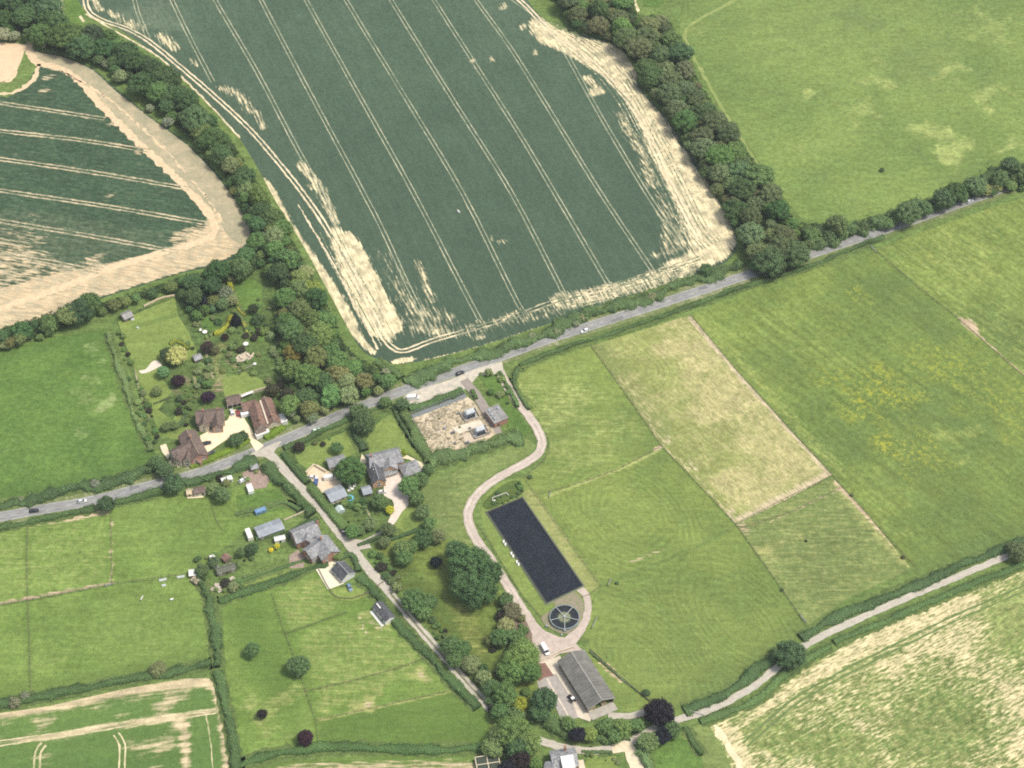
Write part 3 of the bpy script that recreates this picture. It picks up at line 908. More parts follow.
MIDP = [(516, 378), (530, 368), (590, 346), (662, 447), (735, 525), (807, 628), (780, 650), (745, 675), (700, 703), (680, 712), (655, 706), (590, 650), (586, 625), (598, 587), (524, 478), (545, 462), (549, 444), (535, 420), (518, 398)]
sheet('pasture', MIDP, M_P_MID, 1.6, paint_mid)


def paint_dry(V, d):
    for (x, y, r, v) in ((690, 350, 26, .62), (725, 400, 34, .62), (770, 440, 30, .6), (700, 440, 22, .45), (750, 490, 26, .62), (790, 470, 26, .62), (640, 350, 20, .42), (650, 400, 22, .5)): mx(d['dry'], m_disc(V, x, y, r), v)
    mx(d['dry'], m_poly(V, [(690, 316), (830, 475), (800, 480), (670, 330)], 6), .55)
    for (x, y, r, v) in ((730, 515, 4, .62), (665, 440, 6, .5), (690, 465, 5, .5)): mx(d['bare'], m_disc(V, x, y, r), v)
    mx(d['bare'], m_line(V, [(737, 521), (770, 505), (830, 474)], 2.2, 3), .66)
    mx(d['bare'], m_line(V, [(690, 318), (735, 370), (790, 430), (830, 474)], 1.2, 1.6), .85)
    mx(d['bare'], m_line(V, [(645, 415), (663, 447), (690, 470), (715, 498), (735, 523)], 1.0, 2), .5)
    mx(d['dark'], m_line(V, [(595, 350), (625, 390), (660, 430)], 5, 6), .5)
    mx(d['dark'], m_disc(V, 650, 425, 8), .5)
    c = G(640, 372)[:2]; d['phase'][:] = np.hypot(*(V - c).T) / 2.4; d['amp'][:] = m_disc(V, 640, 372, 22) * .9


sheet('pasture', [(591, 346), (690, 315), (735, 369), (790, 430), (832, 475), (786, 500), (736, 524), (662, 446)], M_P_DRY, 1.6, paint_dry)


def paint_dull(V, d):
    mx(d['dark'], m_disc(V, 822, 556, 30), .5); mx(d['dry'], np.ones(len(V)), .42)
    mx(d['dry'], m_line(V, [(840, 485), (875, 525), (905, 560)], 4, 6), .6); mx(d['dry'], m_disc(V, 770, 545, 12), .6)
    mx(d['bare'], m_line(V, [(838, 482), (875, 522), (912, 562)], 1.6, 1.8), .9)
    mx(d['bare'], m_line(V, [(768, 523), (800, 508), (840, 489)], .4, 1.0), .62)
    mx(d['dry'], m_poly(V, [(740, 526), (836, 480), (842, 488), (760, 528)], 2), .45)
    mx(d['bare'], m_disc(V, 740, 530, 4), .55)


sheet('pasture', [(736, 525), (786, 501), (832, 477), (870, 517), (914, 567), (895, 577), (850, 598), (808, 625)], M_P_DULL, 1.6, paint_dull)


def paint_e(V, d):
    for (x, y, r, v) in ((884, 393, 15, 1.0), (902, 402, 9, .9), (904, 452, 14, 1.0), (918, 448, 8, .8), (862, 392, 9, .8), (838, 378, 10, .9), (940, 364, 13, .9), (976, 370, 15, .85), (955, 385, 9, .6), (1002, 398, 16, .55), (1012, 418, 12, .4), (935, 455, 5, .7), (860, 297, 6, .7), (840, 322, 5, .6), (905, 466, 5, .9), (850, 410, 8, .5)): mx(d['flower'], m_disc(V, x, y, r), v)
    for (x, y, r, v) in ((880, 290, 18, .55), (910, 300, 16, .6), (930, 320, 14, .6), (925, 420, 25, .6), (850, 440, 16, .5), (925, 475, 22, .6), (900, 480, 10, .5), (990, 440, 20, .5), (770, 360, 16, .35), (850, 260, 16, .3), (965, 520, 30, .4), (1000, 395, 20, .4)): mx(d['dark'], m_disc(V, x, y, r), v)
    for (x, y, r, v) in ((780, 320, 22, .4), (820, 350, 20, .4), (720, 340, 10, .45), (950, 440, 14, .5), (860, 480, 18, .4), (890, 520, 18, .45)): mx(d['dry'], m_disc(V, x, y, r), v)
    mx(d['dark'], m_line(V, [(925, 572), (970, 553), (1030, 530)], 7, 8), .7)
    mx(d['dry'], m_line(V, [(700, 318), (750, 372), (800, 428), (840, 470)], 4, 6), .5)
    a = radians(-50); d['phase'][:] = (V[:, 0] * -sin(a) + V[:, 1] * cos(a)) / 7.0; d['amp'][:] = .8 * m_poly(V, [(700, 330), (800, 300), (900, 380), (860, 420), (800, 420)], 20)
    mx(d['bare'], m_poly(V, [(958, 320), (972, 322), (982, 334), (975, 336)], 2), .8)


sheet('pasture', [(691, 314), (745, 292), (780, 280), (820, 268), (874, 250), (960, 321), (1060, 408), (1060, 535), (1000, 552), (915, 573), (870, 518), (832, 475), (790, 429), (735, 368)], M_P_E, 1.8, paint_e)


def paint_ee(V, d):
    mx(d['dry'], np.ones(len(V)), .42)
    for (x, y, r, v) in ((960, 260, 40, .5), (990, 220, 25, .45)): mx(d['dry'], m_disc(V, x, y, r), v)
    for (x, y, r, v) in ((985, 310, 12, .6), (1010, 340, 25, .6), (1000, 290, 10, .3)): mx(d['dark'], m_disc(V, x, y, r), v)
    mx(d['bare'], m_poly(V, [(958, 318), (972, 320), (980, 332), (975, 336)], 2), .75)
    mx(d['bare'], m_line(V, [(978, 335), (1000, 355), (1030, 382)], .5, .8), .7)


sheet('pasture', [(874, 249), (905, 238), (985, 210), (1060, 186), (1060, 407), (960, 320)], M_P_E, 2, paint_ee)


# lagoon surround, verge between farm road and pasture
sheet('mown_bank', [(500, 482), (524, 476), (600, 586), (592, 600), (588, 640), (560, 620), (545, 622), (526, 600), (500, 560), (484, 530), (480, 512), (486, 495)], M_LAWN, 1.6, lambda V, d: mx(d['dry'], m_line(V, [(530, 495), (560, 540), (590, 585)], 4, 4), .6))
sheet('pasture', [(420, 484), (460, 470), (500, 452), (526, 438), (536, 446), (524, 460), (500, 470), (478, 486), (468, 505), (466, 522), (476, 548), (470, 550), (455, 540), (440, 538), (430, 520)], M_P_DULL, 1.6, lambda V, d: (mx(d['dry'], m_line(V, [(470, 470), (455, 500), (460, 540)], 8, 6), .38), mx(d['dark'], m_disc(V, 430, 500, 10), .5)))
sheet('meadow', [(372, 545), (410, 528), (440, 538), (470, 550), (500, 590), (530, 630), (548, 650), (540, 700), (520, 735), (490, 730), (486, 705), (455, 660), (420, 618), (390, 575)], M_MEADOW, 1.8, lambda V, d: (mx(d['dark'], m_disc(V, 440, 580, 14), .4), mx(d['dry'], m_line(V, [(460, 610), (480, 650)], 5, 6), .5), mx(d['dark'], m_line(V, [(395, 570), (440, 625), (480, 680)], 7, 6), .7)))


# ---- west pastures
def paint_w6(V, d):
    for (x, y, r, v) in ((85, 378, 3, .6), (80, 398, 8, .5), (105, 400, 7, .62), (82, 435, 7, .5), (98, 350, 8, .5), (100, 378, 8, .5), (30, 440, 10, .35), (15, 455, 12, .4), (60, 470, 14, .3)): mx(d['dry'], m_disc(V, x, y, r), v)
    mx(d['dark'], m_line(V, [(-20, 500), (60, 488), (130, 470), (150, 455)], 5, 5), .7); mx(d['dark'], m_line(V, [(-20, 362), (50, 345), (105, 335)], 4, 4), .5)


sheet('pasture', [(-60, 352), (0, 352), (50, 338), (106, 328), (118, 360), (132, 405), (150, 445), (158, 458), (140, 472), (110, 482), (60, 492), (-60, 508)], M_P_W, 2, paint_w6)


def paint_p8(V, d):
    mx(d['dry'], m_poly(V, [(-20, 530), (112, 515), (112, 582), (-20, 600)], 3, False), .40)
    mx(d['bare'], m_line(V, [(-20, 529), (50, 522), (108, 512)], 1.3, 2), .62)
    mx(d['bare'], m_line(V, [(-20, 607), (20, 600), (28, 598), (70, 591), (112, 583)], 1.0, 1.5), .66)
    mx(d['bare'], m_line(V, [(111, 520), (112, 582)], .7, 1.2), .55)
    mx(d['bare'], m_disc(V, 26, 601, 2.5), .8)
    mx(d['dark'], m_line(V, [(27, 530), (28, 595)], .8, 1.5), .7)
    for (x, y, r, v) in ((200, 560, 14, .5), (190, 520, 20, .35), (250, 500, 12, .4), (130, 500, 8, .6)): mx(d['dark'], m_disc(V, x, y, r), v)


sheet('pasture', [(-60, 534), (50, 522), (110, 508), (175, 497), (205, 492), (235, 490), (280, 470), (300, 500), (296, 515), (250, 528), (215, 555), (205, 574), (112, 584), (28, 600), (-60, 614)], M_P_SW, 1.8, paint_p8)


def paint_p9(V, d):
    mx(d['dark'], m_line(V, [(-20, 700), (60, 688), (140, 672), (205, 660)], 5, 5), .7)
    mx(d['dark'], m_line(V, [(28, 604), (30, 690)], .9, 1.2), .75)
    mx(d['bare'], m_line(V, [(212, 615), (211, 650)], 1.2, 2), .62)
    for (x, y, r, v) in ((140, 620, 30, .35), (60, 625, 14, .35)): mx(d['dark'], m_disc(V, x, y, r), v)
    for (x, y, r, v) in ((55, 655, 12, .4), (150, 650, 16, .35), (108, 595, 10, .4)): mx(d['dry'], m_disc(V, x, y, r), v)


sheet('pasture', [(-60, 616), (28, 602), (112, 586), (190, 576), (206, 580), (212, 640), (213, 664), (180, 672), (120, 684), (50, 698), (-60, 714)], M_P_SW, 1.8, paint_p9)


def paint_p10(V, d):
    mx(d['bare'], m_line(V, [(-30, 720), (0, 715), (90, 699), (180, 684), (210, 683), (219, 695), (226, 740), (232, 790)], 1.8, 3.5), .85)
    mx(d['bare'], m_poly(V, [(-30, 718), (90, 700), (200, 684), (150, 700), (60, 715), (-30, 730)], 5), .55)
    mx(d['bare'], m_line(V, [(-30, 746), (60, 735), (120, 725), (180, 717), (216, 711)], 1.2, 3), .75)
    mx(d['bare'], m_poly(V, [(120, 722), (180, 712), (190, 722), (192, 790), (182, 790), (178, 735), (165, 722)], 3), .72)
    for (x, y, r, v) in ((170, 700, 10, .52), (45, 722, 10, .5), (150, 745, 12, .42), (165, 752, 5, .5), (45, 760, 8, .35)): mx(d['bare'], m_disc(V, x, y, r), v)
    mx(d['dark'], m_poly(V, [(60, 735), (170, 728), (170, 790), (60, 790)], 10), .3)


sheet('crop_field_southwest', [(-60, 722), (50, 706), (120, 690), (180, 679), (208, 678), (218, 684), (226, 730), (236, 800), (-60, 800)], M_CROP_SW, 1.6, paint_p10)
M_TRAMS = track_mat('pale_tramline_soil', (.66, .56, .36), (.22, .26, .09), .55, .3, .5)
ribbons('tramlines', pairs([[(38, 790), (37, 768), (38, 752), (44, 744)], [(121, 790), (122, 765), (122, 745), (116, 734)], [(-20, 746), (60, 735), (140, 722), (216, 711)]], 2.2, .7), .6, M_TRAMS, .1, sm=4)
ribbons('tramlines', [([(206, 715), (211, 745), (214, 790)], 0, .5)], .6, M_TRAMS, .1, sm=4)


def paint_p11(V, d):
    mx(d['dry'], m_poly(V, [(272, 592), (325, 572), (340, 610), (290, 633)], 5), .46)
    mx(d['dry'], m_poly(V, [(290, 635), (345, 612), (395, 625), (440, 665), (318, 720), (305, 690)], 8), .45)
    for (x, y, r, v) in ((422, 676, 6, .68), (366, 705, 7, .7), (372, 686, 5, .55), (335, 698, 8, .5), (278, 700, 10, .5), (385, 618, 6, .6), (362, 620, 4, .6), (330, 640, 10, .42), (262, 710, 12, .5), (270, 750, 12, .45)): mx(d['dry'], m_disc(V, x, y, r), v)
    mx(d['bare'], m_line(V, [(360, 615), (362, 625), (368, 637)], .5, 1), .7)
    mx(d['bare'], m_disc(V, 421, 675, 2.2), .7); mx(d['bare'], m_disc(V, 368, 705, 2.5), .7); mx(d['bare'], m_line(V, [(370, 620), (380, 630)], 1.2, 2), .55)
    mx(d['dark'], m_poly(V, [(316, 722), (460, 690), (490, 712), (480, 745), (322, 745)], 2, False), .62)
    mx(d['dark'], m_poly(V, [(225, 610), (262, 590), (272, 620), (285, 660), (300, 700), (290, 730), (270, 690), (235, 640)], 8), .6)
    mx(d['dark'], m_line(V, [(272, 600), (285, 633), (305, 690), (316, 722)], .6, 1.2), .6)
    mx(d['dark'], m_line(V, [(287, 634), (345, 613)], .5, .9), .9); mx(d['dark'], m_line(V, [(306, 692), (360, 680), (400, 668), (430, 658)], .5, .9), .8); mx(d['dry'], m_line(V, [(318, 721), (380, 707), (452, 692)], .6, 1), .7)
    mx(d['dry'], m_line(V, [(370, 585), (400, 600), (415, 640), (450, 690)], 2, 3), .35)


sheet('paddock', [(222, 602), (265, 588), (325, 568), (333, 580), (352, 600), (372, 598), (384, 598), (400, 625), (430, 660), (470, 700), (490, 718), (486, 748), (340, 750), (290, 755), (236, 768), (228, 720)], M_P_PAD, 1.5, paint_p11)
sheet('pasture', [(240, 775), (290, 762), (345, 757), (480, 754), (520, 775), (520, 800), (230, 800)], M_P_PAD, 2, lambda V, d: (mx(d['dark'], np.ones(len(V)), .4), mx(d['bare'], m_line(V, [(280, 772), (340, 766), (470, 766)], 2, 3), .6)))


# ---- south-east patchy crop
def paint_se(V, d):
    mx(d['bare'], np.ones(len(V)), .42)
    mx(d['bare'], m_poly(V, [(740, 718), (800, 672), (850, 640), (900, 615), (960, 592), (985, 600), (975, 615), (900, 645), (850, 668), (800, 695), (770, 715), (745, 730)], 4), .66)
    mx(d['bare'], m_poly(V, [(890, 640), (960, 610), (1000, 622), (985, 650), (1010, 670), (1050, 660), (1050, 740), (1000, 720), (985, 690), (940, 665), (900, 660)], 10), .60)
    mx(d['bare'], m_line(V, [(728, 730), (745, 765), (755, 800)], 4, 3), .68)
    for (x, y, r, v) in ((860, 722, 8, .58), (918, 705, 4, .7), (820, 700, 8, .58), (1020, 740, 20, .6), (800, 765, 20, .6), (900, 660, 14, .6)): mx(d['bare'], m_disc(V, x, y, r), v)
    low = m_poly(V, [(920, 690), (970, 700), (985, 730), (950, 760), (900, 750), (900, 715)], 8) * .22 + m_poly(V, [(1000, 600), (1060, 580), (1060, 660), (1010, 650), (990, 620)], 8) * .25 + m_line(V, [(765, 735), (800, 745), (850, 750)], 8, 6) * .15
    d['bare'] -= low
    mx(d['dry'], np.ones(len(V)), .48)
    mx(d['dark'], m_poly(V, [(920, 690), (970, 700), (985, 730), (950, 760), (900, 750), (900, 715)], 8), .5)


sheet('crop_field_southeast', [(708, 728), (760, 700), (805, 668), (860, 638), (930, 606), (1000, 578), (1070, 552), (1070, 820), (760, 820), (735, 775)], M_CROP_SE, 1.6, paint_se)
M_GREENTRM = track_mat('green_wheeling', (.12, .175, .055), (.22, .26, .10), .6, .4, .5, (.10, .15, .05))
ribbons('tramlines', pairs([[(745, 745), (775, 718), (800, 698), (850, 670), (900, 645), (960, 616), (1040, 582)]], 2.4, 1.0) + pairs([[(790, 668), (850, 640), (900, 616), (980, 585)]], 2.2, .5), .8, M_GREENTRM, .15)
sheet('grass_strip', [(690, 728), (706, 722), (722, 745), (745, 800), (705, 800), (700, 760), (680, 738)], M_P_DULL, 2, None)
M_PALESOIL = track_mat('pale_soil', (.74, .64, .42), (.30, .32, .14), .6, .25, .5)
ribbons('bare_strip', [([(711, 722), (722, 737), (732, 752), (745, 775)], 0, 2.6)], 2.2, M_PALESOIL, .5)
sheet('lawn', [(635, 760), (650, 745), (680, 735), (700, 752), (712, 800), (640, 800)], M_P_W, 2, None)
sheet('barn_field', [(588, 648), (600, 655), (655, 706), (650, 713), (617, 712), (613, 700), (583, 650)], M_LAWN, 1.6, lambda V, d: (mx(d['bare'], m_line(V, [(600, 660), (620, 680)], 1.5, 2), .6), mx(d['dark'], m_disc(V, 625, 700, 5), .3)))
sheet('lawn', [(582, 768), (590, 756), (616, 756), (622, 800), (580, 800)], M_LAWN, 2)

# small fields at the top edge
sheet('pasture', [(62, -30), (66, 10), (66, 22), (82, 26), (84, 14), (76, -6), (74, -30)], M_P_W, 2, None)
sheet('pasture', [(636, -30), (644, 6), (658, 8), (672, -4), (690, -30)], M_P_W, 2, None)
ribbons('pale_path', [([(62, -20), (61, 12)], 0, 1.2), ([(80, 16), (84, 22)], 0, 1.6), ([(632, -10), (638, 12)], 0, 1.4)], 1.2, M_PALESOIL, .2, sm=0)

# ---- gardens
M_GARDEN = field_mat('garden_ground', (.13, .19, .055), (.085, .13, .04), (.05, .085, .03), (.27, .27, .11), soil=(.30, .22, .15), fine=.25, patch=.09, rowsc=1.2)
def paint_gw(V, d):
    for (x, y, r, v) in ((215, 390, 6, .5), (232, 362, 5, .5), (190, 380, 4, .5), (175, 395, 5, .55)): mx(d['bare'], m_disc(V, x, y, r), v)
    mx(d['dry'], m_line(V, [(222, 345), (214, 362), (222, 380), (230, 395)], 3, 4), .55)
    mx(d['dark'], np.ones(len(V)), .25)
sheet('garden', [(116, 318), (175, 296), (200, 278), (262, 262), (285, 300), (290, 340), (285, 400), (268, 430), (250, 440), (190, 468), (165, 465), (160, 450), (140, 400), (125, 350)], M_GARDEN, 1.6, paint_gw)
sheet('lawn', [(118, 322), (150, 308), (175, 298), (178, 315), (190, 335), (198, 355), (192, 362), (170, 350), (158, 372), (172, 392), (158, 410), (172, 420), (180, 412), (192, 430), (178, 440), (160, 436), (148, 405), (132, 362)], M_LAWN, 1.6,
      lambda V, d: (mx(d['dark'], m_line(V, [(135, 327), (160, 320), (190, 311)], 1.2, 1.5), .6), mx(d['dark'], m_disc(V, 155, 430, 8), .4)))
sheet('lawn', [(233, 280), (250, 278), (262, 285), (262, 300), (258, 320), (268, 330), (262, 345), (250, 335), (246, 315), (238, 298)], M_P_W, 1.6)
sheet('lawn', [(222, 378), (245, 372), (262, 380), (268, 390), (240, 395), (225, 397)], M_LAWN, 1.6)
sheet('lawn', [(200, 315), (222, 318), (228, 310), (215, 332), (203, 328)], M_P_W, 1.6)
sheet('garden', [(280, 452), (330, 432), (395, 404), (405, 412), (436, 462), (430, 475), (410, 500), (400, 520), (385, 530), (362, 535), (345, 540), (325, 505), (300, 478)], M_GARDEN, 1.6, lambda V, d: mx(d['dark'], np.ones(len(V)), .3))
sheet('lawn', [(294, 452), (330, 438), (350, 430), (356, 452), (345, 460), (325, 462), (308, 470), (298, 462)], M_LAWN, 1.6)
sheet('lawn', [(366, 446), (368, 432), (384, 418), (392, 414), (404, 432), (418, 450), (424, 462), (412, 456), (398, 448), (370, 455)], M_LAWN, 1.6)
sheet('lawn', [(392, 526), (405, 508), (418, 504), (425, 520), (428, 528), (410, 534)], M_LAWN, 1.6, lambda V, d: mx(d['dark'], m_disc(V, 410, 522, 4), .6))
sheet('lawn', [(266, 568), (330, 552), (335, 560), (325, 567), (262, 586), (225, 598), (222, 588)], M_LAWN, 1.6, lambda V, d: mx(d['dark'], m_line(V, [(225, 583), (300, 562)], 1.6, 1.6), .5))
sheet('lawn', [(330, 590), (350, 586), (372, 586), (378, 592), (352, 602), (336, 600)], M_LAWN, 1.6)
sheet('lawn', [(236, 496), (262, 490), (290, 488), (300, 506), (270, 512), (240, 518)], M_P_W, 1.6)
sheet('verge', [(478, 375), (498, 372), (510, 395), (520, 415), (532, 432), (512, 440), (500, 402), (492, 392), (485, 386)], M_P_W, 1.6, lambda V, d: mx(d['dark'], np.ones(len(V)), .3))

# ---- hard surfaces
BANKZ = next_level()
M_ASPH = simple('worn_asphalt', (.265, .265, .255), .14, .22, c2=(.20, .20, .197))
M_LANE = simple('lane_surface', (.48, .44, .37), .12, .4, c2=(.41, .37, .31))
M_FARMRD = simple('farm_road_surface', (.50, .42, .36), .12, .4, c2=(.42, .35, .30))
M_GRAVEL = simple('pale_gravel', (.72, .62, .44), .10, .6, c2=(.62, .53, .38))
M_PINKC = simple('pinkish_concrete', (.70, .60, .52), .08, .5, c2=(.62, .53, .46))
M_VERGE = track_mat('road_verge', (.36, .34, .22), (.13, .17, .055), .42, .3, .5)
M_DIRT = simple('brown_earth', (.22, .165, .12), .2, .6, c2=(.16, .12, .09))
M_REDY = simple('red_brown_surface', (.24, .13, .10), .2, .5, c2=(.19, .115, .09))

ROAD = [(-60, 527), (0, 517), (40, 510), (82, 503), (108, 497), (150, 486), (200, 473), (235, 460), (265, 448), (300, 433), (350, 411), (400, 392), (450, 374), (500, 357), (550, 339), (600, 323), (650, 307), (700, 291), (748, 275), (800, 258), (855, 240), (900, 225), (940, 211), (985, 195), (1024, 181), (1080, 160)]
ribbons('road_verge', [(ROAD, 0)], 10.5, M_VERGE, .35)
ribbons('road', [(ROAD, 0)], 5.6, M_ASPH, .10)
ribbons('road_wear', [(ROAD, o_, .8) for o_ in (-2.2, -.8, .8, 2.2)], .8, track_mat('tyre_polished_asphalt', (.31, .307, .295), (.235, .235, .228), .5, .25, .12, (.27, .27, .262)), .12)
ribbons('road_repairs', [([(330, 420), (342, 415)], 1.4, 2.0), ([(610, 320), (622, 316)], -1.4, 2.2), ([(130, 491), (140, 488.6)], 1.3, 2.0), ([(700, 291), (708, 288.4)], 1.3, 2.2), ([(520, 350), (526, 348)], -1.2, 2.4)], 2, simple('fresh_asphalt', (.20, .20, .20), .15, .8), .05, sm=0)
M_LINE = track_mat('worn_road_paint', (.62, .62, .58), (.33, .33, .31), .55, .2, 2)
RP = resample(smooth(GL(ROAD), 6), 1.0)
v = []; f = []; zl = next_level()
tt = np.gradient(RP, axis=0); tt /= np.hypot(*tt.T)[:, None]; nn = np.c_[-tt[:, 1], tt[:, 0]]
for i in range(0, len(RP) - 4, 6):
    for s0, off in ((0, 0.0),):
        a, c = RP[i], RP[i + 3]; b_ = len(v)
        for p, q in ((a, nn[i]), (c, nn[i + 3])): v += [(*(p + q * (off + .075)), zl), (*(p + q * (off - .075)), zl)]
        f.append((b_ + 1, b_ + 3, b_ + 2, b_))
for off in (2.6, -2.6):
    for i in range(0, len(RP) - 2, 2):
        a, c = RP[i], RP[i + 2]; b_ = len(v)
        for p, q in ((a, nn[i]), (c, nn[i + 2])): v += [(*(p + q * (off + .06)), zl), (*(p + q * (off - .06)), zl)]
        f.append((b_ + 1, b_ + 3, b_ + 2, b_))
link_mesh('road_markings', v, f, M_LINE)['kind'] = 'structure'

LANE = [(264, 449), (272, 456), (285, 471), (302, 489), (320, 508), (337, 530), (352, 548), (366, 566), (390, 593), (416, 625), (445, 658), (470, 686), (490, 708), (512, 728), (535, 739), (560, 747), (590, 751), (615, 748), (634, 740), (655, 728), (680, 719), (710, 710), (745, 692), (765, 678), (790, 656), (815, 640), (850, 623), (900, 601), (950, 580), (1000, 559), (1060, 534)]
ribbons('lane', [(LANE[:9], 0, 4.1), (LANE[8:19], 0, 3.5), (LANE[18:], 0, 3.2)], 4.1, M_LANE, .16)
ribbons('lane_centre', [(LANE[8:14], 0)], .9, track_mat('grassy_lane_centre', (.24, .22, .15), (.14, .17, .07), .5, .3, .7), .15)
ribbons('lane_wear', pairs([LANE], 1.7, .6), .7, track_mat('worn_lane_wheelings', (.55, .50, .42), (.40, .37, .31), .5, .3, .25), .1)
sheet('lane_mouth', [(248, 456), (262, 449), (282, 441), (274, 452), (280, 464), (272, 462), (264, 457)], M_LANE, 2, sm=2)
sheet('lane', [(322, 506), (345, 536), (362, 540), (372, 548), (360, 550), (358, 560), (346, 546), (334, 530)], M_LANE, 2, sm=2)
M_WORN = track_mat('worn_centre', (.56, .51, .42), (.38, .37, .27), .5, .3, .4)
FARM = [(497, 364), (502, 376), (512, 394), (524, 410), (536, 427), (542, 442), (538, 454), (524, 464), (505, 474), (485, 487), (472, 502), (468, 518), (474, 536), (488, 556), (504, 580), (520, 606), (535, 628), (548, 640)]
ribbons('farm_road', [(FARM, 0)], 4.2, M_FARMRD, .12)
M_RUTL = track_mat('pale_wheel_ruts', (.62, .54, .46), (.40, .35, .29), .55, .3, .5)
ribbons('wheel_ruts', pairs([FARM], 2.0, .8), .8, M_RUTL, .1)
ribbons('farm_road', [([(548, 636), (562, 642), (575, 634), (585, 622), (588, 606), (585, 594), (576, 586)], 0, 3.2)], 3, M_FARMRD, .1)
sheet('yard', [(528, 612), (540, 628), (552, 634), (566, 638), (580, 626), (586, 630), (576, 644), (582, 650), (560, 654), (545, 664), (538, 662), (532, 645), (522, 628)], M_FARMRD, 2, sm=2)
sheet('gravel_pad', [(540, 618), (556, 608), (552, 600), (575, 592), (584, 606), (580, 622), (568, 634), (552, 630)], simple('broken_gravel', (.28, .23, .18), .3, .7, c2=(.20, .21, .11)), 2, sm=2)
sheet('earth_bank', [(508, 600), (520, 612), (532, 634), (530, 650), (518, 640), (504, 615)], M_DIRT, 2, sm=2)
sheet('concrete_yard', [(541, 663), (560, 656), (566, 668), (594, 712), (590, 722), (574, 716), (560, 693), (546, 672)], M_GRAVEL if False else PALEC, 3)
sheet('concrete_slab', [(537, 682), (544, 677), (556, 674), (572, 700), (578, 718), (562, 722), (549, 692), (540, 694)], simple('grey_slab', (.40, .36, .33), .12, .5, c2=(.33, .30, .27)), 3)
ribbons('slab_joint', [([(547, 679), (569, 717)], 0, .6)], .6, PALEC, .02, sm=0)
sheet('red_yard', [(539, 664), (545, 663), (554, 676), (544, 678), (539, 682)], M_REDY, 3)
ribbons('farm_track', [([(608, 716), (632, 716), (650, 712), (672, 720)], 0, 3.0)], 3, M_LANE, .1)
ribbons('driveway', [([(612, 748), (628, 748), (634, 760), (642, 790)], 0, 5.5)], 5.5, M_GRAVEL, .3)
sheet('layby', [(404, 397), (412, 392), (450, 380), (478, 368), (502, 362), (504, 374), (478, 376), (468, 388), (460, 392), (440, 396), (412, 406), (402, 404)], simple('pale_layby_gravel', (.56, .50, .40), .14, .4, c2=(.42, .39, .33)), 2)
ribbons('access_drive', [([(464, 380), (474, 392), (482, 404), (490, 418), (498, 434)], 0, 4.4)], 4, simple('dark_tarmac', (.30, .26, .23), .1, .4), .1)
M_COMPG = track_mat('compound_gravel', (.60, .50, .35), (.24, .205, .135), .49, .14, .75, (.47, .39, .27))
sheet('gravel_compound', [(411, 419), (466, 396), (474, 402), (496, 434), (482, 444), (440, 458), (433, 461)], M_COMPG, 2)
ribbons('dark_strip', [([(412, 417), (438, 407), (466, 396)], 0, 2.4)], 2, simple('dark_grey_strip', (.20, .22, .22), .15, .8), .1)  # dark grey strip along the upper edge of the compound
sheet('paved_pad', [(452, 428), (480, 420), (484, 425), (459, 434)], PALEC, 3)
sheet('paved_pad', [(458, 437), (486, 427), (490, 436), (468, 444)], M_COMPG if False else simple('gritty_pad', (.56, .47, .36), .14, .6), 3)
# driveways and yards of the houses
sheet('gravel_drive', [(200, 436), (215, 428), (228, 420), (232, 410), (243, 410), (245, 420), (252, 430), (256, 440), (264, 446), (256, 452), (249, 440), (244, 430), (236, 434), (222, 443), (206, 454), (202, 448)], simple('cream_gravel', (.80, .68, .47), .08, .6, c2=(.72, .60, .42)), 2)
sheet('patio', [(172, 458), (188, 458), (186, 465), (178, 468), (171, 464)], simple('sandstone_paving', (.72, .64, .48), .1, 1), 2)
sheet('patio', [(160, 446), (166, 444), (170, 454), (168, 460), (162, 452)], M_GRAVEL, 2)
sheet('patio', [(139, 371), (142, 374), (150, 372), (158, 368), (162, 366), (158, 361), (152, 362), (149, 366), (145, 370)], simple('pale_paving', (.68, .60, .50), .1, 1), 1.5, sm=2)
sheet('drive', [(386, 476), (400, 472), (404, 484), (410, 496), (408, 506), (402, 512), (396, 522), (391, 526), (388, 522), (394, 508), (392, 500), (384, 496), (384, 486)], M_PINKC, 2, sm=2)
sheet('drive', [(352, 546), (372, 536), (392, 526), (394, 530), (378, 540), (358, 550)], M_LANE, 2)
sheet('patio', [(396, 452), (400, 458), (410, 460), (420, 466), (424, 474), (428, 472), (424, 464), (408, 456), (400, 450)], M_GRAVEL, 2)
sheet('patio', [(307, 476), (310, 467), (318, 465), (326, 470), (340, 478), (342, 484), (325, 492), (320, 494), (315, 484)], simple('tan_yard', (.62, .48, .33), .12, .5, c2=(.66, .56, .42)), 2)
sheet('patio', [(362, 454), (366, 460), (368, 468), (366, 470), (360, 462)], M_GRAVEL, 2)
sheet('patio', [(289, 556), (298, 550), (305, 558), (304, 568), (290, 569)], simple('brown_paving', (.36, .28, .22), .2, .8, c2=(.28, .22, .18)), 2)
sheet('gravel_drive', [(316, 570), (336, 558), (340, 556), (338, 562), (333, 565), (332, 574), (344, 584), (328, 590), (322, 580)], simple('light_drive_gravel', (.74, .68, .52), .08, .6, c2=(.66, .60, .46)), 2)
sheet('yard', [(242, 474), (258, 464), (264, 468), (270, 480), (266, 488), (252, 490), (246, 484)], simple('brown_brick_yard', (.34, .25, .20), .2, .7, c2=(.27, .20, .17)), 2)
sheet('yard', [(185, 494), (193, 489), (206, 492), (203, 498), (188, 499)], M_GRAVEL, 2)
sheet('patio', [(233, 360), (238, 356), (246, 352), (254, 356), (250, 360), (238, 363)], simple('flagstones', (.50, .42, .34), .2, 1.2), 2)
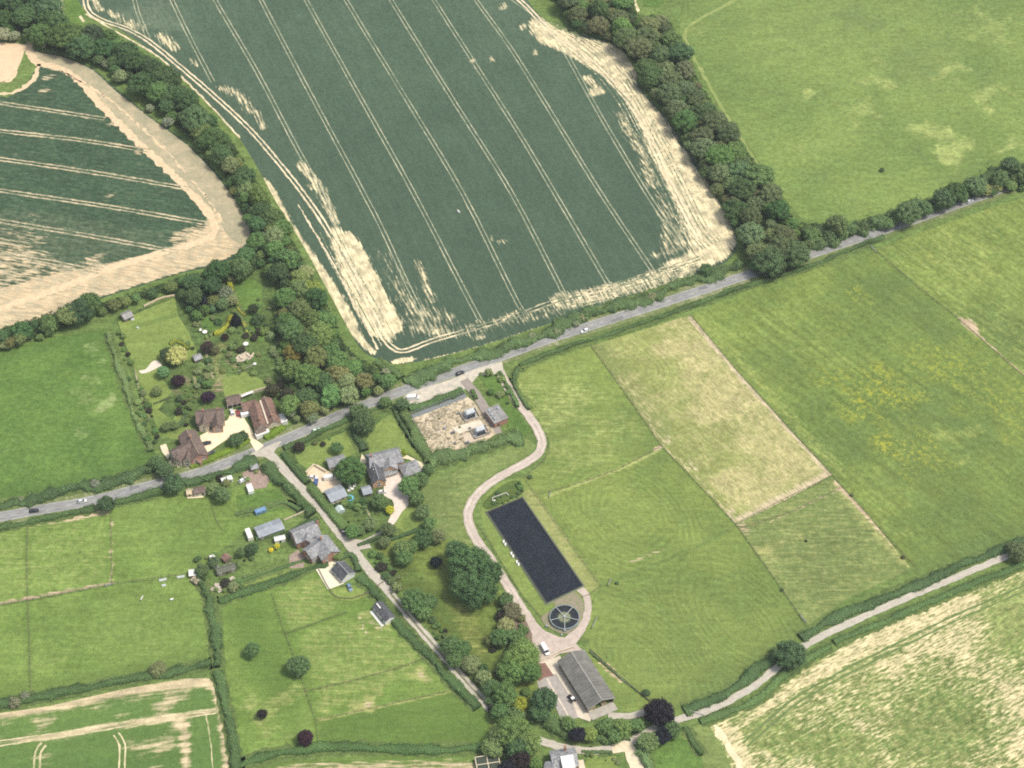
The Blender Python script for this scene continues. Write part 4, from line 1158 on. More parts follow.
ribbons('garden_path', [([(214, 332), (206, 345), (208, 362), (214, 380)], 0, 1.2), ([(194, 376), (196, 387)], 0, 1.4), ([(362, 502), (368, 512), (372, 522)], 0, .8), ([(135, 370), (142, 398), (150, 420)], 0, .6)], 1, track_mat('earth_path', (.42, .36, .25), (.17, .20, .07), .5, .3, .5), .1)
# ================================================================== VEGETATION
# ---- belt of trees between the two crop fields and down to the main road
BELT_W1 = [(-12, -12), (58, -12), (62, 20), (84, 28), (112, 32), (134, 48), (158, 64), (186, 88), (212, 116), (236, 148), (228, 172), (200, 146), (160, 108), (120, 74), (90, 60), (44, 46), (22, 34), (-12, 34)]
BELT_W2 = [(236, 148), (252, 172), (270, 200), (296, 245), (322, 292), (340, 332), (350, 365), (352, 392), (322, 408), (300, 404), (284, 392), (284, 350), (272, 322), (280, 290), (262, 262), (246, 262), (250, 230), (232, 190), (222, 168)]
BELT_W4 = [(338, 336), (358, 356), (380, 370), (398, 378), (394, 384), (368, 394), (346, 402), (320, 412), (300, 416), (286, 418), (282, 406), (300, 396), (338, 388)]
BELT_W3 = [(246, 250), (262, 262), (245, 278), (225, 275), (222, 290), (205, 312), (198, 322), (186, 306), (172, 286), (130, 300), (100, 312), (60, 328), (0, 346), (-12, 348), (-12, 330), (40, 316), (74, 300), (110, 300), (180, 276), (220, 268)]
BELT_E1 = [(552, -12), (626, -12), (638, 14), (666, 16), (676, 30), (690, 66), (722, 116), (755, 160), (786, 208), (800, 224), (800, 262), (772, 280), (752, 270), (742, 238), (722, 202), (694, 156), (668, 112), (646, 86), (636, 62), (606, 34), (572, 26)]
BELT_E2 = [(800, 222), (850, 224), (905, 211), (985, 176), (1036, 158), (1036, 182), (985, 192), (940, 205), (880, 225), (845, 236), (805, 248)]
placed = []


def belt(poly, dmin, Rr, cols, label, group, name='woodland_tree', seed=1, zc=5.5, meshes=None, sizes=None):
    """first the dominant trees far apart, then smaller ones in the gaps"""
    rs = random.Random(seed); n = 0
    for dm, ra, rb, sd in ((dmin * 1.45, Rr[1] * 1.0, Rr[1] * 1.32, 0), (dmin * .82, Rr[0] * .68, Rr[0] * 1.08, 50)):
        for q in scatter(poly, dm, zc, 9000, placed, seed + sd, inset=ra * .72):
            R = rs.uniform(ra, rb); c = rs.choice(cols); n += 1
            placed.append((q[0], q[1], R * .95))
            tree(0, 0, R * 1.08, c, label, group, name=name, world=q, h=R * rs.uniform(1.6, 2.2), meshes=meshes, squash=rs.uniform(.8, 1.1), jit=.2)
    return n


def big(x, y, R, c, label, group=None, h=None, name='broadleaf_tree', squash=.95, jit=.06, meshes=None):
    H = h or R * 1.7
    hc = R * .78 * squash
    p = G(x, y, H - hc)
    placed.append((p[0], p[1], R * .9))
    return tree(x, y, R, c, label, group, h=H, name=name, squash=squash, jit=jit, meshes=meshes)


# single trees that stand out in the belts
big(48, 20, 7, GREEN_D, 'large dark green tree near the top left corner of the photo')
big(28, 12, 6.5, GREEN_D, 'dark tree immediately left of the large one near the top left corner')
big(4, 34, 4.5, WHITEB, 'blossoming whitish tree just above the bare sandy soil patch at the left edge', name='hawthorn_tree')
big(14, 36, 3.6, WHITEB, 'second pale blossoming tree, right of the whitish one above the sandy soil patch', name='hawthorn_tree')
big(44, 44, 2.6, WHITEB, 'small pale blossoming tree right beside the mouth of the earth track', name='hawthorn_tree')
big(107, 64, 3.2, (.2, .23, .13), 'grey-white flowering tree at the upper end of the dark belt of trees', name='hawthorn_tree')
big(120, 76, 4.6, (.17, .21, .10), 'pale grey-green tree bulging over the sandy margin of the left crop field', name='hawthorn_tree')
big(150, 108, 2.6, (.30, .33, .2), 'small white-flowering tree at the belt edge halfway round the sandy margin', name='hawthorn_tree')
big(168, 122, 3.2, (.26, .29, .2), 'white-flecked tree beside the sandy margin, below the halfway white one', name='hawthorn_tree')
big(142, 84, 8, GREEN_D, 'broad dark crown standing behind the pale grey-green tree in the belt')
big(172, 96, 7.5, GREEN_D, 'broad dark crown right of centre in the belt, next to the big crop field')
big(200, 130, 6.5, (.07, .105, .035), 'rounded olive green tree where the belt narrows between the crop fields')
big(222, 156, 7, GREEN_D, 'dark round tree below the olive one where the belt turns south')
big(244, 178, 6.2, GREEN_D, 'dark round tree beside the sandy corner of the left crop field')
big(262, 212, 6.5, GREEN_D, 'dark tree at the right side of the sandy field corner, by the green margin')
big(283, 228, 5.5, GREEN_M, 'mid green round tree hanging over the bare west edge of the big crop field')
big(312, 290, 5.2, (.16, .20, .045), 'yellow-green tree on the belt edge beside the bare strip of the big field')
big(306, 272, 4.2, (.15, .18, .09), 'grey-green mottled tree above the yellow-green one on the belt edge')
big(294, 353, 5.0, (.24, .20, .055), 'ochre yellow tree inside the belt above the main road')
big(302, 371, 2.6, (.5, .42, .05), 'small bright yellow tree below the ochre tree', name='golden_tree')
big(326, 322, 6.5, GREEN_M, 'large mid green crown above the lower end of the belt')
big(336, 362, 6.2, GREEN_M, 'large round green crown at the lower right end of the belt')
big(306, 396, 4.6, GREEN_D, 'dark tree overhanging the main road near the junction')
big(324, 382, 5.4, GREEN_D, 'dark green tree at the foot of the belt beside the main road')
big(272, 390, 3.8, (.085, .08, .045), 'brownish tree behind the long red roofed house')
big(80, 311, 7.2, (.026, .052, .022), 'large dark oak on the edge of the sandy left field above the pasture', name='oak_tree')
big(3, 344, 3.2, (.15, .19, .14), 'pale grey-green tree at the left photo edge under the sandy field', name='hawthorn_tree')
NW = belt(BELT_W1, 7.6, (4.2, 6.0), [GREEN_D, GREEN_D, GREEN_M, (.035, .062, .03)], 'dark green tree in the upper belt between the two crop fields', 'trees of the upper west belt', seed=3)
NW2 = belt(BELT_W2, 6.2, (3.2, 4.7), [GREEN_M, GREEN_M, GREEN_D, GREEN_D, (.058, .092, .03), OLIVE, (.072, .10, .042)], 'green tree in the lower belt between the big crop field and the gardens', 'trees of the lower west belt', seed=5)
NW4 = belt(BELT_W4, 5.6, (2.6, 4.0), [GREEN_M, GREEN_D, OLIVE, (.075, .11, .045)], 'small tree in the strip between the lower belt and the main road', 'small trees above the main road', seed=9)
NW3 = belt(BELT_W3, 6.4, (3.0, 4.6), [GREEN_D, GREEN_D, GREEN_M, GREEN_M, OLIVE], 'green tree in the row along the south edge of the sandy west field', 'trees along the sandy field edge', seed=8)

# ---- east belt
big(770, 262, 8.2, (.036, .062, .026), 'huge dark tree left of the two giants where the east belt meets the road', squash=1.0)
big(795, 254, 7.4, (.040, .068, .028), 'huge dark round tree right beside the road at the foot of the east belt', squash=1.0)
big(908, 213, 7.4, (.042, .070, .030), 'largest dark tree on the road past the visible stretch of asphalt')
big(944, 199, 6.5, (.036, .064, .028), 'broad dark tree right of the largest roadside one')
big(985, 190, 3.4, (.14, .16, .07), 'pale olive rounded tree by the road near the right photo edge')
big(996, 187, 3.4, (.16, .19, .07), 'second pale olive tree just right of the other near the right photo edge')
big(1010, 166, 6.0, (.036, .064, .028), 'dark tree at the right photo edge above the road')
big(706, 270, 3.6, (.035, .065, .025), 'small dark tree at the bottom corner of the big crop field by the road')
big(652, 38, 5.6, (.08, .10, .075), 'tall greyish tree at the top of the east belt', squash=1.1)
NE1 = belt(BELT_E1, 7.0, (3.8, 5.4), [GREEN_D, GREEN_M, (.045, .066, .034), (.058, .078, .038), (.05, .075, .034), (.045, .068, .034), (.066, .082, .046)], 'tree in the east belt between the big crop field and the top right pasture', 'trees of the east belt', seed=11)
NE2 = belt(BELT_E2, 7.0, (3.0, 4.6), [GREEN_D, (.045, .072, .03), (.055, .085, .035)], 'tree in the roadside row below the top right pasture', 'trees along the road east', seed=13)

big(925, 209, 4.6, (.040, .070, .030), 'smaller tree filling the gap between the two broad roadside trees')
big(962, 196, 4.2, (.045, .075, .030), 'small roadside tree beside the silver car at the right', None)
big(888, 224, 3.4, (.045, .075, .030), 'small roadside tree left of the largest one past the visible asphalt')
big(1002, 180, 4.2, (.042, .072, .030), 'roadside tree behind the pale olive pair at the right photo edge')
big(830, 236, 4.2, (.042, .072, .030), 'tree leaning over the road just right of the two giants')
# undergrowth: a mass nobody could count
def undergrowth(name, polys, zc, dens, label, cat, color, leaf=.7, hmax=4.0):
    Vs = []; sh = []; rn = []; hi = []; rs = np.random.default_rng(4)
    for poly in polys:
        P = GL(poly, zc); mn = P.min(0); mxx = P.max(0); area = (mxx - mn).prod()
        n = int(area * dens); Q = rs.uniform(mn, mxx, (n, 2)); Q = Q[inside(Q, P)]
        hh = hmax * (.45 + .55 * (np.sin(Q[:, 0] * .9) * np.sin(Q[:, 1] * .8 + Q[:, 0] * .3) * .5 + .5))
        z = hh * rs.uniform(.7, 1.0, len(Q))
        Nn = np.c_[rs.standard_normal((len(Q), 2)) * .45, np.ones(len(Q))]; Nn /= np.linalg.norm(Nn, axis=1)[:, None]
        Vs.append(leaf_quads(np.c_[Q, z], Nn, leaf, rs)); sh.append(np.clip(z / hmax * .7, 0, 1)); rn.append(rs.random(len(Q))); hi.append(z / hmax)  # low leaves painted darker for the shade beneath
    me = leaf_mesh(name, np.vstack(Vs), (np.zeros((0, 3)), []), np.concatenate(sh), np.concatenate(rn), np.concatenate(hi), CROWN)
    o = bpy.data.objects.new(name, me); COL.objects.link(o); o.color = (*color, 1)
    return tag(o, label, cat, kind='stuff')


undergrowth('woodland_undergrowth', [BELT_W1, BELT_W2, BELT_W3, BELT_W4, BELT_E1, BELT_E2], 3, 6.5, 'low dark green scrub growing under the belts of trees', 'undergrowth', (.040, .072, .025))

# ---- trees around the lane, the meadow and the farm
big(470, 565, 9.6, (.028, .055, .020), 'upper crown of the very large dark tree clump beside the farm road', h=15)
big(478, 590, 8.6, (.026, .052, .019), 'lower right crown of the very large dark tree clump beside the farm road', h=14)
big(457, 552, 6.0, (.030, .058, .022), 'upper left crown of the very large dark tree clump beside the farm road', h=13)
big(489, 572, 6.2, (.026, .052, .019), 'right-hand crown of the very large dark tree clump beside the farm road', h=12)
big(462, 585, 6.5, (.028, .055, .020), 'left lower crown of the very large dark tree clump beside the farm road', h=12)
big(436, 562, 2.7, (.012, .020, .035), 'small blackish blue tree in the meadow left of the very large clump', name='dark_blue_conifer')
big(402, 549, 4.2, (.055, .085, .03), 'round tree in the meadow below the hedge, left of the darker pair')
big(412, 546, 3.6, (.05, .09, .03), 'small tree in the top of the meadow between its larger neighbours')
big(424, 538, 4.6, (.032, .066, .022), 'round dark green tree at the top of the meadow')
big(438, 536, 4.0, (.08, .10, .06), 'greyish tree at the top right of the meadow beside the pale pasture')
big(430, 524, 3.6, (.045, .085, .03), 'tree above the greyish one, along the garden boundary')
big(404, 558, 4.0, (.045, .08, .028), 'lower tree of the group at the top of the meadow')
big(414, 601, 5.6, (.036, .068, .024), 'largest dark tree of the row between the lane and the meadow')
big(427, 603, 4.6, (.038, .072, .026), 'right-hand dark tree of the group beside the lane opposite the black shed')
big(424, 612, 4.0, (.05, .085, .03), 'lower tree of the group beside the lane opposite the black shed')
big(450, 646, 4.6, (.04, .075, .026), 'green tree beside the lane below the meadow gap')
big(462, 650, 4.2, (.042, .08, .026), 'second green tree beside the lane, right of the one below the meadow gap')
big(455, 660, 3.8, (.05, .085, .03), 'third green tree beside the lane below the meadow gap')
big(471, 664, 4.2, (.095, .12, .075), 'greyish round tree beside the lower lane')
big(484, 678, 3.6, (.10, .13, .08), 'pale grey-green tree beside the lower lane, below the greyish round one')
big(491, 688, 4.0, (.035, .065, .024), 'dark tree at the lower end of the lane row')
big(512, 680, 3.0, (.05, .09, .03), 'small green tree left under the bright yew green clump')
big(506, 600, 3.6, (.045, .08, .03), 'tree below the very large clump beside the brown earth bank')
big(512, 612, 4.6, (.18, .18, .10), 'pale blossoming chestnut coloured tree beside the brown earth bank', name='blossoming_tree')
big(506, 626, 4.0, (.13, .15, .08), 'pale greenish blossoming tree below the chestnut coloured one', name='blossoming_tree')
big(500, 638, 4.2, (.04, .075, .026), 'dark tree left of the farm yard entrance, above the big round green one')
big(515, 638, 4.6, (.05, .088, .03), 'green tree by the yard entrance above the big round green one')
big(522, 656, 8.2, (.055, .095, .026), 'big round bright green tree left of the white van in the farm yard', h=13)
big(512, 670, 6.0, (.045, .085, .024), 'green crown lower left of the big round bright green tree by the farm yard', h=11)
big(530, 672, 5.0, (.042, .08, .024), 'green crown beside the red yard surface', h=10)
big(505, 694, 5.4, (.045, .085, .025), 'green tree left of the golden leaved tree')
big(520, 704, 3.4, (.36, .40, .05), 'golden yellow leaved tree among green trees near the lower lane', name='golden_tree')
big(514, 700, 2.4, (.30, .36, .05), 'small yellow leaved tree left beside the golden one', name='golden_tree')
big(544, 700, 5.6, (.030, .060, .026), 'dark tree with a round crown left of the concrete slab', h=10)
big(540, 712, 4.2, (.035, .068, .026), 'dark tree below the one left of the concrete slab')
big(500, 712, 4.4, (.04, .078, .026), 'green tree at the hidden bend of the lane')
big(515, 716, 4.2, (.05, .085, .03), 'green tree below the golden leaved tree')
big(500, 736, 5.2, (.055, .085, .032), 'olive green tree at the corner of the bottom hedge')
big(512, 732, 6.6, (.06, .10, .03), 'large lighter green tree above the lower lane bend', h=11)
big(530, 742, 5.2, (.065, .10, .03), 'tree overhanging the lane right of the large lighter one', h=9)
big(518, 748, 5.4, (.03, .058, .024), 'dark lower tree at the bottom of the lane bend', h=9)
big(492, 748, 4.6, (.06, .09, .035), 'olive tree next to the white framed greenhouse', h=7)
big(519, 760, 4.4, PURPLE, 'dark purple tree at the bottom photo edge right of the greenhouse', name='purple_beech')
big(508, 768, 3.6, (.018, .016, .035), 'blackish purple tree at the very bottom right of the greenhouse frame', name='purple_beech')
big(536, 764, 2.8, (.05, .09, .025), 'small green tree between the purple tree and the white roofed house')
big(578, 735, 4.0, (.020, .016, .036), 'dark purple tree in the green row above the lane', name='purple_beech')
big(590, 734, 3.6, (.12, .17, .045), 'light yellow-green tree right of the dark purple one in the row')
big(568, 724, 3.6, (.055, .095, .03), 'green tree at the lower end of the concrete slab')
big(606, 726, 4.0, (.045, .082, .028), 'green tree below the open end of the barn')
big(622, 728, 4.4, (.06, .10, .03), 'green tree in the row left of the dark purple giant')
big(636, 726, 3.4, (.05, .09, .03), 'green tree touching the left of the dark purple giant')
big(614, 736, 3.6, (.05, .09, .03), 'low green tree above the driveway mouth')
big(659, 713, 6.2, (.022, .014, .030), 'dark purple giant tree at the fork of the lane', h=9.5, name='purple_beech')
big(663, 736, 4.0, (.018, .018, .036), 'dark purple tree below the purple giant', name='purple_beech')
big(672, 730, 3.8, (.045, .08, .03), 'dark green tree right of the lower purple tree')
big(648, 742, 4.4, (.06, .095, .035), 'grey-green round tree between the driveway and the lower purple tree')
big(790, 655, 6.6, (.030, .058, .026), 'large dark tree standing over the lane at the lower right', h=10)
big(1018, 552, 4.6, (.05, .07, .03), 'dark tree at the right photo edge over the lane')
big(1012, 548, 3.0, (.06, .08, .04), 'small tree left beside the one at the right photo edge over the lane')
# gardens and fields
big(350, 471, 7.4, (.038, .078, .024), 'big round green tree in the garden between the grey roofs', h=10.5)
big(364, 424, 5.4, (.040, .068, .026), 'large dark tree hanging over the main road south side', h=10)
big(359, 412, 4.6, (.042, .070, .028), 'left lobe of trees beside the large dark one over the main road', h=8)
big(337, 448, 3.3, (.045, .085, .03), 'upright dark bushy tree in the lawn left of the big round garden tree')
big(299, 447, 2.8, (.06, .045, .035), 'low brown-red leaved tree in the corner lawn')
big(177, 356, 5.6, (.56, .57, .22), 'large round pale yellow tree in the western garden', h=8.5, name='golden_tree', jit=.02)
big(167, 354, 4.0, (.028, .048, .025), 'dark tree behind the left of the large round yellow tree')
big(163, 372, 3.4, (.06, .12, .05), 'bright green round tree beside the patio below the yellow tree')
big(178, 381, 3.6, (.045, .020, .034), 'dark maroon round tree below the yellow one', name='purple_beech', jit=.02)
big(208, 397, 3.4, (.040, .015, .045), 'deep purple tree touching the roof of the brown tiled house', name='purple_beech', jit=.02)
big(157, 391, 2.8, (.13, .19, .07), 'small pale green tree in the lawn left of the maroon tree')
big(226, 293, 4.2, (.19, .23, .14), 'pale grey-white leaved tree at the head of the garden', name='willow_tree')
big(232, 300, 3.2, (.15, .19, .12), 'second greyish tree just lower right of the pale grey-white one', name='willow_tree')
big(222, 304, 3.6, (.05, .085, .035), 'round green tree below the pale grey-white one')
big(204, 302, 3.4, (.014, .018, .028), 'near-black conifer left of the garden head', name='dark_blue_conifer', meshes=CON)
big(212, 309, 2.8, (.035, .07, .035), 'dark green conifer right of the near-black one', name='conifer', meshes=CON)
big(236, 320, 3.8, (.012, .016, .024), 'near-black conifer between the two yellow hedges', name='dark_blue_conifer', meshes=CON)
big(253, 309, 2.8, (.018, .028, .024), 'small very dark tree at the right edge of the upper lawn', name='dark_blue_conifer')
big(225, 337, 1.9, (.035, .02, .02), 'small blackish red shrub tree at the end of the curved yellow hedge', name='purple_beech')
big(207, 347, 3.6, (.065, .05, .045), 'brownish purple tree above the small grey garden shed')
big(215, 350, 2.8, (.05, .06, .035), 'dim olive tree right beside the brownish one over the garden shed')
big(174, 425, 2.4, (.16, .22, .08), 'pale yellow-green shrub tree above the brown roofed corner house')
big(166, 427, 2.6, (.06, .09, .035), 'low round tree in the lawn above the brown roofed corner house')
big(236, 440, 3.8, (.035, .062, .026), 'dark tree in front of the gravel drive at the roadside')
big(243, 436, 2.6, (.032, .058, .026), 'darker pointed tree right of the one in front of the gravel drive')
big(174, 484, 5.2, (.032, .062, .026), 'dark tree overhanging the main road left of the corner house', h=9)
big(165, 470, 4.4, (.04, .07, .03), 'tree at the lower corner of the long west pasture beside the road')
big(156, 463, 4.0, (.042, .075, .03), 'tree up the hedge from the lower corner of the west pasture')
big(106, 504, 4.4, (.028, .052, .022), 'dark round tree on the south edge of the main road between the pale paddocks')
big(222, 495, 4.2, (.06, .10, .04), 'round green tree between the white shed and the caravan pasture')
big(213, 489, 3.2, (.10, .15, .06), 'light green tree left of the round one near the cream shed')
big(298, 666, 5.2, (.038, .070, .026), 'round dark green tree standing alone in the middle of the paddock', h=8)
big(252, 650, 3.4, (.042, .078, .028), 'smaller round tree alone left of the middle of the paddock', h=6)
big(305, 738, 3.8, (.050, .016, .034), 'maroon round tree alone at the bottom of the paddock', h=6.5, name='purple_beech', jit=.02)
big(262, 714, 2.4, (.030, .022, .028), 'small dark ragged tree at the lower left of the paddock', h=4.5, name='purple_beech')
big(158, 669, 3.9, (.07, .09, .065), 'grey-green bushy tree on the hedge below the west pasture', h=5)
big(312, 417, 3.2, (.20, .25, .14), 'white-green blossoming tree on the north side of the main road', name='blossoming_tree')
big(290, 412, 2.8, (.18, .20, .14), 'grey-white tree behind the white conservatory', name='blossoming_tree')
big(287, 394, 3.4, (.075, .068, .045), 'brown-grey tree right behind the red roofed house')
big(385, 402, 3.0, (.05, .085, .03), 'small green tree at the top of the square lawn by the main road')
big(402, 404, 3.2, (.04, .07, .03), 'dark bushy tree at the corner between the garden and the gravel compound')
big(409, 486, 4.8, (.045, .085, .028), 'green tree right of the pinkish drive below the pyramid roof')
big(420, 480, 4.2, (.04, .075, .026), 'green tree below the pyramid roofed garage')
big(428, 470, 3.2, (.045, .08, .03), 'small green tree at the lower corner of the gravel compound')
big(416, 498, 4.0, (.05, .09, .03), 'second green tree down the right edge of the drive')
big(423, 512, 3.8, (.055, .09, .035), 'third green tree down the right edge of the drive')
big(380, 502, 4.0, (.038, .068, .025), 'dark tree in the planted circle left of the drive')
big(390, 510, 2.3, (.58, .57, .06), 'small round brilliant yellow tree beside the drive', name='golden_tree', jit=.02)
big(384, 542, 3.1, (.06, .085, .04), 'olive tree arching over the side track to the lane')
big(388, 530, 3.6, (.055, .08, .035), 'olive-brown tree overhanging the end of the pink drive')
big(352, 532, 3.4, (.05, .10, .03), 'fresh green tree in the garden corner beside the lane junction')
big(370, 524, 3.4, (.13, .18, .08), 'pale flowering tree in the lower garden', name='blossoming_tree')
big(360, 530, 2.6, (.055, .095, .035), 'small tree between the fresh green and the pale flowering one')
big(331, 549, 3.0, (.05, .085, .03), 'small tree between the slate cottages and the lane')
big(338, 556, 2.4, (.07, .11, .035), 'lime green small tree above the slate garage')
big(277, 546, 1.4, (.56, .54, .06), 'small brilliant yellow shrub tree in the garden beside the cottages', name='golden_tree', jit=.02)
big(271, 550, 1.2, (.70, .60, .05), 'tiny brilliant yellow shrub left of the other yellow one', name='golden_tree', jit=.02)
big(252, 549, 3.4, (.028, .055, .024), 'dark tree between the long pale grey shed and the lawn')
big(241, 552, 2.6, (.05, .085, .035), 'small green tree right of the red roofed shed')
big(214, 562, 2.6, (.04, .07, .03), 'small tree behind the white tank by the smallholding')
big(202, 571, 3.0, (.045, .075, .03), 'tree left of the smallholding sheds')

# solitary bushes in the open fields
bush(882, 170, 1.4, (.03, .05, .025), 'lone small dark bush in the top right pasture')
bush(530, 477, 1.3, (.04, .07, .03), 'small dark bush on the fence by the farm road bend')
bush(617, 583, 1.0, (.035, .06, .03), 'small dark bush in the mown pasture near the lagoon corner')
bush(782, 590, .9, (.035, .06, .03), 'small dark bush on the fence at the bottom of the dull pasture')
bush(903, 557, 1.1, (.05, .06, .03), 'small dark bush at the lower end of the worn fence line')
bush(852, 495, 1.0, (.05, .07, .03), 'small bush on the worn fence line below its corner')
bush(806, 541, .7, (.05, .05, .03), 'tiny dark bush in the middle of the dull pasture')
bush(646, 693, 1.9, (.035, .065, .028), 'bush on the fence between the barn lawn and the mown pasture')
for (x, y, R) in ((557, 332, 2.2), (583, 318, 2.6), (576, 324, 2.0), (532, 336, 2.2)):
    bush(x, y, R, (.34, .36, .20), 'white blossoming bush in the north hedge of the main road, left of the white car', 'white bushes in the north road hedge', name='hawthorn_bush')
bush(652, 297, 2.6, (.36, .38, .22), 'large white blossoming bush in the road hedge right of the white car', name='hawthorn_bush')
bush(386, 372, 2.4, (.30, .33, .2), 'white-flecked bush at the bottom corner of the big field by the road', name='hawthorn_bush')
bush(95, 484, 2.6, (.34, .36, .24), 'whitish blossoming bush in the hedge of the west pasture above the road', name='hawthorn_bush')
bush(21, 499, 1.6, (.3, .32, .2), 'small whitish bush in the roadside hedge at the left', name='hawthorn_bush')
bush(14, 703, 3.0, (.22, .24, .15), 'pale tangled bush in the hedge at the far left bottom', name='hawthorn_bush')
bush(25, 696, 2.2, (.20, .22, .14), 'second pale bush right of the tangled one at the far left bottom', name='hawthorn_bush')
bush(404, 453, 1.9, (.28, .40, .04), 'lime yellow bush behind the slate roofed house')
bush(172, 464, 2.2, (.26, .30, .2), 'pale blossoming bush at the corner of the sandstone patio', name='hawthorn_bush')

GSH = [GREEN_M, GREEN_M, GREEN_D, (.07, .11, .04), (.10, .15, .05), OLIVE, (.09, .12, .07), (.05, .045, .035)]


def shrubs(poly, dmin, Rr, label, group, seed, cols=GSH, n=1500):
    pts = scatter(poly, dmin * .74, 1.2, n * 2, placed, seed); rs = random.Random(seed)
    for q in pts:
        if sin(q[0] * .35 + seed) + sin(q[1] * .41 + q[0] * .1) < -.75: continue
        R = Rr[0] * .55 + (Rr[1] * 1.05 - Rr[0] * .55) * rs.random() ** 1.7; bush(0, 0, R, rs.choice(cols), label, group, world=q, squash=rs.uniform(.7, 1.2))
    return len(pts)


SH = 0
SH += shrubs([(186, 340), (204, 330), (240, 330), (275, 320), (282, 350), (280, 400), (268, 392), (262, 374), (225, 372), (214, 398), (196, 392), (190, 380), (196, 362)], 4.6, (1.2, 2.6), 'garden shrub in the terraced garden above the red roofed houses', 'shrubs of the terraced garden', 21)
SH += shrubs([(186, 300), (240, 292), (236, 330), (202, 338), (192, 322)], 5.2, (1.4, 2.4), 'garden shrub at the head of the western gardens below the tree row', 'shrubs at the garden head', 22)
SH += shrubs([(180, 392), (198, 384), (200, 400), (192, 412), (186, 425), (178, 415), (176, 402)], 3.6, (1.2, 2.2), 'garden shrub between the west lawn and the brown roofed houses', 'shrubs by the brown roofs', 23)
SH += shrubs([(340, 496), (362, 500), (385, 505), (384, 522), (372, 532), (345, 526), (332, 506)], 3.8, (1.0, 2.0), 'garden shrub in the vegetable garden beside the thick trimmed hedge', 'shrubs of the vegetable garden', 24)
SH += shrubs([(288, 452), (345, 432), (352, 424), (385, 412), (380, 420), (350, 434), (298, 452), (296, 466), (302, 476)], 4.6, (1.0, 1.9), 'low shrub in the flower beds along the corner garden', 'shrubs of the corner garden', 25)
SH += shrubs([(368, 546), (386, 560), (400, 580), (398, 590), (378, 566)], 4.2, (1.6, 2.8), 'bushy shrub on the east side of the lane below the side track', 'shrubs beside the lane', 26)
SH += shrubs([(432, 618), (446, 636), (440, 640), (428, 625)], 4.2, (1.4, 2.2), 'shrub beside the lane between the two tree groups', 'shrubs between tree groups', 27)
SH += shrubs([(183, 486), (235, 474), (262, 462), (268, 470), (240, 482), (206, 490)], 4.4, (1.2, 2.2), 'shrub in the smallholding south of the main road', 'shrubs by the smallholding', 28)
SH += shrubs([(194, 560), (240, 545), (262, 545), (250, 560), (212, 575), (200, 580)], 4.2, (1.2, 2.2), 'shrub among the sheds at the edge of the southwest pasture', 'shrubs among the sheds', 29)
SH += shrubs([(215, 595), (255, 580), (262, 574), (240, 574), (216, 588)], 4.4, (1.4, 2.4), 'shrub round the heap of pale frames', 'shrubs round the pale frames', 30)
SH += shrubs([(546, 730), (600, 740), (612, 745), (600, 724), (560, 722), (550, 716)], 4.6, (1.8, 3.0), 'shrub in the thick green row between the farm slab and the lane', 'shrubs above the lane', 31)
SH += shrubs([(485, 700), (530, 690), (545, 715), (535, 735), (505, 728)], 4.6, (2.0, 3.2), 'understorey bush among the trees at the hidden lane bend', 'bushes at the lane bend', 32)
SH += shrubs([(488, 640), (505, 632), (508, 665), (496, 675)], 5, (2.0, 3.0), 'understorey bush on the meadow side of the farm yard trees', 'bushes at the meadow side', 33)
SH += shrubs([(480, 372), (498, 370), (512, 398), (505, 405), (492, 396)], 5, (1.4, 2.4), 'shrub on the green wedge beside the farm road mouth', 'shrubs on the green wedge', 34)
SH += shrubs([(118, 330), (122, 332), (140, 385), (158, 430), (164, 452), (150, 446), (134, 405)], 3.8, (1.2, 2.2), 'scrubby bush in the boundary between the west pasture and the garden lawn', 'bushes of the pasture boundary', 35)
SH += shrubs([(584, 754), (612, 752), (618, 762), (604, 760)], 2.6, (.7, 1.2), 'small round shrub by the lane beside the white roofed house', 'shrubs by the white roofed house', 36)
SH += shrubs([(500, 488), (520, 480), (524, 492), (505, 502), (492, 506)], 2.6, (.9, 1.4), 'low scrub bush in the oval bed above the lagoon', 'bushes of the oval bed', 37, cols=[GREEN_D, GREEN_M])

SH += shrubs([(256, 298), (272, 300), (286, 320), (290, 360), (284, 400), (266, 388), (270, 350), (258, 330)], 6.0, (1.8, 3.4), 'bushy shrub on the slope between the gardens and the lower belt of trees', 'shrubs between garden and belt', 38)
SH += shrubs([(498, 596), (508, 596), (524, 622), (530, 648), (512, 650), (500, 620)], 3.8, (1.8, 3.0), 'scrubby bush between the meadow and the brown earth bank of the farm road', 'scrub above the farm yard', 39)
SH += shrubs([(432, 616), (440, 616), (476, 660), (500, 690), (496, 704), (480, 684), (456, 654)], 4.0, (1.6, 2.9), 'scrubby bush filling the gaps along the lower lane on the meadow side', 'scrub along the lower lane', 40)
# ---- hedges
hedge([(404, 382), (440, 371), (480, 357), (520, 343), (560, 329), (600, 312), (640, 300), (680, 287), (716, 275), (740, 266)], 6.0, 2.6, 'thick dark hedge between the big crop field and the main road', (.045, .078, .03), rough=.8, leaf=.5)
hedge([(520, 366), (545, 356), (585, 342), (620, 331), (660, 318), (700, 303), (745, 287), (790, 274), (830, 258), (862, 246), (884, 238)], 2.2, 1.6, 'long low hedge along the south side of the main road', (.038, .068, .024), rough=.5)
hedge([(806, 248), (830, 240), (855, 231), (890, 219), (930, 204), (985, 184), (1040, 164)], 6.5, 3.6, 'tall ragged roadside hedge below the top right pasture', (.042, .072, .028), rough=1.0, leaf=.6)
hedge([(519, 367), (514, 376), (515, 388), (522, 400), (530, 410)], 1.6, 1.4, 'short hedge curving from the main road down beside the farm road', (.04, .07, .025))
hedge([(-20, 511), (0, 506), (50, 497), (100, 485), (130, 477), (158, 468)], 5.5, 2.6, 'tall dark hedge between the west pasture and the main road', (.034, .062, .024), rough=.7, leaf=.5)
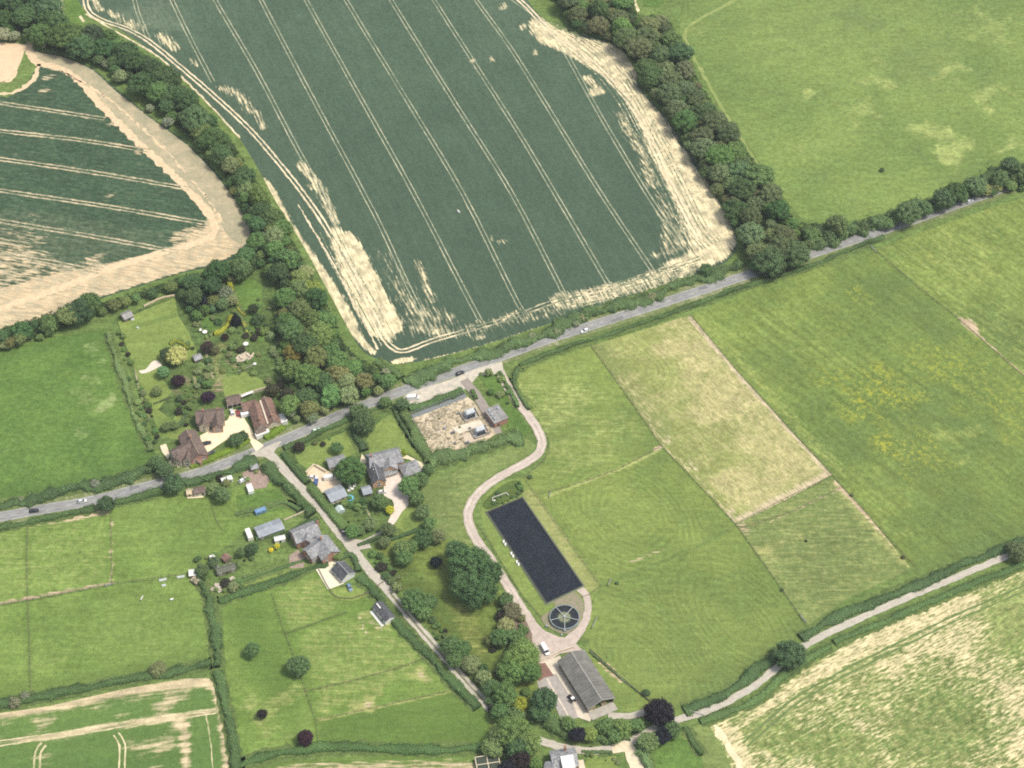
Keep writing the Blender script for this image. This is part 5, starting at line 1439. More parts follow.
hedge([(190, 467), (215, 457), (240, 446), (250, 440)], 3.0, 1.5, 'bright yellow-green trimmed hedge in front of the brown roofed houses', (.20, .30, .035), rough=.25)
hedge([(264, 438), (275, 432), (284, 427)], 3.6, 1.8, 'lime green hedge in front of the red roofed house', (.20, .31, .035), rough=.3)
hedge([(-20, 533), (0, 528), (50, 518), (95, 508)], 3.2, 1.8, 'dark hedge south of the main road at the far left', (.036, .066, .022), rough=.5)
hedge([(116, 503), (150, 495), (164, 491)], 3.2, 1.8, 'short dark hedge south of the main road between two round trees', (.036, .066, .022), rough=.5)
hedge([(186, 484), (205, 479), (230, 471), (256, 460)], 5.0, 2.6, 'thick dark hedge between the main road and the smallholding', (.034, .064, .024), rough=.6, leaf=.5)
hedge([(266, 464), (276, 476), (290, 492), (304, 509), (312, 516)], 4.6, 2.4, 'dark hedge along the west side of the lane by the smallholding', (.036, .066, .024), rough=.6)
hedge([(360, 576), (372, 591), (387, 609), (410, 636), (435, 664), (457, 689), (478, 709)], 3.4, 1.6, 'long dark hedge on the paddock side of the lower lane', (.036, .068, .024), rough=.6)
hedge([(284, 454), (292, 466), (302, 478), (308, 484)], 3.2, 2.0, 'dark trimmed hedge on the lane side of the corner garden', (.038, .072, .026), rough=.25, trim=True)
hedge([(311, 488), (320, 499), (332, 513), (346, 530)], 4.6, 2.2, 'very thick flat-topped trimmed hedge beside the lane', (.055, .095, .03), rough=.1, trim=True)
hedge([(284, 449), (305, 440), (325, 431), (350, 420), (372, 411), (392, 404)], 2.6, 1.8, 'dark hedge between the corner garden and the main road', (.038, .07, .025), rough=.5)
hedge([(400, 409), (408, 424), (418, 440), (427, 454), (431, 464)], 4.6, 2.6, 'thick hedge on the west side of the gravel compound', (.055, .09, .032), rough=.35)
hedge([(392, 408), (402, 424), (412, 442), (420, 452)], 1.6, 1.4, 'thin hedge along the right side of the square lawn', (.04, .07, .028), rough=.5)
hedge([(357, 428), (358, 440), (364, 452)], 4.2, 2.2, 'short dark hedge dividing the two garden lawns', (.034, .062, .026), rough=.6)
hedge([(410, 411), (430, 404), (450, 396), (462, 391)], 4.2, 2.4, 'dark hedge between the gravel compound and the layby', (.042, .078, .028), rough=.4)
hedge([(430, 466), (448, 459), (470, 452), (492, 444), (520, 436)], 6.0, 3.2, 'tall bushy hedge along the lower side of the gravel compound', (.055, .092, .034), rough=.7, leaf=.5)
hedge([(500, 372), (506, 384), (512, 396), (518, 408)], 1.8, 1.4, 'low hedge along the west edge of the farm road mouth', (.045, .08, .028), rough=.4)
hedge([(472, 391), (476, 400)], 1.6, 1.4, 'very short hedge at the top corner of the gravel compound', (.045, .08, .028), rough=.4)
hedge([(108, 334), (118, 366), (130, 402), (145, 436), (152, 452)], 2.6, 1.6, 'straggly hedge on the east side of the west pasture', (.07, .11, .04), rough=.7, dens=.8)
hedge([(-20, 709), (0, 704), (60, 694), (120, 682), (180, 670), (212, 664)], 4.0, 1.9, 'dark hedge between the southwest pasture and the striped crop field', (.036, .068, .024), rough=.4)
hedge([(198, 580), (209, 596), (213, 625), (216, 655), (218, 668)], 3.6, 2.0, 'dark hedge between the southwest pasture and the paddock', (.038, .07, .025), rough=.7)
hedge([(218, 672), (222, 690), (227, 715), (233, 745), (240, 780)], 3.6, 1.9, 'dark hedge between the striped crop field and the paddock', (.040, .074, .026), rough=.4)
hedge([(219, 602), (240, 594), (270, 584), (300, 573), (328, 564)], 3.4, 1.6, 'dark hedge above the paddock below the cottage gardens', (.034, .066, .022), rough=.3)
hedge([(222, 587), (245, 580), (270, 572), (300, 562), (316, 557)], 1.6, .9, 'low hedge strip inside the cottage lawn', (.045, .085, .028), rough=.3)
hedge([(236, 768), (262, 757), (300, 750), (350, 748), (410, 750), (470, 749), (486, 748)], 4.0, 1.6, 'dark hedge along the bottom of the paddock', (.038, .074, .024), rough=.35)
hedge([(684, 711), (710, 701), (740, 686), (762, 668), (778, 654)], 4.4, 1.8, 'dark hedge above the lane right of the purple giant tree', (.034, .064, .024), rough=.4)
hedge([(800, 638), (830, 622), (870, 605), (920, 584), (970, 563), (1008, 547), (1040, 535)], 4.4, 1.8, 'long dark hedge above the lane towards the right photo edge', (.036, .066, .026), rough=.4)
hedge([(700, 722), (730, 711), (760, 698), (782, 678), (800, 664), (830, 646)], 3.2, 1.3, 'low green hedge below the lane at the patchy field corner', (.05, .09, .03), rough=.3)
hedge([(834, 643), (870, 628), (920, 606), (970, 586), (1040, 558)], 3.0, 1.3, 'low green hedge below the lane along the patchy field', (.045, .082, .028), rough=.3)
hedge([(685, 727), (692, 740), (702, 756)], 2.2, 1.4, 'short hedge beside the pale strip at the bottom', (.045, .08, .028), rough=.4)
hedge([(640, 752), (648, 766), (656, 785)], 3.2, 2.0, 'bushy hedge on the right of the bottom driveway', (.06, .10, .04), rough=.5)
hedge([(590, 652), (610, 669), (630, 686), (655, 706)], .9, .9, 'thin hedge along the fence between the barn lawn and the mown pasture', (.05, .08, .035), rough=.5)
hedge([(388, 541), (400, 537), (414, 532), (422, 528)], 1.8, 1.5, 'dark clipped hedge between the small lawn and the meadow', (.028, .055, .022), rough=.2, trim=True)
hedge([(358, 546), (372, 541), (384, 536)], 1.6, 1.3, 'dark hedge above the side track', (.034, .062, .025), rough=.4)
hedge([(546, 717), (556, 728), (575, 738), (605, 742), (628, 736)], 4.6, 2.6, 'bushy hedge above the lower lane below the slab', (.05, .088, .03), rough=.7, leaf=.5)
hedge([(582, 752), (600, 752), (612, 752)], 1.5, 1.1, 'low hedge between the lane and the bottom lawn', (.045, .08, .03), rough=.4)
hedge([(236, 515), (262, 509), (284, 503), (300, 512)], 1.6, 1.2, 'thin hedge above the long pale grey shed', (.05, .085, .03), rough=.5)
hedge([(284, 538), (300, 528), (318, 519)], 2.6, 1.6, 'dark hedge between the long pale grey shed and the cottages', (.036, .066, .026), rough=.5)
hedge([(256, 540), (270, 536), (284, 531)], 2.2, 1.6, 'dark hedge at the foot of the long pale grey shed', (.036, .066, .026), rough=.5)
hedge([(340, 560), (352, 556), (360, 572)], 2.4, 1.8, 'dark hedge round the slate garage on the lane side', (.036, .066, .026), rough=.4)
hedge([(226, 278), (229, 285), (233, 293)], 2.4, 2.0, 'upper straight yellow hedge at the head of the garden', (.42, .43, .05), name='golden_hedge', rough=.3)
hedge([(236, 301), (238, 308), (241, 313), (246, 316)], 1.8, 1.6, 'middle yellow hedge curving past the near-black conifer', (.42, .42, .07), name='golden_hedge', rough=.3)
hedge([(214, 335), (221, 332), (228, 325), (231, 317)], 2.2, 1.8, 'curved crescent shaped yellow hedge', (.42, .43, .05), name='golden_hedge', rough=.25)
hedge([(243, 323), (246, 329), (248, 334)], 1.8, 1.5, 'lower short yellow-green hedge right of the near-black conifer', (.36, .38, .09), name='golden_hedge', rough=.4)
hedge([(170, 345), (176, 342), (184, 345), (189, 350)], 1.5, 1.2, 'thin yellow-green hedge arc behind the round yellow tree', (.28, .32, .05), name='golden_hedge', rough=.3)
hedge([(154, 404), (162, 401), (171, 397)], 1.2, 1.0, 'low dark hedge at the end of the west garden bed', (.05, .07, .03), rough=.6)
hedge([(172, 430), (182, 424), (188, 414)], 1.6, 1.5, 'dark hedge between the west lawn and the corner house', (.04, .07, .028), rough=.5)
hedge([(376, 362), (390, 371), (400, 380)], 4, 2.4, 'hedge at the bottom corner of the big field', (.05, .085, .03), rough=.7)

M_BANK = track_mat('rough_hedge_bank', (.085, .125, .038), (.135, .185, .055), .5, .35, .6, (.055, .085, .028))
ribbons('hedge_bank', BANKS, 4, M_BANK, .5, 1.5, z=BANKZ, sm=0, world=True)
# bed in front of the lagoon
sheet('scrub_bed', [(483, 504), (492, 494), (505, 484), (516, 481), (523, 486), (522, 494), (508, 501), (494, 508), (486, 509)], M_MEADOW, 1.2, lambda V, d: mx(d['dark'], np.ones(len(V)), .9), sm=4)
# ================================================================== BUILDINGS
def mesh_of(k, name, mat):
    me = bpy.data.meshes.new(name); me.from_pydata(k.v, [], k.f); me.update(); me.materials.append(mat)
    return me


_f = MB(); _f.box(-.62, -.54, -.02, .05, -.6, .6).box(.54, .62, -.02, .05, -.6, .6).box(-.54, .54, -.02, .05, .52, .6).box(-.70, .70, -.02, .10, -.68, -.6).box(-.03, .03, -.02, .045, -.6, .52)
WFR = mesh_of(_f, 'window', WHITE)
_f = MB(); _f.box(-.54, -.03, -.01, .02, -.6, .52).box(.03, .54, -.01, .02, -.6, .52)
WPN = mesh_of(_f, 'pane', GLASS)
_f = MB(); _f.box(-.45, .45, -.02, .05, 0, 2.05)
DOORM = mesh_of(_f, 'door', simple('dark_green_door', (.05, .08, .06), .1, 2))
_f = MB(); _f.box(.3, .36, .05, .11, .95, 1.08)
HANDM = mesh_of(_f, 'handle', METAL)
_f = MB(); _f.box(-1.15, 1.15, -.02, .06, 0, 2.2)
GDOOR = mesh_of(_f, 'garage_door', simple('white_door_paint', (.6, .6, .57), .1, 3))


class Building:
    def __init__(s, name, label, p0, p1, z, cat='house', group=None):
        A = G(*p0, z); B = G(*p1, z)
        s.c = (A[:2] + B[:2]) / 2; s.a = atan2(B[1] - A[1], B[0] - A[0])
        s.t = empty(name, (s.c[0], s.c[1], 0), s.a); tag(s.t, label, cat, group)
        s.main = (p0, p1)

    def loc(s, w):
        d = np.array(w[:2]) - s.c
        return (d[0] * cos(s.a) + d[1] * sin(s.a), -d[0] * sin(s.a) + d[1] * cos(s.a))

    def child(s, o, w, ang):
        x, y = s.loc(w); o.parent = s.t; o.location = (x, y, 0); o.rotation_euler = (0, 0, ang - s.a)
        return o

    def wing(s, W, eave, ridge, wall, roof, p0=None, p1=None, ov=.35, hip=0.0, wins=2, endwins=1, door=True, cap=None, chim=(), trim=None, L=None, shift=0.0, open_end=False):
        p0 = p0 or s.main[0]; p1 = p1 or s.main[1]
        A = G(*p0, ridge)[:2]; B = G(*p1, ridge)[:2]; C = (A + B) / 2; ang = atan2(B[1] - A[1], B[0] - A[0])
        L = L or hypot(*(B - A)) + 2 * hip
        n = np.array([-sin(ang), cos(ang)]); C = C + n * shift
        l2 = L / 2; w2 = W / 2; li = l2 - ov; wi = w2 - ov; rz = ridge - .16
        sl = (ridge - eave) / (w2 - ov + 1e-6)
        k = MB()
        hz = 0.02
        if hip:
            k.box(-li, li, -wi, wi, 0, eave)
        else:
            v = [(-li, -wi, 0), (-li, wi, 0), (-li, wi, eave), (-li, 0, eave + (ridge - eave) * .99 - .12), (-li, -wi, eave)]
            v += [(li, y, z) for _, y, z in v]
            if open_end:
                k.add(v, [(0, 4, 9, 5), (1, 6, 7, 2), (0, 1, 2, 3, 4)])
                k.box(li - .25, li, -wi, -wi + .35, 0, eave); k.box(li - .25, li, wi - .35, wi, 0, eave)
            else:
                k.add(v, [(0, 1, 2, 3, 4), (9, 8, 7, 6, 5), (0, 4, 9, 5), (1, 6, 7, 2)])
        s.child(k.build('wall', wall), C, ang)
        ez = ridge - sl * w2
        th = .16
        r = MB()
        if hip:
            li2 = max(l2 - hip, .02)
            v = [(-l2, -w2, ez), (l2, -w2, ez), (l2, w2, ez), (-l2, w2, ez), (-li2, 0, ridge), (li2, 0, ridge),
                 (-l2, -w2, ez - th), (l2, -w2, ez - th), (l2, w2, ez - th), (-l2, w2, ez - th)]
            r.add(v, [(0, 1, 5, 4), (1, 2, 5), (2, 3, 4, 5), (3, 0, 4), (0, 6, 7, 1), (1, 7, 8, 2), (2, 8, 9, 3), (3, 9, 6, 0), (6, 9, 8, 7)])
        else:
            for sg in (-1, 1):
                v = [(-l2, 0, ridge), (l2, 0, ridge), (l2, sg * w2, ez), (-l2, sg * w2, ez), (-l2, 0, ridge - th), (l2, 0, ridge - th), (l2, sg * w2, ez - th), (-l2, sg * w2, ez - th)]
                f = [(0, 3, 2, 1), (4, 5, 6, 7), (3, 7, 6, 2), (0, 4, 7, 3), (1, 2, 6, 5)]
                if sg < 0: f = [q[::-1] for q in f]
                f = [q[::-1] for q in f]
                r.add(v, f)
        ro = s.child(r.build('roof', roof), C, ang)
        if cap:
            c = MB(); lc = l2 - hip; c.box(-lc, lc, -.16, .16, ridge - .04, ridge + .1); s.child(c.build('ridge_cap', cap), C, ang)
        if trim:
            c = MB()
            for xx in (l2 + .02, -l2 - .02):
                for sg in (-1, 1): c.bar((xx, 0, ridge - .1), (xx, sg * w2, ez - .1), .06, .3)
            s.child(c.build('bargeboard', trim), C, ang)
        for cx, cy in chim:
            c = MB(); zt = ridge + 1.1; c.box(cx - .45, cx + .45, cy - .35, cy + .35, eave, zt).box(cx - .52, cx + .52, cy - .42, cy + .42, zt + .002, zt + .16)
            co_ = s.child(c.build('chimney', BRICK), C, ang)
            c = MB(); c.cyl(cx - .2, cy, zt + .16, zt + .55, .13, 8).cyl(cx + .2, cy, zt + .16, zt + .55, .13, 8)
            po = c.build('chimney_pot', simple_cached('terracotta', (.42, .2, .12))); po.parent = co_
        # openings
        stor = [1.55] if eave < 4 else [1.5, eave - .95]
        def put(x, y, z, rz_, me, sub, nm, sc=1.0):
            Cw = C + np.array([x * cos(ang) - y * sin(ang), x * sin(ang) + y * cos(ang)])
            o = bpy.data.objects.new(nm, me); COL.objects.link(o)
            lx, ly = s.loc(Cw); o.parent = s.t; o.location = (lx, ly, z); o.rotation_euler = (0, 0, ang - s.a + rz_); o.scale = (sc, 1, sc)
            q = bpy.data.objects.new(sub[0], sub[1]); COL.objects.link(q); q.parent = o
        for z in stor:
            for side in (1, -1):
                for i in range(wins):
                    x = -li + (i + .5) * 2 * li / wins
                    if door and z == stor[0] and i == wins // 2 and side == -1 and (wins > 1 or door == 2): 
                        put(x, -wi, 0, pi, DOORM, ('handle', HANDM), 'door'); continue
                    put(x, side * wi, z, 0 if side == 1 else pi, WFR, ('pane', WPN), 'window')
            if not hip and not open_end:
                for i in range(endwins):
                    y = -wi + (i + .5) * 2 * wi / endwins
                    put(li, y, z, -pi / 2, WFR, ('pane', WPN), 'window'); put(-li, y, z, pi / 2, WFR, ('pane', WPN), 'window')
        return C, ang

    def part(s, name, k, mat, w, ang=None):
        """mesh built round world point w"""
        return s.child(k.build(name, mat), w, s.a if ang is None else ang)

    def dormer(s, x, y, z, ang=None, w=1.7, wall=None, roof=None):
        p = G(x, y, z); ang = s.a if ang is None else ang
        k = MB(); k.box(-w / 2, w / 2, -1.0, 1.2, z - 1.3, z + .1)
        o = s.child(k.build('dormer', wall or CREAM), p[:2], ang)
        k = MB()
        for sg in (-1, 1): k.add([(0, -1.2, z + .75), (0, 1.6, z + .75), (sg * (w / 2 + .2), 1.6, z + .02), (sg * (w / 2 + .2), -1.2, z + .02)], [(0, 1, 2, 3) if sg > 0 else (3, 2, 1, 0)])
        k.add([(-w / 2, -1.01, z + .1), (w / 2, -1.01, z + .1), (0, -1.01, z + .7)], [(0, 1, 2)])
        k.build('dormer_roof', roof or R_BROWN, o)
        k = MB(); k.box(-w / 2 + .2, w / 2 - .2, -1.05, -1.0, z - .9, z - .05); k.build('pane', GLASS, o)


_cache = {}


def simple_cached(n, c):
    if n not in _cache: _cache[n] = simple(n, c)
    return _cache[n]


def px_angle(p0, p1, z=0):
    a = G(*p0, z); b = G(*p1, z); return atan2(b[1] - a[1], b[0] - a[0])


# 1 corner house, brown tiles
B = Building('tiled_house', 'brown tiled house with two front gables at the lower corner of the gravel drive', (186, 429), (199, 454), 7.6)
B.wing(8.8, 4.4, 7.2, BRICK, R_BROWN, hip=0, wins=3, endwins=2, cap=simple_cached('ridge_tile', (.30, .24, .17)), chim=[(-2.5, 0)])
B.wing(8.0, 4.4, 7.2, CREAM, R_BROWN, (171, 452), (190, 443), wins=2, endwins=2)
B.wing(4.2, 4.2, 6.4, CREAM, R_BROWN, (176, 458), (181, 446), wins=1, endwins=1, door=False)
B.wing(4.2, 4.2, 6.4, CREAM, R_BROWN, (186, 458), (189, 447), wins=1, endwins=1, door=False)
B.wing(4.4, 2.6, 4.0, BRICK, R_RED, (196, 460), (200, 453), wins=1, endwins=1, door=False)
# 2 second brown house
B = Building('tiled_house', 'brown tiled house with a purple tree touching its roof behind the gravel drive', (195, 413), (224, 410), 7.2)
B.wing(8.2, 4.3, 6.8, BRICK, R_BROWN, wins=4, endwins=2, chim=[(-3, .5), (4, .5)])
B.wing(5.0, 4.2, 6.6, CREAM, R_BROWN, (203, 423), (204, 412), wins=1, endwins=1, door=False)
B.wing(5.2, 4.2, 6.6, BRICK, R_BROWN, (217, 424), (216, 411), wins=1, endwins=1, door=False)
# 3 open fronted garages
B = Building('open_garage', 'brown roofed open garage with white posts and dark bays above the white and red cars', (225.5, 399), (240, 395.5), 3.9, cat='garage')
B.wing(6.2, 2.3, 3.9, DARKW, R_BROWN, wins=0, endwins=0, door=False)  # closed walls, coloured black for the shade inside the bays
k = MB()
for x in (-3.4, -1.1, 1.1, 3.4): k.box(x - .12, x + .12, -3.0, -2.78, 0, 2.3)
k.build('post', WHITE, B.t)
# 4 middle red house
B = Building('red_roofed_house', 'red roofed house with a white canopy over its drive, left of the long red roof', (254, 400), (261, 425), 6.6)
B.wing(6.4, 3.8, 6.2, CREAM, R_RED, wins=3, endwins=1, chim=[(4.5, 0)])
B.wing(5.6, 3.6, 5.6, CREAM, R_RED, (241, 404), (256, 400), wins=2, endwins=1, door=False)
B.wing(4.2, 2.4, 4.2, CREAM, R_BROWN, (256, 432), (266, 428), wins=1, endwins=1, door=False, shift=1)
k = MB(); k.box(-3.0, 3.0, -.6, .6, 2.4, 2.55).box(-2.9, -2.75, -.5, -.35, 0, 2.4).box(2.75, 2.9, -.5, -.35, 0, 2.4)
B.part('canopy', k, WHITE, G(238, 397, 2.5)[:2] + np.array([4, 2]), px_angle((236, 399), (248, 394)))
# 5 long red house
B = Building('red_roofed_house', 'long narrow red roofed house beside the white conservatory and the lime hedge', (264, 396), (274, 421), 6.4)
B.wing(6.6, 3.7, 6.0, CREAM, R_RED, wins=4, endwins=1, cap=simple_cached('ridge_tile', (.3, .24, .17)), chim=[(5, 0)])
k = MB(); k.box(-2.6, 2.6, -1.8, 1.8, 0, 2.2)
B.part('conservatory', k, WHITE, G(282, 418.5, 1.8)[:2])
k = MB(); k.add([(-2.8, -2, 2.2), (2.8, -2, 2.2), (2.8, 2, 2.2), (-2.8, 2, 2.2), (-1, 0, 3.2), (1, 0, 3.2)], [(0, 1, 5, 4), (1, 2, 5), (2, 3, 4, 5), (3, 0, 4)])
B.part('conservatory_roof', k, WHITE, G(282, 418.5, 1.8)[:2])
k = MB(); k.box(-3.2, 3.2, -.9, .9, 0, 2.6); k.add([(-3.3, -1, 2.6), (3.3, -1, 2.6), (3.3, 1, 2.8), (-3.3, 1, 2.8)], [(0, 1, 2, 3)])
B.part('porch', k, WHITE, G(262.5, 434.5, 1.2)[:2], px_angle((256, 437), (269, 432)))
k = MB(); k.box(-7.5, 7.5, -.35, .35, 3.0, 4.6)
B.part('valley_gutter', k, PALEC, G(264, 412, 4.4)[:2], px_angle((260, 400), (268, 424)))
# garden sheds
B = Building('garden_shed', 'small pale grey roofed shed at the top left corner of the western lawn', (121.5, 315.5), (131, 311), 3.2, cat='shed')
B.wing(5.0, 2.2, 3.2, WOOD, R_GREY, wins=1, endwins=0, door=2)
B = Building('garden_shed', 'small grey shed right of the large round yellow tree', (193, 357), (201, 354), 3.0, cat='shed')
B.wing(4.0, 2.1, 3.0, WOOD, R_SLATE, wins=1, endwins=0, door=2)

# 6 big slate house
B = Building('slate_roofed_house', 'large slate roofed house with buff brick front at the head of the pinkish drive', (369, 457), (399, 450), 7.6)
B.wing(9.4, 4.6, 7.6, BUFF, R_SLATE, wins=5, endwins=2, hip=1.0, cap=METAL, chim=[(-6, 0)])
B.wing(7.0, 4.3, 6.9, BUFF, R_SLATE, (388, 451), (390, 466), wins=1, endwins=2, door=False)
B.wing(6.6, 4.0, 6.3, BUFF, R_DSLATE, (372, 458), (379, 479), wins=2, endwins=1, door=False, cap=METAL)
B.wing(3.2, 2.4, 3.6, BUFF, R_SLATE, (383, 472), (397, 468), wins=2, endwins=0, door=False)
# skylights on the dark slope
for i, (x, y) in enumerate(((373.5, 466.5), (374.5, 469.5), (375.8, 472.5))):
    kk = MB(); kk.box(-.5, .5, -.35, .35, 5.2, 5.75)
    B.part('skylight', kk, WHITE, G(x, y, 5.5)[:2])
# 7 pyramid roofed garage
B = Building('pyramid_roofed_garage', 'grey garage with a low pyramid roof right of the slate roofed house', (407, 466), (413, 464), 4.6, cat='garage')
B.wing(7.6, 2.6, 4.6, BUFF, R_SLATE, hip=3.0, wins=2, endwins=0, door=False, cap=METAL)
# 8 pale garage by the yard
B = Building('outbuilding', 'outbuilding with a pale blue-grey metal roof below the tan yard', (327, 495), (344, 488), 3.7, cat='outbuilding')
B.wing(7.6, 2.6, 3.7, CREAM, R_ZINC, wins=2, endwins=1, door=2)
B = Building('garden_shed', 'small grey ridged shed beside the big slate roofed house and the white garden seats', (361.5, 489), (371, 486.5), 3.6, cat='shed')
B.wing(5.0, 2.3, 3.6, WOOD, R_ZINC, wins=1, endwins=0, door=2)
B = Building('outbuilding', 'low grey roofed outbuilding half hidden behind the big round garden tree', (327, 461), (345, 456), 4.2, cat='outbuilding')
B.wing(6.2, 2.5, 4.2, CREAM, R_SLATE, wins=2, endwins=1, door=2)
B = Building('greenhouse', 'small pale greenhouse beside the thick trimmed hedge', (338, 505), (341.5, 510), 2.7, cat='greenhouse')
B.wing(3.4, 1.7, 2.7, simple_cached('pale_glass', (.42, .50, .48)), simple_cached('pale_glass_roof', (.50, .58, .56)), wins=0, endwins=0, door=False, ov=.08)

# 9 slate cottages by the lane
B = Building('slate_cottage', 'upper of the two slate roofed cottages beside the lane', (292, 533), (317, 523), 7.0)
B.wing(8.6, 4.3, 7.0, BRICK, R_SLATE, wins=3, endwins=2, chim=[(6.2, 0)])
B.wing(5.6, 4.0, 6.2, BRICK, R_SLATE, (306, 540), (308, 529), wins=1, endwins=1, door=False)
B = Building('slate_cottage', 'lower of the two slate roofed cottages, next to the pale drive', (318, 535), (331, 552), 7.0)
B.wing(9.0, 4.3, 7.0, BRICK, R_SLATE, wins=3, endwins=2, chim=[(-3, 0)])
B.wing(7.2, 4.1, 6.6, BRICK, R_SLATE, (306, 551), (319, 542), wins=2, endwins=1, door=False)
# 10 long grey shed
B = Building('long_shed', 'long low shed with a pale blue-grey roof left of the cottages', (256, 531.5), (282, 522), 3.3, cat='shed')
B.wing(6.6, 2.5, 3.3, WOOD, R_ZINC, wins=4, endwins=0)
# 11 slate garage with white gable
B = Building('slate_garage', 'slate roofed garage with a white gable beside the pale drive', (337.5, 561.5), (348.5, 573.5), 4.9, cat='garage')
B.wing(7.2, 2.6, 4.9, WHITE, R_DSLATE, wins=1, endwins=0, door=False, cap=METAL, trim=WHITE)
# 12 black roofed barn shed with white walls
B = Building('stable_block', 'black roofed stable with white walls in the paddock beside the lane', (377, 601.5), (390, 617.5), 4.0, cat='stable')
B.wing(5.0, 2.7, 4.0, WHITE, R_DSLATE, wins=2, endwins=0, door=2, ov=.2)
kk = MB(); kk.bar((-4.4, -.6, 3.86), (-1.4, -.6, 3.86), .55, .12); kk.build('skylight', WHITE, B.t)
kk = MB(); kk.box(-4.6, 4.6, -4.1, -2.75, 0, .36); kk.build('concrete_apron', WHITE, B.t)
# 13 big barn
B = Building('barn', 'long grey barn with a sagging ribbed roof and open dark end in the farm yard', (571, 651.5), (602, 700), 6.6, cat='barn')
B.wing(12.6, 3.9, 6.4, WOOD, R_BARN, wins=0, endwins=0, door=False, cap=simple_cached('pale_ridge', (.38, .37, .34)), trim=simple_cached('pale_board', (.5, .48, .42)), open_end=True, ov=.5)
L_ = hypot(*(G(602, 700, 6.6) - G(571, 651.5, 6.6))[:2])
kk = MB()
for i in range(8):
    x = -L_ / 2 + .8 + i * (L_ - 1.6) / 7
    for y in (-5.75, 5.75): kk.box(x - .14, x + .14, y - .14 if y < 0 else y - .1, y + .1 if y < 0 else y + .14, 0, 4.0)
kk.build('post', METAL, B.t)
kk = MB(); kk.box(L_ / 2 - 3.4, L_ / 2 - 1.4, -4.4, -2.0, 0, 1.6).box(L_ / 2 - 3.2, L_ / 2 - 1.2, .6, 3.0, 0, 1.3)
kk.build('hay_bale', simple_cached('straw', (.42, .36, .2)), B.t)
kk = MB(); kk.box(L_ / 2 - 1.0, L_ / 2 + 3.2, -5.8, 5.8, .15, .38); kk.build('concrete_apron', CONC, B.t)
# 14 white roofed house at the bottom
B = Building('slate_roofed_house', 'house with a bright white flat panel on its slate roof at the bottom photo edge', (551, 757), (577, 753), 6.8)
B.wing(9, 4.4, 6.8, BUFF, R_SLATE, wins=3, endwins=2, chim=[(1, 3.0)])
B.wing(8, 4.0, 6.2, BUFF, R_SLATE, (552, 775), (555, 760), wins=1, endwins=1, door=False)
kk = MB(); kk.box(-1.6, 3.4, -6.4, -.4, 5.4, 6.95); kk.build('white_flat_roof', WHITE, B.t)
kk = MB(); kk.box(5.2, 7.6, -7, -1, 0, 3.0); kk.build('lean_to', CREAM, B.t)
# 15 compound building
B = Building('brick_plant_room', 'flat grey roofed brick building at the edge of the gravel compound', (491.5, 407), (501, 419.5), 4.0, cat='building')
k = MB(); k.box(-4.6, 4.6, -3.4, 3.4, 0, 3.4); k.build('wall', BRICK, B.t)
k = MB(); k.box(-4.9, 4.9, -3.7, 3.7, 3.402, 3.7); k.build('roof', R_GREY, B.t)
k = MB(); k.box(-3.9, -2.2, -2.6, -1.2, 3.702, 4.2).box(-1.2, .6, -2.6, -1.2, 3.702, 4.2).box(1.4, 3.2, -2.6, -1.2, 3.702, 4.2).box(-3.6, 3.6, 1.0, 1.3, 3.702, 3.95).box(-3.2, -1.4, 1.8, 2.9, 3.702, 4.3)
k.build('roof_vent', METAL, B.t)
for x in (-2.5, 0, 2.5):
    o = inst('window', WFR, B.t, (x, -3.4, 1.7), pi); inst('pane', WPN, o)
o = inst('door', DOORM, B.t, (4.6, -1.5, 0), -pi / 2); inst('handle', HANDM, o)
# 16 greenhouse frame
B = Building('greenhouse', 'white framed greenhouse with dark panes at the bottom photo edge', (478, 764), (498, 761), 3.2, cat='greenhouse')
k = MB(); k.box(-4.6, 4.6, -3.6, 3.6, 0, 2.2); k.build('glazing', simple_cached('green_glazing', (.06, .075, .055)), B.t)
k = MB()
for x in (-4.6, 0, 4.6): k.box(x - .17, x + .17, -3.7, 3.7, 2.2, 2.5)
for y in (-3.6, 0, 3.6): k.box(-4.7, 4.7, y - .17, y + .17, 2.502, 2.66)
for x in (-4.6, 4.6):
    for y in (-3.6, 3.6): k.box(x - .12, x + .12, y - .12, y + .12, 0, 2.5)
k.build('frame', CREAM, B.t)
# 17 smallholding sheds
def shed(label, p0, p1, W, e, r, wall, roof, wins=1, name='shed', group=None, door=2):
    B = Building(name, label, p0, p1, r, cat='shed', group=group); B.wing(W, e, r, wall, roof, wins=wins, endwins=0, door=door, ov=.15)
    return B
shed('white roofed shed, left of a touching pair under the roadside hedge', (221, 479.5), (226, 478), 2.6, 2.0, 2.5, WHITE, WHITE)
shed('white roofed shed, right of a touching pair under the roadside hedge', (226.8, 477.6), (232, 476), 2.6, 2.0, 2.5, WHITE, WHITE)
shed('small cream walled cottage with a tan roof at the pasture corner by the road', (193, 489), (205, 487), 4.0, 2.4, 3.6, CREAM, R_BROWN, 2, 'small_cottage')
shed('orange-tan end shed left against the small cream cottage', (186, 491), (191.5, 490), 3.4, 2.0, 2.8, TIMBERPALE, TIMBERPALE, 1)
shed('small red roofed shed among the bushes by the southwest pasture', (223.5, 553.5), (228, 558), 3.6, 2.0, 3.0, WOOD, R_RED, 1)
shed('long dull green-grey roofed shed beside the white tank', (216, 570), (235, 564), 3.8, 2.1, 2.9, WOOD, simple_cached('mossy_sheet', (.13, .14, .105)), 3)
shed('white roofed field shelter at the corner of the southwest pasture', (188.5, 572), (196.5, 571), 3.6, 2.1, 2.7, WOOD, WHITE, 1)
shed('pale brown shed below the white roofed field shelter', (192.5, 577), (198.5, 581), 3.0, 1.8, 2.4, WOOD, simple_cached('tan_sheet', (.42, .34, .26)), 1)
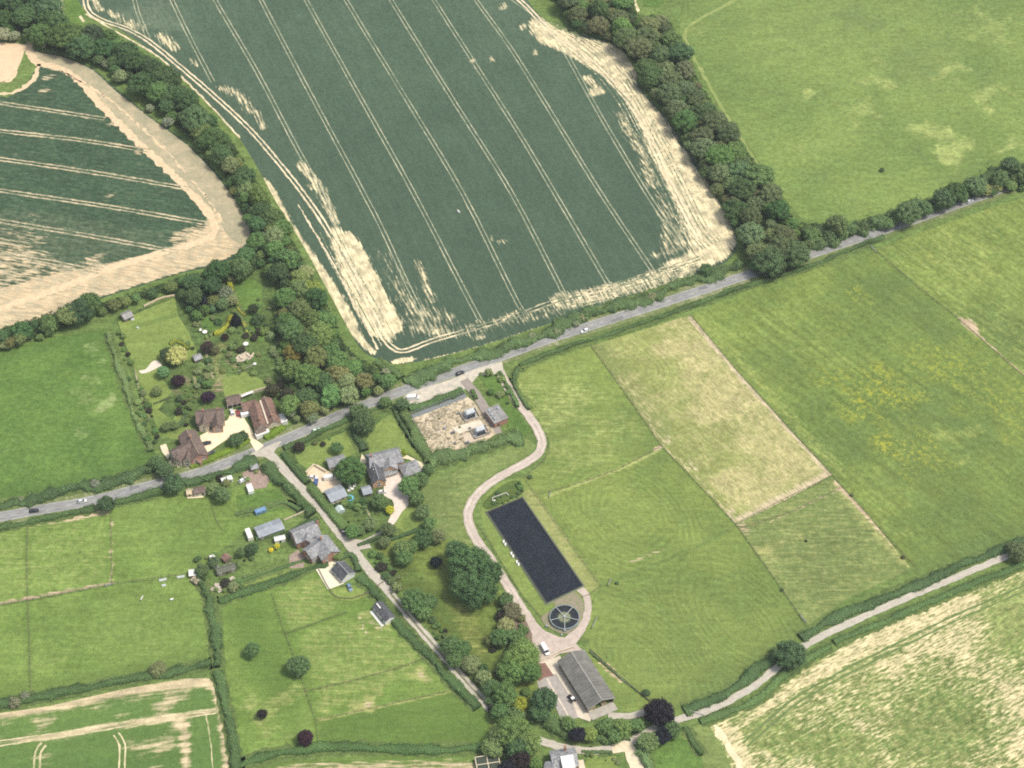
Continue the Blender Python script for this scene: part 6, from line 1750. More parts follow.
shed('grey roofed hut at the paved yard beside the lane hedge', (250, 466), (258, 464), 3.4, 2.1, 2.9, WOOD, R_SLATE, 1)
shed('white summerhouse below the long pale grey shed', (274, 538), (285, 535.5), 2.6, 2.1, 2.8, WHITE, WHITE, 1, 'summerhouse')
shed('small pale shed at the lower left corner of the gravel compound', (426, 465), (427, 470), 2.8, 2.0, 2.6, WOOD, simple_cached('grey_sheet', (.42, .44, .40)), 1)


# ================================================================== VEHICLES
def car_meshes():
    """hatchback along +x: body with bonnet and roof, glass band, wheels, lamps"""
    st = [(-2.1, .62, .42, .72), (-1.95, .80, .30, .86), (-1.4, .84, .26, .92), (0, .86, .26, .93), (1.0, .85, .26, .90), (1.75, .82, .28, .74), (2.05, .74, .34, .62), (2.12, .60, .42, .54)]
    v = []; f = []
    for x, w_, zb, zt in st:
        v += [(x, -w_, zb), (x, -w_ * 1.03, (zb + zt) / 2), (x, -w_ * .93, zt), (x, 0, zt + .03), (x, w_ * .93, zt), (x, w_ * 1.03, (zb + zt) / 2), (x, w_, zb)]
    n = 7
    for i in range(len(st) - 1):
        for j in range(n): f.append((i * n + j, (i + 1) * n + j, (i + 1) * n + (j + 1) % n, i * n + (j + 1) % n))
    f += [tuple(range(n)), tuple(range((len(st) - 1) * n, len(st) * n))[::-1]]
    f = [q[::-1] for q in f]
    k = MB(); k.add(v, f)
    # roof panel and pillars
    k.add([(-1.45, -.60, 1.40), (.25, -.60, 1.42), (.25, .60, 1.42), (-1.45, .60, 1.40), (-1.35, -.5, 1.46), (.15, -.5, 1.47), (.15, .5, 1.47), (-1.35, .5, 1.46)], [(0, 1, 5, 4), (1, 2, 6, 5), (2, 3, 7, 6), (3, 0, 4, 7), (4, 5, 6, 7), (3, 2, 1, 0)])
    for s_ in (-1, 1): k.bar((.25, s_ * .60, 1.41), (.98, s_ * .78, .92), .06).bar((-1.45, s_ * .60, 1.40), (-1.98, s_ * .76, .88), .10).bar((-.5, s_ * .62, 1.4), (-.45, s_ * .80, .92), .07)
    body = mesh_of(k, 'body', PAINT)
    k = MB(); k.add([(-1.96, -.76, .88), (1.0, -.78, .90), (1.0, .78, .90), (-1.96, .76, .88), (-1.45, -.59, 1.39), (.25, -.59, 1.41), (.25, .59, 1.41), (-1.45, .59, 1.39)], [(0, 1, 5, 4), (1, 2, 6, 5), (2, 3, 7, 6), (3, 0, 4, 7), (4, 5, 6, 7)])
    glass = mesh_of(k, 'window_glass', GLASS)
    k = MB(); n = 14
    kk = []
    for i in range(n): kk.append((.31 * cos(2 * pi * i / n), .31 * sin(2 * pi * i / n)))
    k.add([(a, -.1, b_) for a, b_ in kk] + [(a, .1, b_) for a, b_ in kk], [(i, (i + 1) % n, n + (i + 1) % n, n + i) for i in range(n)] + [tuple(range(n))[::-1], tuple(range(n, 2 * n))])
    wheel = mesh_of(k, 'wheel', TYRE)
    k = MB(); kk = [(a * .6, b_ * .6) for a, b_ in kk]
    k.add([(a, -.115, b_) for a, b_ in kk] + [(a, .115, b_) for a, b_ in kk], [(i, (i + 1) % n, n + (i + 1) % n, n + i) for i in range(n)] + [tuple(range(n))[::-1], tuple(range(n, 2 * n))])
    rim = mesh_of(k, 'rim', METAL)
    k = MB(); k.box(-.03, .03, -.16, .16, -.07, .07); lamp = mesh_of(k, 'headlight', WHITE)
    return body, glass, wheel, rim, lamp


def van_body():
    st = [(-2.9, .90, .30, 2.25), (-2.8, .95, .28, 2.35), (.9, .95, .28, 2.35), (1.35, .94, .28, 2.25), (2.1, .92, .28, 1.25), (2.75, .86, .30, 1.0), (2.85, .74, .36, .8)]
    v = []; f = []; n = 7
    for x, w_, zb, zt in st: v += [(x, -w_, zb), (x, -w_, zt * .8), (x, -w_ * .92, zt), (x, 0, zt + .04), (x, w_ * .92, zt), (x, w_, zt * .8), (x, w_, zb)]
    for i in range(len(st) - 1):
        for j in range(n): f.append((i * n + j, i * n + (j + 1) % n, (i + 1) * n + (j + 1) % n, (i + 1) * n + j))
    f += [tuple(range(n))[::-1], tuple(range((len(st) - 1) * n, len(st) * n))]
    f = [q[::-1] for q in f]; k = MB(); k.add(v, [q[::-1] for q in f])
    body = mesh_of(k, 'body', PAINT)
    k = MB(); k.add([(1.40, -.80, 2.20), (1.40, .80, 2.20), (2.06, .84, 1.34), (2.06, -.84, 1.34)], [(0, 3, 2, 1)])
    v2 = [(x + .03, y, z + .03) for x, y, z in k.v]; k.v = v2
    for s_ in (-1, 1): k.box(.75, 1.5, min(s_ * .955, s_ * .97), max(s_ * .955, s_ * .97), 1.25, 1.85)
    return body, mesh_of(k, 'window_glass', GLASS)


CARB, CARG, WHEEL, RIM, LAMP = car_meshes(); VANB, VANG = van_body()


def vehicle(x, y, x2, y2, color, label, kind='car', name='parked_car', group=None, z=0.2, scale=1.0):
    p = G(x, y, z + .7 if kind == 'car' else z + 1.2); a = px_angle((x, y), (x2, y2))
    t = empty(name, (p[0], p[1], z), a); t.scale = (scale,) * 3
    van = kind == 'van'
    inst('body', VANB if van else CARB, t, color=color); inst('window_glass', VANG if van else CARG, t)
    for wx in ((-1.9, 1.95) if van else (-1.32, 1.32)):
        for wy in (-.8, .8):
            o = inst('wheel', WHEEL, t, (wx, wy, .31)); inst('rim', RIM, o)
    for wy in (-.55, .55): inst('headlight', LAMP, t, ((2.84 if van else 2.12), wy, .62), 0)
    return tag(t, label, kind, group)


BLK = (.03, .03, .035); WHT = (.75, .76, .76)
vehicle(34, 510.5, 44, 509, BLK, 'black car driving on the main road near the left photo edge', name='moving_car')
vehicle(82, 501, 92, 499, (.62, .63, .63), 'silver-white car with dark windows driving behind the black one on the main road', name='moving_car')
vehicle(316, 430, 326, 426, (.55, .66, .55), 'pale mint coloured car on the main road right of the lane junction', name='moving_car')
vehicle(460, 373, 470, 369, BLK, 'black car on the main road at the layby', name='moving_car')
vehicle(585, 330.5, 575, 334, WHT, 'white car on the main road by the blossoming hedge bushes', name='moving_car')
vehicle(970, 201, 980, 197, (.6, .63, .66), 'silver car between trees on the main road at the right', name='moving_car')
vehicle(413, 397, 423, 396, (.8, .8, .78), 'long white van parked on the layby', 'van', 'parked_van')
vehicle(206.5, 443, 214, 441, BLK, 'black car parked on the gravel drive before the brown roofed houses')
vehicle(211, 453, 219, 449.5, (.05, .06, .06), 'dark car parked tight behind the yellow-green roadside hedge')
vehicle(238, 413, 236, 407, (.35, .05, .045), 'red car parked in front of the open garage')
vehicle(232, 412, 230, 406, WHT, 'white car parked left of the red one before the open garage')
vehicle(247, 414, 255, 412, WHT, 'white van parked against the middle red roofed house', 'van', 'parked_van')
vehicle(316, 482, 317, 476, (.05, .10, .32), 'bright blue car parked in the tan yard off the lane')
vehicle(330, 477, 340, 475, (.8, .78, .72), 'cream white van parked lengthways above the tan yard', 'van', 'parked_van')
vehicle(343, 532, 347, 537, BLK, 'black car on the lane at the cottages', name='moving_car')
vehicle(349.5, 587, 352, 592, (.16, .25, .36), 'steel blue car parked below the white gable of the slate garage')
vehicle(545, 649, 549, 656, (.80, .80, .80), 'white van parked in the farm yard above the barn', 'van', 'parked_van')
vehicle(382, 491.5, 390, 490, (.7, .68, .64), 'white car parked beside the short wing of the slate roofed house')
vehicle(243, 480, 247, 478, WHT, 'small white car in the smallholding next to the paved yard')
vehicle(313, 477, 318, 477, (.72, .70, .64), 'white car parked just above the bright blue one')


def tractor(x, y, x2, y2):
    p = G(x, y, .8); t = empty('tractor', (p[0], p[1], .2), px_angle((x, y), (x2, y2)))
    k = MB(); k.box(-.2, 2.0, -.35, .35, .7, 1.45); k.build('bonnet', simple_cached('tractor_dark', (.03, .035, .03)), t)
    k = MB(); k.add([(-1.5, -.7, 1.0), (-.1, -.7, 1.0), (-.1, .7, 1.0), (-1.5, .7, 1.0), (-1.35, -.6, 2.4), (-.3, -.6, 2.4), (-.3, .6, 2.4), (-1.35, .6, 2.4)], [(0, 1, 5, 4), (1, 2, 6, 5), (2, 3, 7, 6), (3, 0, 4, 7)]); k.build('cab_glass', GLASS, t)
    k = MB(); k.box(-1.45, -.2, -.7, .7, 2.4, 2.52); k.build('cab_roof', WHITE, t)
    for wx, wy, sc in ((-1.0, -.85, 2.4), (-1.0, .85, 2.4), (1.5, -.7, 1.5), (1.5, .7, 1.5)):
        o = inst('wheel', WHEEL, t, (wx, wy, .31 * sc), 0, (sc, 1.6, sc)); inst('rim', RIM, o)
    tag(t, 'small dark tractor with a white cab roof on the pale concrete beside the barn', 'tractor')


tractor(571.5, 699, 567, 693)


def trailer(x, y, x2, y2, L, W, H, col, label, name='trailer', cat='trailer', roofcol=None):
    p = G(x, y, H / 2 + .3); t = empty(name, (p[0], p[1], .05), px_angle((x, y), (x2, y2)))
    k = MB(); b = .18
    v = []
    for z, i in ((.4, 0), (.4 + H - .25, 0), (.4 + H, .18)): v += [(-L / 2 + i, -W / 2 + i, z), (L / 2 - i, -W / 2 + i, z), (L / 2 - i, W / 2 - i, z), (-L / 2 + i, W / 2 - i, z)]
    k.add(v, [(0, 1, 5, 4), (1, 2, 6, 5), (2, 3, 7, 6), (3, 0, 4, 7), (4, 5, 9, 8), (5, 6, 10, 9), (6, 7, 11, 10), (7, 4, 8, 11), (8, 9, 10, 11), (3, 2, 1, 0)])
    o = k.build('body', PAINT, t); o.color = (*col, 1)
    k = MB()
    for x_ in (-L * .25, L * .2): k.box(x_ - .45, x_ + .45, -W / 2 - .02, -W / 2 + .005, 1.1, 1.6)
    k.build('window_glass', GLASS, t)
    k = MB(); k.bar((L / 2, 0, .45), (L / 2 + 1.1, 0, .45), .12); k.build('drawbar', METAL, t)
    for wy in (-W / 2 + .1, W / 2 - .1): inst('wheel', WHEEL, t, (0, wy, .31))
    return tag(t, label, cat)


trailer(260.5, 511, 266, 509, 5.0, 2.1, 1.9, (.16, .28, .46), 'pale blue roofed horse trailer standing in the grass above the long shed', 'horse_trailer')
trailer(250, 489, 251.5, 493, 4.6, 2.6, 2.1, (.75, .75, .72), 'white caravan at the lower left of the paved smallholding yard', 'caravan', 'caravan')
trailer(249, 534.5, 251, 539.5, 5.6, 2.3, 2.3, (.80, .79, .72), 'cream white box trailer at the left end of the long pale grey shed', 'box_trailer')
trailer(213.8, 561, 216.5, 567, 5.6, 2.4, 2.2, (.74, .73, .70), 'white caravan among bushes by the long dull green shed', 'caravan', 'caravan')

# ================================================================== WORKS
# lagoon: embanked basin with dark lining and a thin walkway kerb
LAG = GL([(488, 513), (522, 499), (582, 586), (547, 603)])
def inset(P, d):
    c = P.mean(0); out = []
    n = len(P)
    for i in range(n):
        a, b_, c_ = P[i - 1], P[i], P[(i + 1) % n]
        u = (b_ - a) / np.hypot(*(b_ - a)); v_ = (c_ - b_) / np.hypot(*(c_ - b_)); nn_ = np.array([-u[1] , u[0]]); n2 = np.array([-v_[1], v_[0]])
        if (c - b_) @ nn_ < 0: nn_ = -nn_
        if (c - b_) @ n2 < 0: n2 = -n2
        m = nn_ + n2; m = m / (m @ nn_)
        out.append(b_ + m * d)
    return np.array(out)
tc_ = LAG.mean(0)
lag = empty('storage_lagoon', (tc_[0], tc_[1], 0)); tag(lag, 'long rectangular lagoon with blackish blue surface in the mown bank', 'lagoon')
def ringmesh(P0, P1, z0, z1):
    k = MB(); n = len(P0); v = [(*(p - tc_), z0) for p in P0] + [(*(p - tc_), z1) for p in P1]
    k.add(v, [(i, (i + 1) % n, n + (i + 1) % n, n + i) for i in range(n)])
    # both windings matter little for an opaque shell
    return k
LAG = inset(LAG, -.5)
O1 = inset(LAG, -.6)
ringmesh(O1, LAG, .12, .55).build('kerb', simple_cached('mossy_concrete', (.16, .18, .11)), lag)
ringmesh(LAG, inset(LAG, .5), .552, .56).build('coping', simple_cached('dark_liner_edge', (.06, .065, .06)), lag)
ringmesh(inset(LAG, .5), inset(LAG, 1.0), .558, .25).build('lining', simple_cached('black_liner', (.018, .02, .024)), lag)
km = NT('dark_still_surface'); kp = km.pos()
kc = km.mix(km.ramp(km.noise(kp, .08, 5, .6, .8), .35, .65), (.010, .014, .022), (.015, .020, .029))
kc = km.mix(km.ramp(km.noise(km.map(kp, (1, .35, 1), radians(-30)), .22, 5, .7, 1.2), .52, .78, 0, .75), kc, (.034, .042, .052))
kc = km.scale(kc, km.ramp(km.noise(kp, .9, 4, .7), .3, .7, .72, 1.35)); km.l(kc, km.b.inputs['Base Color'])
km.b.inputs['Roughness'].default_value = .7; km.b.inputs['Specular IOR Level'].default_value = .15
I2 = inset(LAG, .9)
k = MB(); k.add([(*(p - tc_), .3) for p in I2], [(3, 2, 1, 0)]); k.build('cover_sheet', km.m, lag)
# intermittent pale floats along the west side
k = MB()
for t_ in (.33, .36, .46, .49, .55, .58):
    q = LAG[0] + (LAG[3] - LAG[0]) * t_ - tc_ + np.array([-.9, -.2]); k.box(q[0] - .35, q[0] + .35, q[1] - .8, q[1] + .8, .3, .75)
k.build('ballast_block', WHITE, lag)

# circular settling tank
cc = G(564.5, 616.5, 1.6)[:2]
tk = empty('settling_tank', (cc[0], cc[1], 0)); tag(tk, 'round open settling tank with white spoke bridges over dark water', 'tank')
k = MB(); k.ring(0, 0, 0, 1.5, 5.95, 6.3, 64); k.build('wall', simple_cached('tank_wall', (.24, .28, .28)), tk)
k = MB(); k.cyl(0, 0, .2, 1.0, 5.94, 64); k.build('dark_water', simple('tank_water', (.020, .024, .028), .2, .5, .15, .5), tk)
k = MB(); k.ring(0, 0, .9, 1.2, 3.0, 3.15, 64); k.build('baffle', simple_cached('green_baffle', (.12, .16, .12)), tk)
k = MB(); k.cyl(0, 0, .9, 1.12, 2.6, 40); k.build('filter_bed', simple('mossy_filter_media', (.24, .25, .16), .3, 1.2, c2=(.16, .18, .10)), tk)
k = MB()
for i in range(5):
    a = i * 2 * pi / 5 + radians(270); k.bar((.4 * cos(a), .4 * sin(a), 1.62), (6.2 * cos(a), 6.2 * sin(a), 1.62), .26, .16)
k.cyl(0, 0, 1.12, 2.0, .5, 16)
k.build('spoke_bridge', simple_cached('bridge_grey', (.40, .42, .40)), tk)
k = MB(); k.box(-.4, .4, -7.0, -6.32, 0, 1.4).box(-1.6, -.9, -9, -8.2, 0, .8).box(-7.9, -7.0, -4.5, -3.9, 0, 1.1); k.build('control_box', METAL, tk)

# gravel compound equipment
def kiosk(x, y, label):
    p = G(x, y, 1.3); t = empty('transformer', (p[0], p[1], .1), radians(25)); t.scale = (1.35,) * 3
    k = MB(); k.box(-1.6, 1.6, -1.0, 1.0, .3, 2.4).box(-1.9, 1.9, -1.3, 1.3, 0, .3); k.build('tank', simple_cached('pale_plant_paint', (.50, .54, .58)), t)
    k = MB()
    for i in range(7): k.box(-1.5 + i * .45, -1.38 + i * .45, -1.5, -1.02, .4, 2.1)
    k.build('radiator', simple_cached('dark_plant_paint', (.16, .18, .2)), t)
    for i in range(3): k = MB(); k.cyl(-1 + i, .3, 2.4, 3.2, .14, 8); k.build('insulator', WHITE, t)
    k = MB(); k.box(-1.3, 1.3, -.25, .1, 2.402, 2.9); k.build('conservator', WHITE, t)
    k = MB(); k.box(-2.8, 2.8, -2.2, -2.05, 0, .8).box(-2.8, 2.8, 2.05, 2.2, 0, .8).box(-2.8, -2.65, -2.05, 2.05, 0, .8).box(2.65, 2.8, -2.05, 2.05, 0, .8); k.build('bund_wall', CONC, t)
    tag(t, label, 'transformer')
kiosk(470, 414, 'pale transformer in the gravel compound, nearer the main road')
kiosk(480, 431, 'pale transformer in the gravel compound, nearer the bushy hedge')


def gantry(x, y, label):
    p = G(x, y, 2); t = empty('busbar_gantry', (p[0], p[1], .05), radians(22))
    k = MB()
    for sx in (-2, 2): k.bar((sx, 0, 0), (sx, 0, 4.2), .18)
    k.bar((-2.2, 0, 4.1), (2.2, 0, 4.1), .16); k.build('frame', METAL, t)
    for sx in (-1.4, 0, 1.4): k = MB(); k.cyl(sx, 0, 4.2, 4.8, .10, 8); k.build('insulator', simple_cached('brown_glaze', (.2, .12, .08)), t)
    tag(t, label, 'gantry', 'gantries of the gravel compound')
for x, y in ((430, 420), (436, 434), (446, 413), (448, 446), (442, 426), (460, 404)):
    gantry(x, y, 'thin steel gantry standing on the mottled gravel of the compound')
rs_ = random.Random(9)
for i, q in enumerate(scatter([(416, 422), (464, 400), (490, 434), (440, 454)], 3.4, 1, 900, None, 77)):
    if i % 3 == 0:
        t = empty('cable_cabinet', (q[0], q[1], .05), radians(25)); k = MB(); h_ = rs_.uniform(.7, 1.5); w_ = rs_.uniform(.4, .9); k.box(-w_, w_, -.4, .4, .12, h_); k.build('housing', rs_.choice([METAL, simple_cached('dark_plant_paint', (.16, .18, .2)), simple_cached('tan_cabinet', (.34, .28, .2))]), t)
        k = MB(); k.box(-w_ - .15, w_ + .15, -.55, .55, 0, .12); k.build('plinth', CONC, t); tag(t, 'small electrical cabinet standing on the gravel of the fenced compound', 'cabinet', 'cabinets in the gravel compound')
    else:
        bush(0, 0, rs_.uniform(.35, .8), (.06, .07, .035), 'low weed tuft growing through the gravel of the fenced compound', 'weeds in the gravel compound', world=q, name='weed_tuft', kind='weed', squash=.5)
k = MB()
kP = resample(GL([(411, 415), (438, 405), (466, 394)]), .5); kc_ = kP.mean(0)
for i, q in enumerate(kP): d = q - kc_; k.box(d[0] - .05, d[0] + .05, d[1] - .03, d[1] + .03, 0, 2.2)
for a_, b2 in zip(kP[:-1], kP[1:]):
    for z_ in (.5, 1.9): k.bar((*(a_ - kc_), z_), (*(b2 - kc_), z_), .06)
o = k.build('palisade_fence', METAL); o.location = (kc_[0], kc_[1], 0); tag(o, 'grey steel palisade fence along the upper side of the gravel compound', 'fence')
k = MB(); kP = resample(GL([(411, 416), (424, 440), (433, 461)]), .5); kc_ = kP.mean(0)
for i, q in enumerate(kP): d = q - kc_; k.box(d[0] - .05, d[0] + .05, d[1] - .03, d[1] + .03, 0, 2.2)
for a_, b2 in zip(kP[:-1], kP[1:]):
    for z_ in (.5, 1.9): k.bar((*(a_ - kc_), z_), (*(b2 - kc_), z_), .06)
o = k.build('palisade_fence', METAL); o.location = (kc_[0], kc_[1], 0); tag(o, 'grey steel palisade fence along the left side of the gravel compound', 'fence')


def fence(px, label, step=3.0, h=1.15, rails=(.45, .8, 1.1), mat=None, post=.14, rail=.035, grp=None, sm=0):
    P = smooth(GL(px), 4) if sm else GL(px)
    P = resample(P, step); c = P.mean(0); k = MB()
    for q in P: d = q - c; k.box(d[0] - post / 2, d[0] + post / 2, d[1] - post / 2, d[1] + post / 2, 0, h)
    for a_, b2 in zip(P[:-1], P[1:]):
        for z_ in rails: k.bar((*(a_ - c), z_), (*(b2 - c), z_), rail, rail * 1.6)
    o = k.build('wire_fence' if rail < .06 else 'rail_fence', mat or WOOD); o.location = (c[0], c[1], 0)
    return tag(o, label, 'fence', grp)


fence([(591, 346), (625, 393), (662, 447), (700, 487), (735, 524), (770, 572), (806, 626)], 'long thin fence from the main road hedge down the middle pastures to the lane')
fence([(690, 316), (735, 369), (790, 429), (832, 475), (870, 518), (914, 566)], 'long thin fence with a worn strip down the right side of the dry pasture')
fence([(530, 497), (580, 484), (620, 469), (661, 447)], 'thin cross fence between the two mown middle pastures')
fence([(736, 524), (780, 502), (832, 476)], 'short cross fence at the foot of the dry pasture')
fence([(740, 529), (790, 513), (840, 489)], 'second cross fence just below the foot of the dry pasture')
fence([(874, 250), (915, 285), (960, 320), (1000, 356), (1040, 390)], 'thin fence across the right hand pastures past the bare gateway')
fence([(524, 478), (560, 530), (600, 586)], 'thin fence on the right of the lagoon bank', step=2.5)
fence([(600, 587), (592, 594), (582, 598)], 'short fence end closing the lagoon bank')
fence([(590, 650), (610, 668), (635, 690), (655, 706)], 'wooden fence between the barn lawn and the mown pasture', rail=.08)
fence([(478, 525), (500, 560), (522, 596), (542, 618)], 'thin fence along the farm road beside the lagoon bank', step=2.5)
fence([(28, 528), (27, 565), (28, 600), (30, 645), (31, 694)], 'thin fence running down the southwest pastures near the left edge')
fence([(111, 516), (112, 550), (112, 583)], 'short thin fence on the right side of the pale left paddock')
fence([(-10, 606), (28, 600), (70, 592), (112, 584), (160, 578), (190, 574)], 'thin cross fence between the upper and lower southwest pastures')
fence([(286, 634), (320, 622), (346, 613)], 'thin fence on the lower edge of the small dry paddock')
fence([(272, 594), (283, 628), (297, 664), (316, 722), (319, 745)], 'thin fence down the left side of the inner paddocks')
fence([(305, 692), (350, 682), (400, 668), (430, 657)], 'thin fence across the middle of the paddock')
fence([(317, 721), (380, 707), (452, 691)], 'thin fence above the deep green lowest paddock')
fence([(318, 568), (327, 586), (335, 598), (350, 600), (368, 594), (384, 582)], 'curved wooden fence round the lawn of the slate garage', rail=.07)
fence([(210, 498), (216, 520), (222, 530)], 'short thin fence in the grass of the smallholding')
fence([(546, 434), (550, 444), (546, 458), (524, 478)], 'thin fence round the bend of the farm road', sm=1)
fence([(704, 716), (690, 712)], 'short white gate rails at the lane fork', h=1.2, rails=(.3, .6, .9, 1.15), mat=WHITE, rail=.07, step=2)
# gates and small pale things
def gate(x, y, x2, y2, label):
    A = G(x, y); Bq = G(x2, y2); L = hypot(*(Bq - A)[:2]); t = empty('field_gate', (A[0], A[1], 0.15), px_angle((x, y), (x2, y2)))
    k = MB()
    for z_ in (.25, .5, .75, 1.0, 1.2): k.bar((0, 0, z_), (L, 0, z_), .06)
    k.bar((0, 0, .25), (L, 0, 1.2), .06); k.build('gate_leaf', METAL, t)
    k = MB(); k.box(-.22, -.04, -.09, .09, 0, 1.45).box(L + .04, L + .22, -.09, .09, 0, 1.45); k.build('gate_post', WOOD, t)
    tag(t, label, 'gate')
gate(549, 498, 551, 492, 'open field gate at the corner by the lagoon bank')
gate(592, 629, 597, 618, 'pale field gate beside the round settling tank road')
gate(608, 586, 611, 580, 'small open gate at the lower corner of the lagoon bank')
gate(871, 247, 876, 253, 'field gate at the top of the right hand pastures by the road')
gate(800, 616, 806, 623, 'pale gate at the bottom of the dull pasture')
gate(105, 587, 113, 585, 'metal gate at the lower right corner of the pale left paddock')


def horse(x, y, col, label, ang=0.0, sc=1.0):
    """standing horse: trunk, arched neck, head, four jointed legs, as one skinned body"""
    me = bpy.data.meshes.new('horse'); bm = bmesh.new()
    P = [(0, 0, 1.2, .26), (.5, 0, 1.2, .30), (-.55, 0, 1.25, .29), (.85, 0, 1.35, .2), (1.15, 0, 1.3, .14), (1.4, 0, .85, .11), (1.6, 0, .45, .12), (1.78, 0, .22, .07),
         (.55, .2, .8, .11), (.56, .2, .45, .07), (.55, .2, .05, .06), (.55, -.2, .8, .11), (.62, -.2, .45, .07), (.66, -.2, .05, .06),
         (-.55, .2, .85, .14), (-.68, .2, .5, .07), (-.6, .2, .05, .06), (-.55, -.2, .85, .14), (-.62, -.2, .5, .07), (-.52, -.2, .05, .06), (-.85, 0, 1.2, .06), (-.95, 0, .7, .04)]
    E_ = [(0, 1), (0, 2), (1, 3), (3, 4), (4, 5), (5, 6), (6, 7), (1, 8), (8, 9), (9, 10), (1, 11), (11, 12), (12, 13), (2, 14), (14, 15), (15, 16), (2, 17), (17, 18), (18, 19), (2, 20), (20, 21)]
    vs = [bm.verts.new(p[:3]) for p in P]
    for a_, b2 in E_: bm.edges.new((vs[a_], vs[b2]))
    bm.to_mesh(me); bm.free()
    o = bpy.data.objects.new('horse', me); COL.objects.link(o)
    md = o.modifiers.new('skin', 'SKIN'); sk = me.skin_vertices[0].data
    for i, p in enumerate(P): sk[i].radius = (p[3] * .85, p[3])
    sk[0].use_root = True
    o.modifiers.new('sub', 'SUBSURF').levels = 1
    o.modifiers['sub'].render_levels = 1
    p = G(x, y, 0); o.location = (p[0], p[1], .18); o.rotation_euler = (0, 0, ang); o.scale = (sc,) * 3
    me.materials.append(simple_cached('coat_' + label.split()[0], col))
    return tag(o, label, 'horse')


horse(142, 600, (.75, .72, .66), 'white horse grazing in the middle of the southwest pasture', 1.2)
def trough(x, y, x2, y2, L, label, name='water_trough', col=None, W=.9, H=.6):
    p = G(x, y); t = empty(name, (p[0], p[1], .18), px_angle((x, y), (x2, y2)))
    k = MB(); k.box(-L / 2, L / 2, -W / 2, -W / 2 + .08, 0, H).box(-L / 2, L / 2, W / 2 - .08, W / 2, 0, H).box(-L / 2, -L / 2 + .08, -W / 2 + .08, W / 2 - .08, 0, H).box(L / 2 - .08, L / 2, -W / 2 + .08, W / 2 - .08, 0, H).box(-L / 2 + .08, L / 2 - .08, -W / 2 + .08, W / 2 - .08, 0, .1)
    k.build('basin', col or WHITE, t)
    k = MB(); k.box(-L / 2 + .09, L / 2 - .09, -W / 2 + .09, W / 2 - .09, .12, H * .8); k.build('water', col and WHITE or simple_cached('trough_water', (.45, .5, .52)), t)
    return tag(t, label, 'trough')
trough(163, 580.5, 170, 579, 3.2, 'long white trough on the fence above the white horse')
trough(164, 586, 168, 585, 1.8, 'short white trough just under the long one by the fence')
trough(181, 577.5, 188, 576.5, 3.2, 'white trough at the right end of the pasture fence')
trough(172, 600, 176, 599, 1.6, 'greenish trough alone in the grass right of the white horse', col=simple_cached('green_plastic', (.35, .45, .3)))
trough(458.5, 212, 460, 214, 1.6, 'small white cover standing alone in the big dark crop field', 'inspection_cover')
trough(138, 328.5, 139, 329, 1.0, 'small white tub on the western lawn', 'garden_tub')
trough(133, 320, 136, 319, 1.6, 'white tub at the corner of the pale grey lawn shed', 'garden_tub')

# garden furniture
def table_set(x, y, label, n=2, r=.8):
    p = G(x, y); t = empty('garden_table', (p[0], p[1], .18), random.uniform(0, 3))
    k = MB(); k.cyl(0, 0, .70, .75, r, 18); k.build('tabletop', WHITE, t)
    for i in range(4):
        a = i * pi / 2 + .4; k = MB(); k.bar((r * .6 * cos(a), r * .6 * sin(a), 0), (r * .5 * cos(a), r * .5 * sin(a), .7), .06); k.build('leg', WHITE, t)
    tag(t, label, 'table')
table_set(205, 333, 'white round table at the lower left end of the curved yellow hedge', r=1.2)
table_set(200.5, 331, 'smaller white table left of the other at the curved yellow hedge', r=.8)
table_set(246, 345, 'white table on the terrace above the red roofed houses', r=1.3)
table_set(215, 350, 'white table right of the small grey garden shed', r=1.0)
table_set(203, 369, 'white table on the path below the small grey garden shed', r=1.0)
table_set(255, 365, 'small white table at the right end of the garden terrace', r=.8)


def armchair(x, y, label):
    p = G(x, y); t = empty('garden_chair', (p[0], p[1], .18), random.uniform(0, 6))
    k = MB(); k.box(-.4, .4, -.4, .4, .38, .48); k.build('seat', WHITE, t)
    k = MB(); k.box(-.4, .4, .36, .46, .48, 1.1); k.build('backrest', WHITE, t)
    for sx in (-.35, .35):
        for sy in (-.35, .35): k = MB(); k.box(sx - .04, sx + .04, sy - .04, sy + .04, 0, .38); k.build('leg', WHITE, t)
    return tag(t, label, 'chair', 'white chairs on the shaded lawn')
for x, y in ((349, 491.5), (352.5, 489.8), (354.5, 487), (350, 487.5)): armchair(x, y, 'white garden chair on the shaded lawn under the big round garden tree').scale = (1.5,) * 3
k = MB(); k.cyl(0, 0, 0, .6, 1.7, 28, 1.8); p = G(350, 499)
t = empty('paddling_pool', (p[0], p[1], .18)); k.build('pool_wall', simple_cached('pool_blue', (.10, .32, .50)), t)
k = MB(); k.cyl(0, 0, .3, .604, 1.6, 28); k.build('water', simple_cached('pool_water', (.16, .52, .66)), t); tag(t, 'round turquoise paddling pool below the white garden chairs', 'pool')
# terrace walls
def wall_run(px, h, w_, mat, label, name='garden_wall'):
    P = GL(px); c = P.mean(0); k = MB()
    for a_, b2 in zip(P[:-1], P[1:]): k.bar((*(a_ - c), h / 2), (*(b2 - c), h / 2), w_, h)
    o = k.build(name, mat); o.location = (c[0], c[1], 0.15)
    return tag(o, label, 'wall')
wall_run([(235, 362), (239, 356), (242, 360), (246, 354), (250, 358), (254, 354)], .8, .5, CREAM, 'zigzag cream stone wall on the terrace above the red roofed houses')
wall_run([(238, 372), (248, 368), (256, 364)], .6, .5, simple_cached('mossy_wall', (.25, .26, .18)), 'low mossy wall below the cream zigzag one')
wall_run([(237, 398), (245, 396), (258, 392), (266, 390)], 1.8, .3, CREAM, 'pale garden wall behind the red roofed houses')
wall_run([(306, 474), (314, 466), (326, 473)], 1.4, .4, CREAM, 'cream wall round the tan yard off the lane')
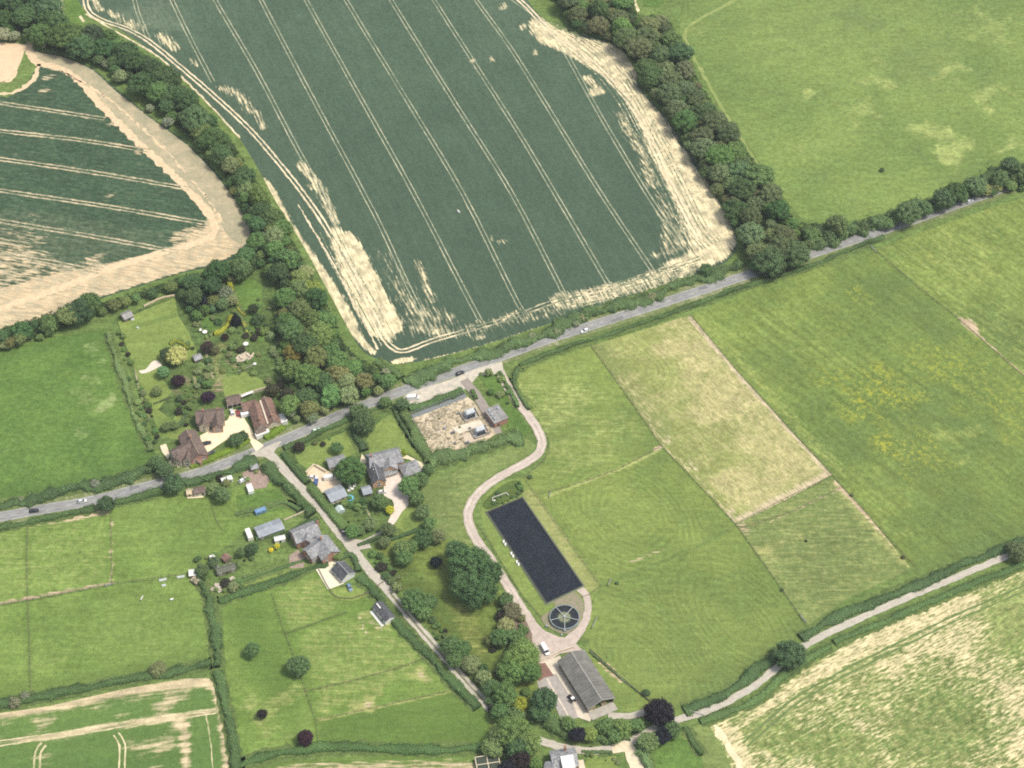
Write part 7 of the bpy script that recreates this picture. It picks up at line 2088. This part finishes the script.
wall_run([(540, 662), (560, 652), (573, 648)], 1.0, .3, PALEC, 'low pale wall from the farm yard to the barn corner')
wall_run([(144, 307), (152, 303), (158, 300), (164, 298), (175, 296)], .7, .8, TIMBERPALE, 'pale log edging along the top of the western lawn', 'log_edging')
wall_run([(284, 521), (296, 516), (305, 512)], 1.0, .25, CREAM, 'pale wall above the long pale grey shed')
# heap of pale frames
p = G(224, 586); t = empty('pallet_heap', (p[0], p[1], .18), .5); rs_ = random.Random(4)
for i in range(16):
    k = MB(); x_, y_ = rs_.uniform(-5, 5), rs_.uniform(-2.2, 2.2); k.box(-.9, .9, -.6, -.35, 0, .14).box(-.9, .9, .35, .6, 0, .14).box(-.9, .9, -.12, .12, 0, .14).box(-.75, -.6, -.6, .6, .14, .22).box(.6, .75, -.6, .6, .14, .22)
    o = k.build('pallet', simple_cached('bleached_wood', (.62, .54, .45)), t); o.location = (x_, y_, rs_.choice((0, .24, .48))); o.rotation_euler = (0, rs_.uniform(-.1, .1), rs_.uniform(0, 3)); o.scale = (1.2, 1.2, 1)
tag(t, 'untidy heap of bleached pallets above the paddock hedge', 'heap')
# pipework in the oval bed
p = G(500, 496, .6); t = empty('valve_pipework', (p[0], p[1], .05), radians(20))
k = MB(); k.bar((-3.6, 0, .8), (3.2, .6, .8), .4).bar((3.2, .6, .8), (3.6, -1.2, .8), .4).bar((-3.6, 0, .8), (-3.8, -1, .2), .4); k.build('pipe', simple_cached('pale_pipe', (.45, .45, .38)), t)
k = MB(); k.box(-3.9, -2.8, -2.4, -1.4, 0, .9); k.build('valve_box', WHITE, t); tag(t, 'pale pipework with a valve box in the oval bed above the lagoon', 'pipework')
# ================================================================== LIGHT
SUN_EL = radians(61); SUN_AZ = radians(-14)   # direction toward the sun, measured from +x
w = bpy.data.worlds.new("World"); S.world = w; w.use_nodes = True
nt = w.node_tree; bg = nt.nodes['Background']
sky = nt.nodes.new('ShaderNodeTexSky'); sky.sky_type = 'NISHITA'; sky.sun_disc = False
sky.sun_elevation = SUN_EL; sky.sun_rotation = pi / 2 - SUN_AZ; sky.dust_density = 2.5; sky.air_density = 1.2
hs = nt.nodes.new('ShaderNodeHueSaturation'); hs.inputs['Saturation'].default_value = .55   # thin high cloud
nt.links.new(sky.outputs[0], hs.inputs['Color']); nt.links.new(hs.outputs[0], bg.inputs[0]); bg.inputs[1].default_value = 0.175
sd = bpy.data.lights.new("sun", 'SUN'); so = bpy.data.objects.new("sun", sd); COL.objects.link(so)
sd.energy = 3.65; sd.angle = radians(13.0); sd.color = (1.0, .94, .82)
dirv = Vector((cos(SUN_EL) * cos(SUN_AZ), cos(SUN_EL) * sin(SUN_AZ), sin(SUN_EL)))
so.rotation_euler = dirv.to_track_quat('Z', 'Y').to_euler()
so.location = (300, 0, 500)
# thin summer haze between the aircraft and the ground
hm = bpy.data.materials.new('haze'); hm.use_nodes = True; ht = hm.node_tree; ht.nodes.clear()
ho = ht.nodes.new('ShaderNodeOutputMaterial'); hv = ht.nodes.new('ShaderNodeVolumeScatter')
hv.inputs['Density'].default_value = 0.00005; hv.inputs['Anisotropy'].default_value = 0.0; hv.inputs['Color'].default_value = (.86, .93, 1, 1)
ht.links.new(hv.outputs[0], ho.inputs['Volume'])
hb = MB(); hb.box(-2500, 2500, -2500, 3500, -1, 1200); hz = hb.build('haze', hm); hz['kind'] = 'structure'
S.cycles.volume_bounces = 0
S.view_settings.view_transform = 'Standard'; S.view_settings.look = 'None'; S.view_settings.exposure = 0; S.view_settings.gamma = 1
S.render.engine = 'CYCLES'
S.cycles.max_bounces = 4; S.cycles.diffuse_bounces = 2; S.cycles.transparent_max_bounces = 4
S.cycles.pixel_filter_type = 'BLACKMAN_HARRIS'; S.cycles.filter_width = 1.9
S.cycles.use_denoising = False
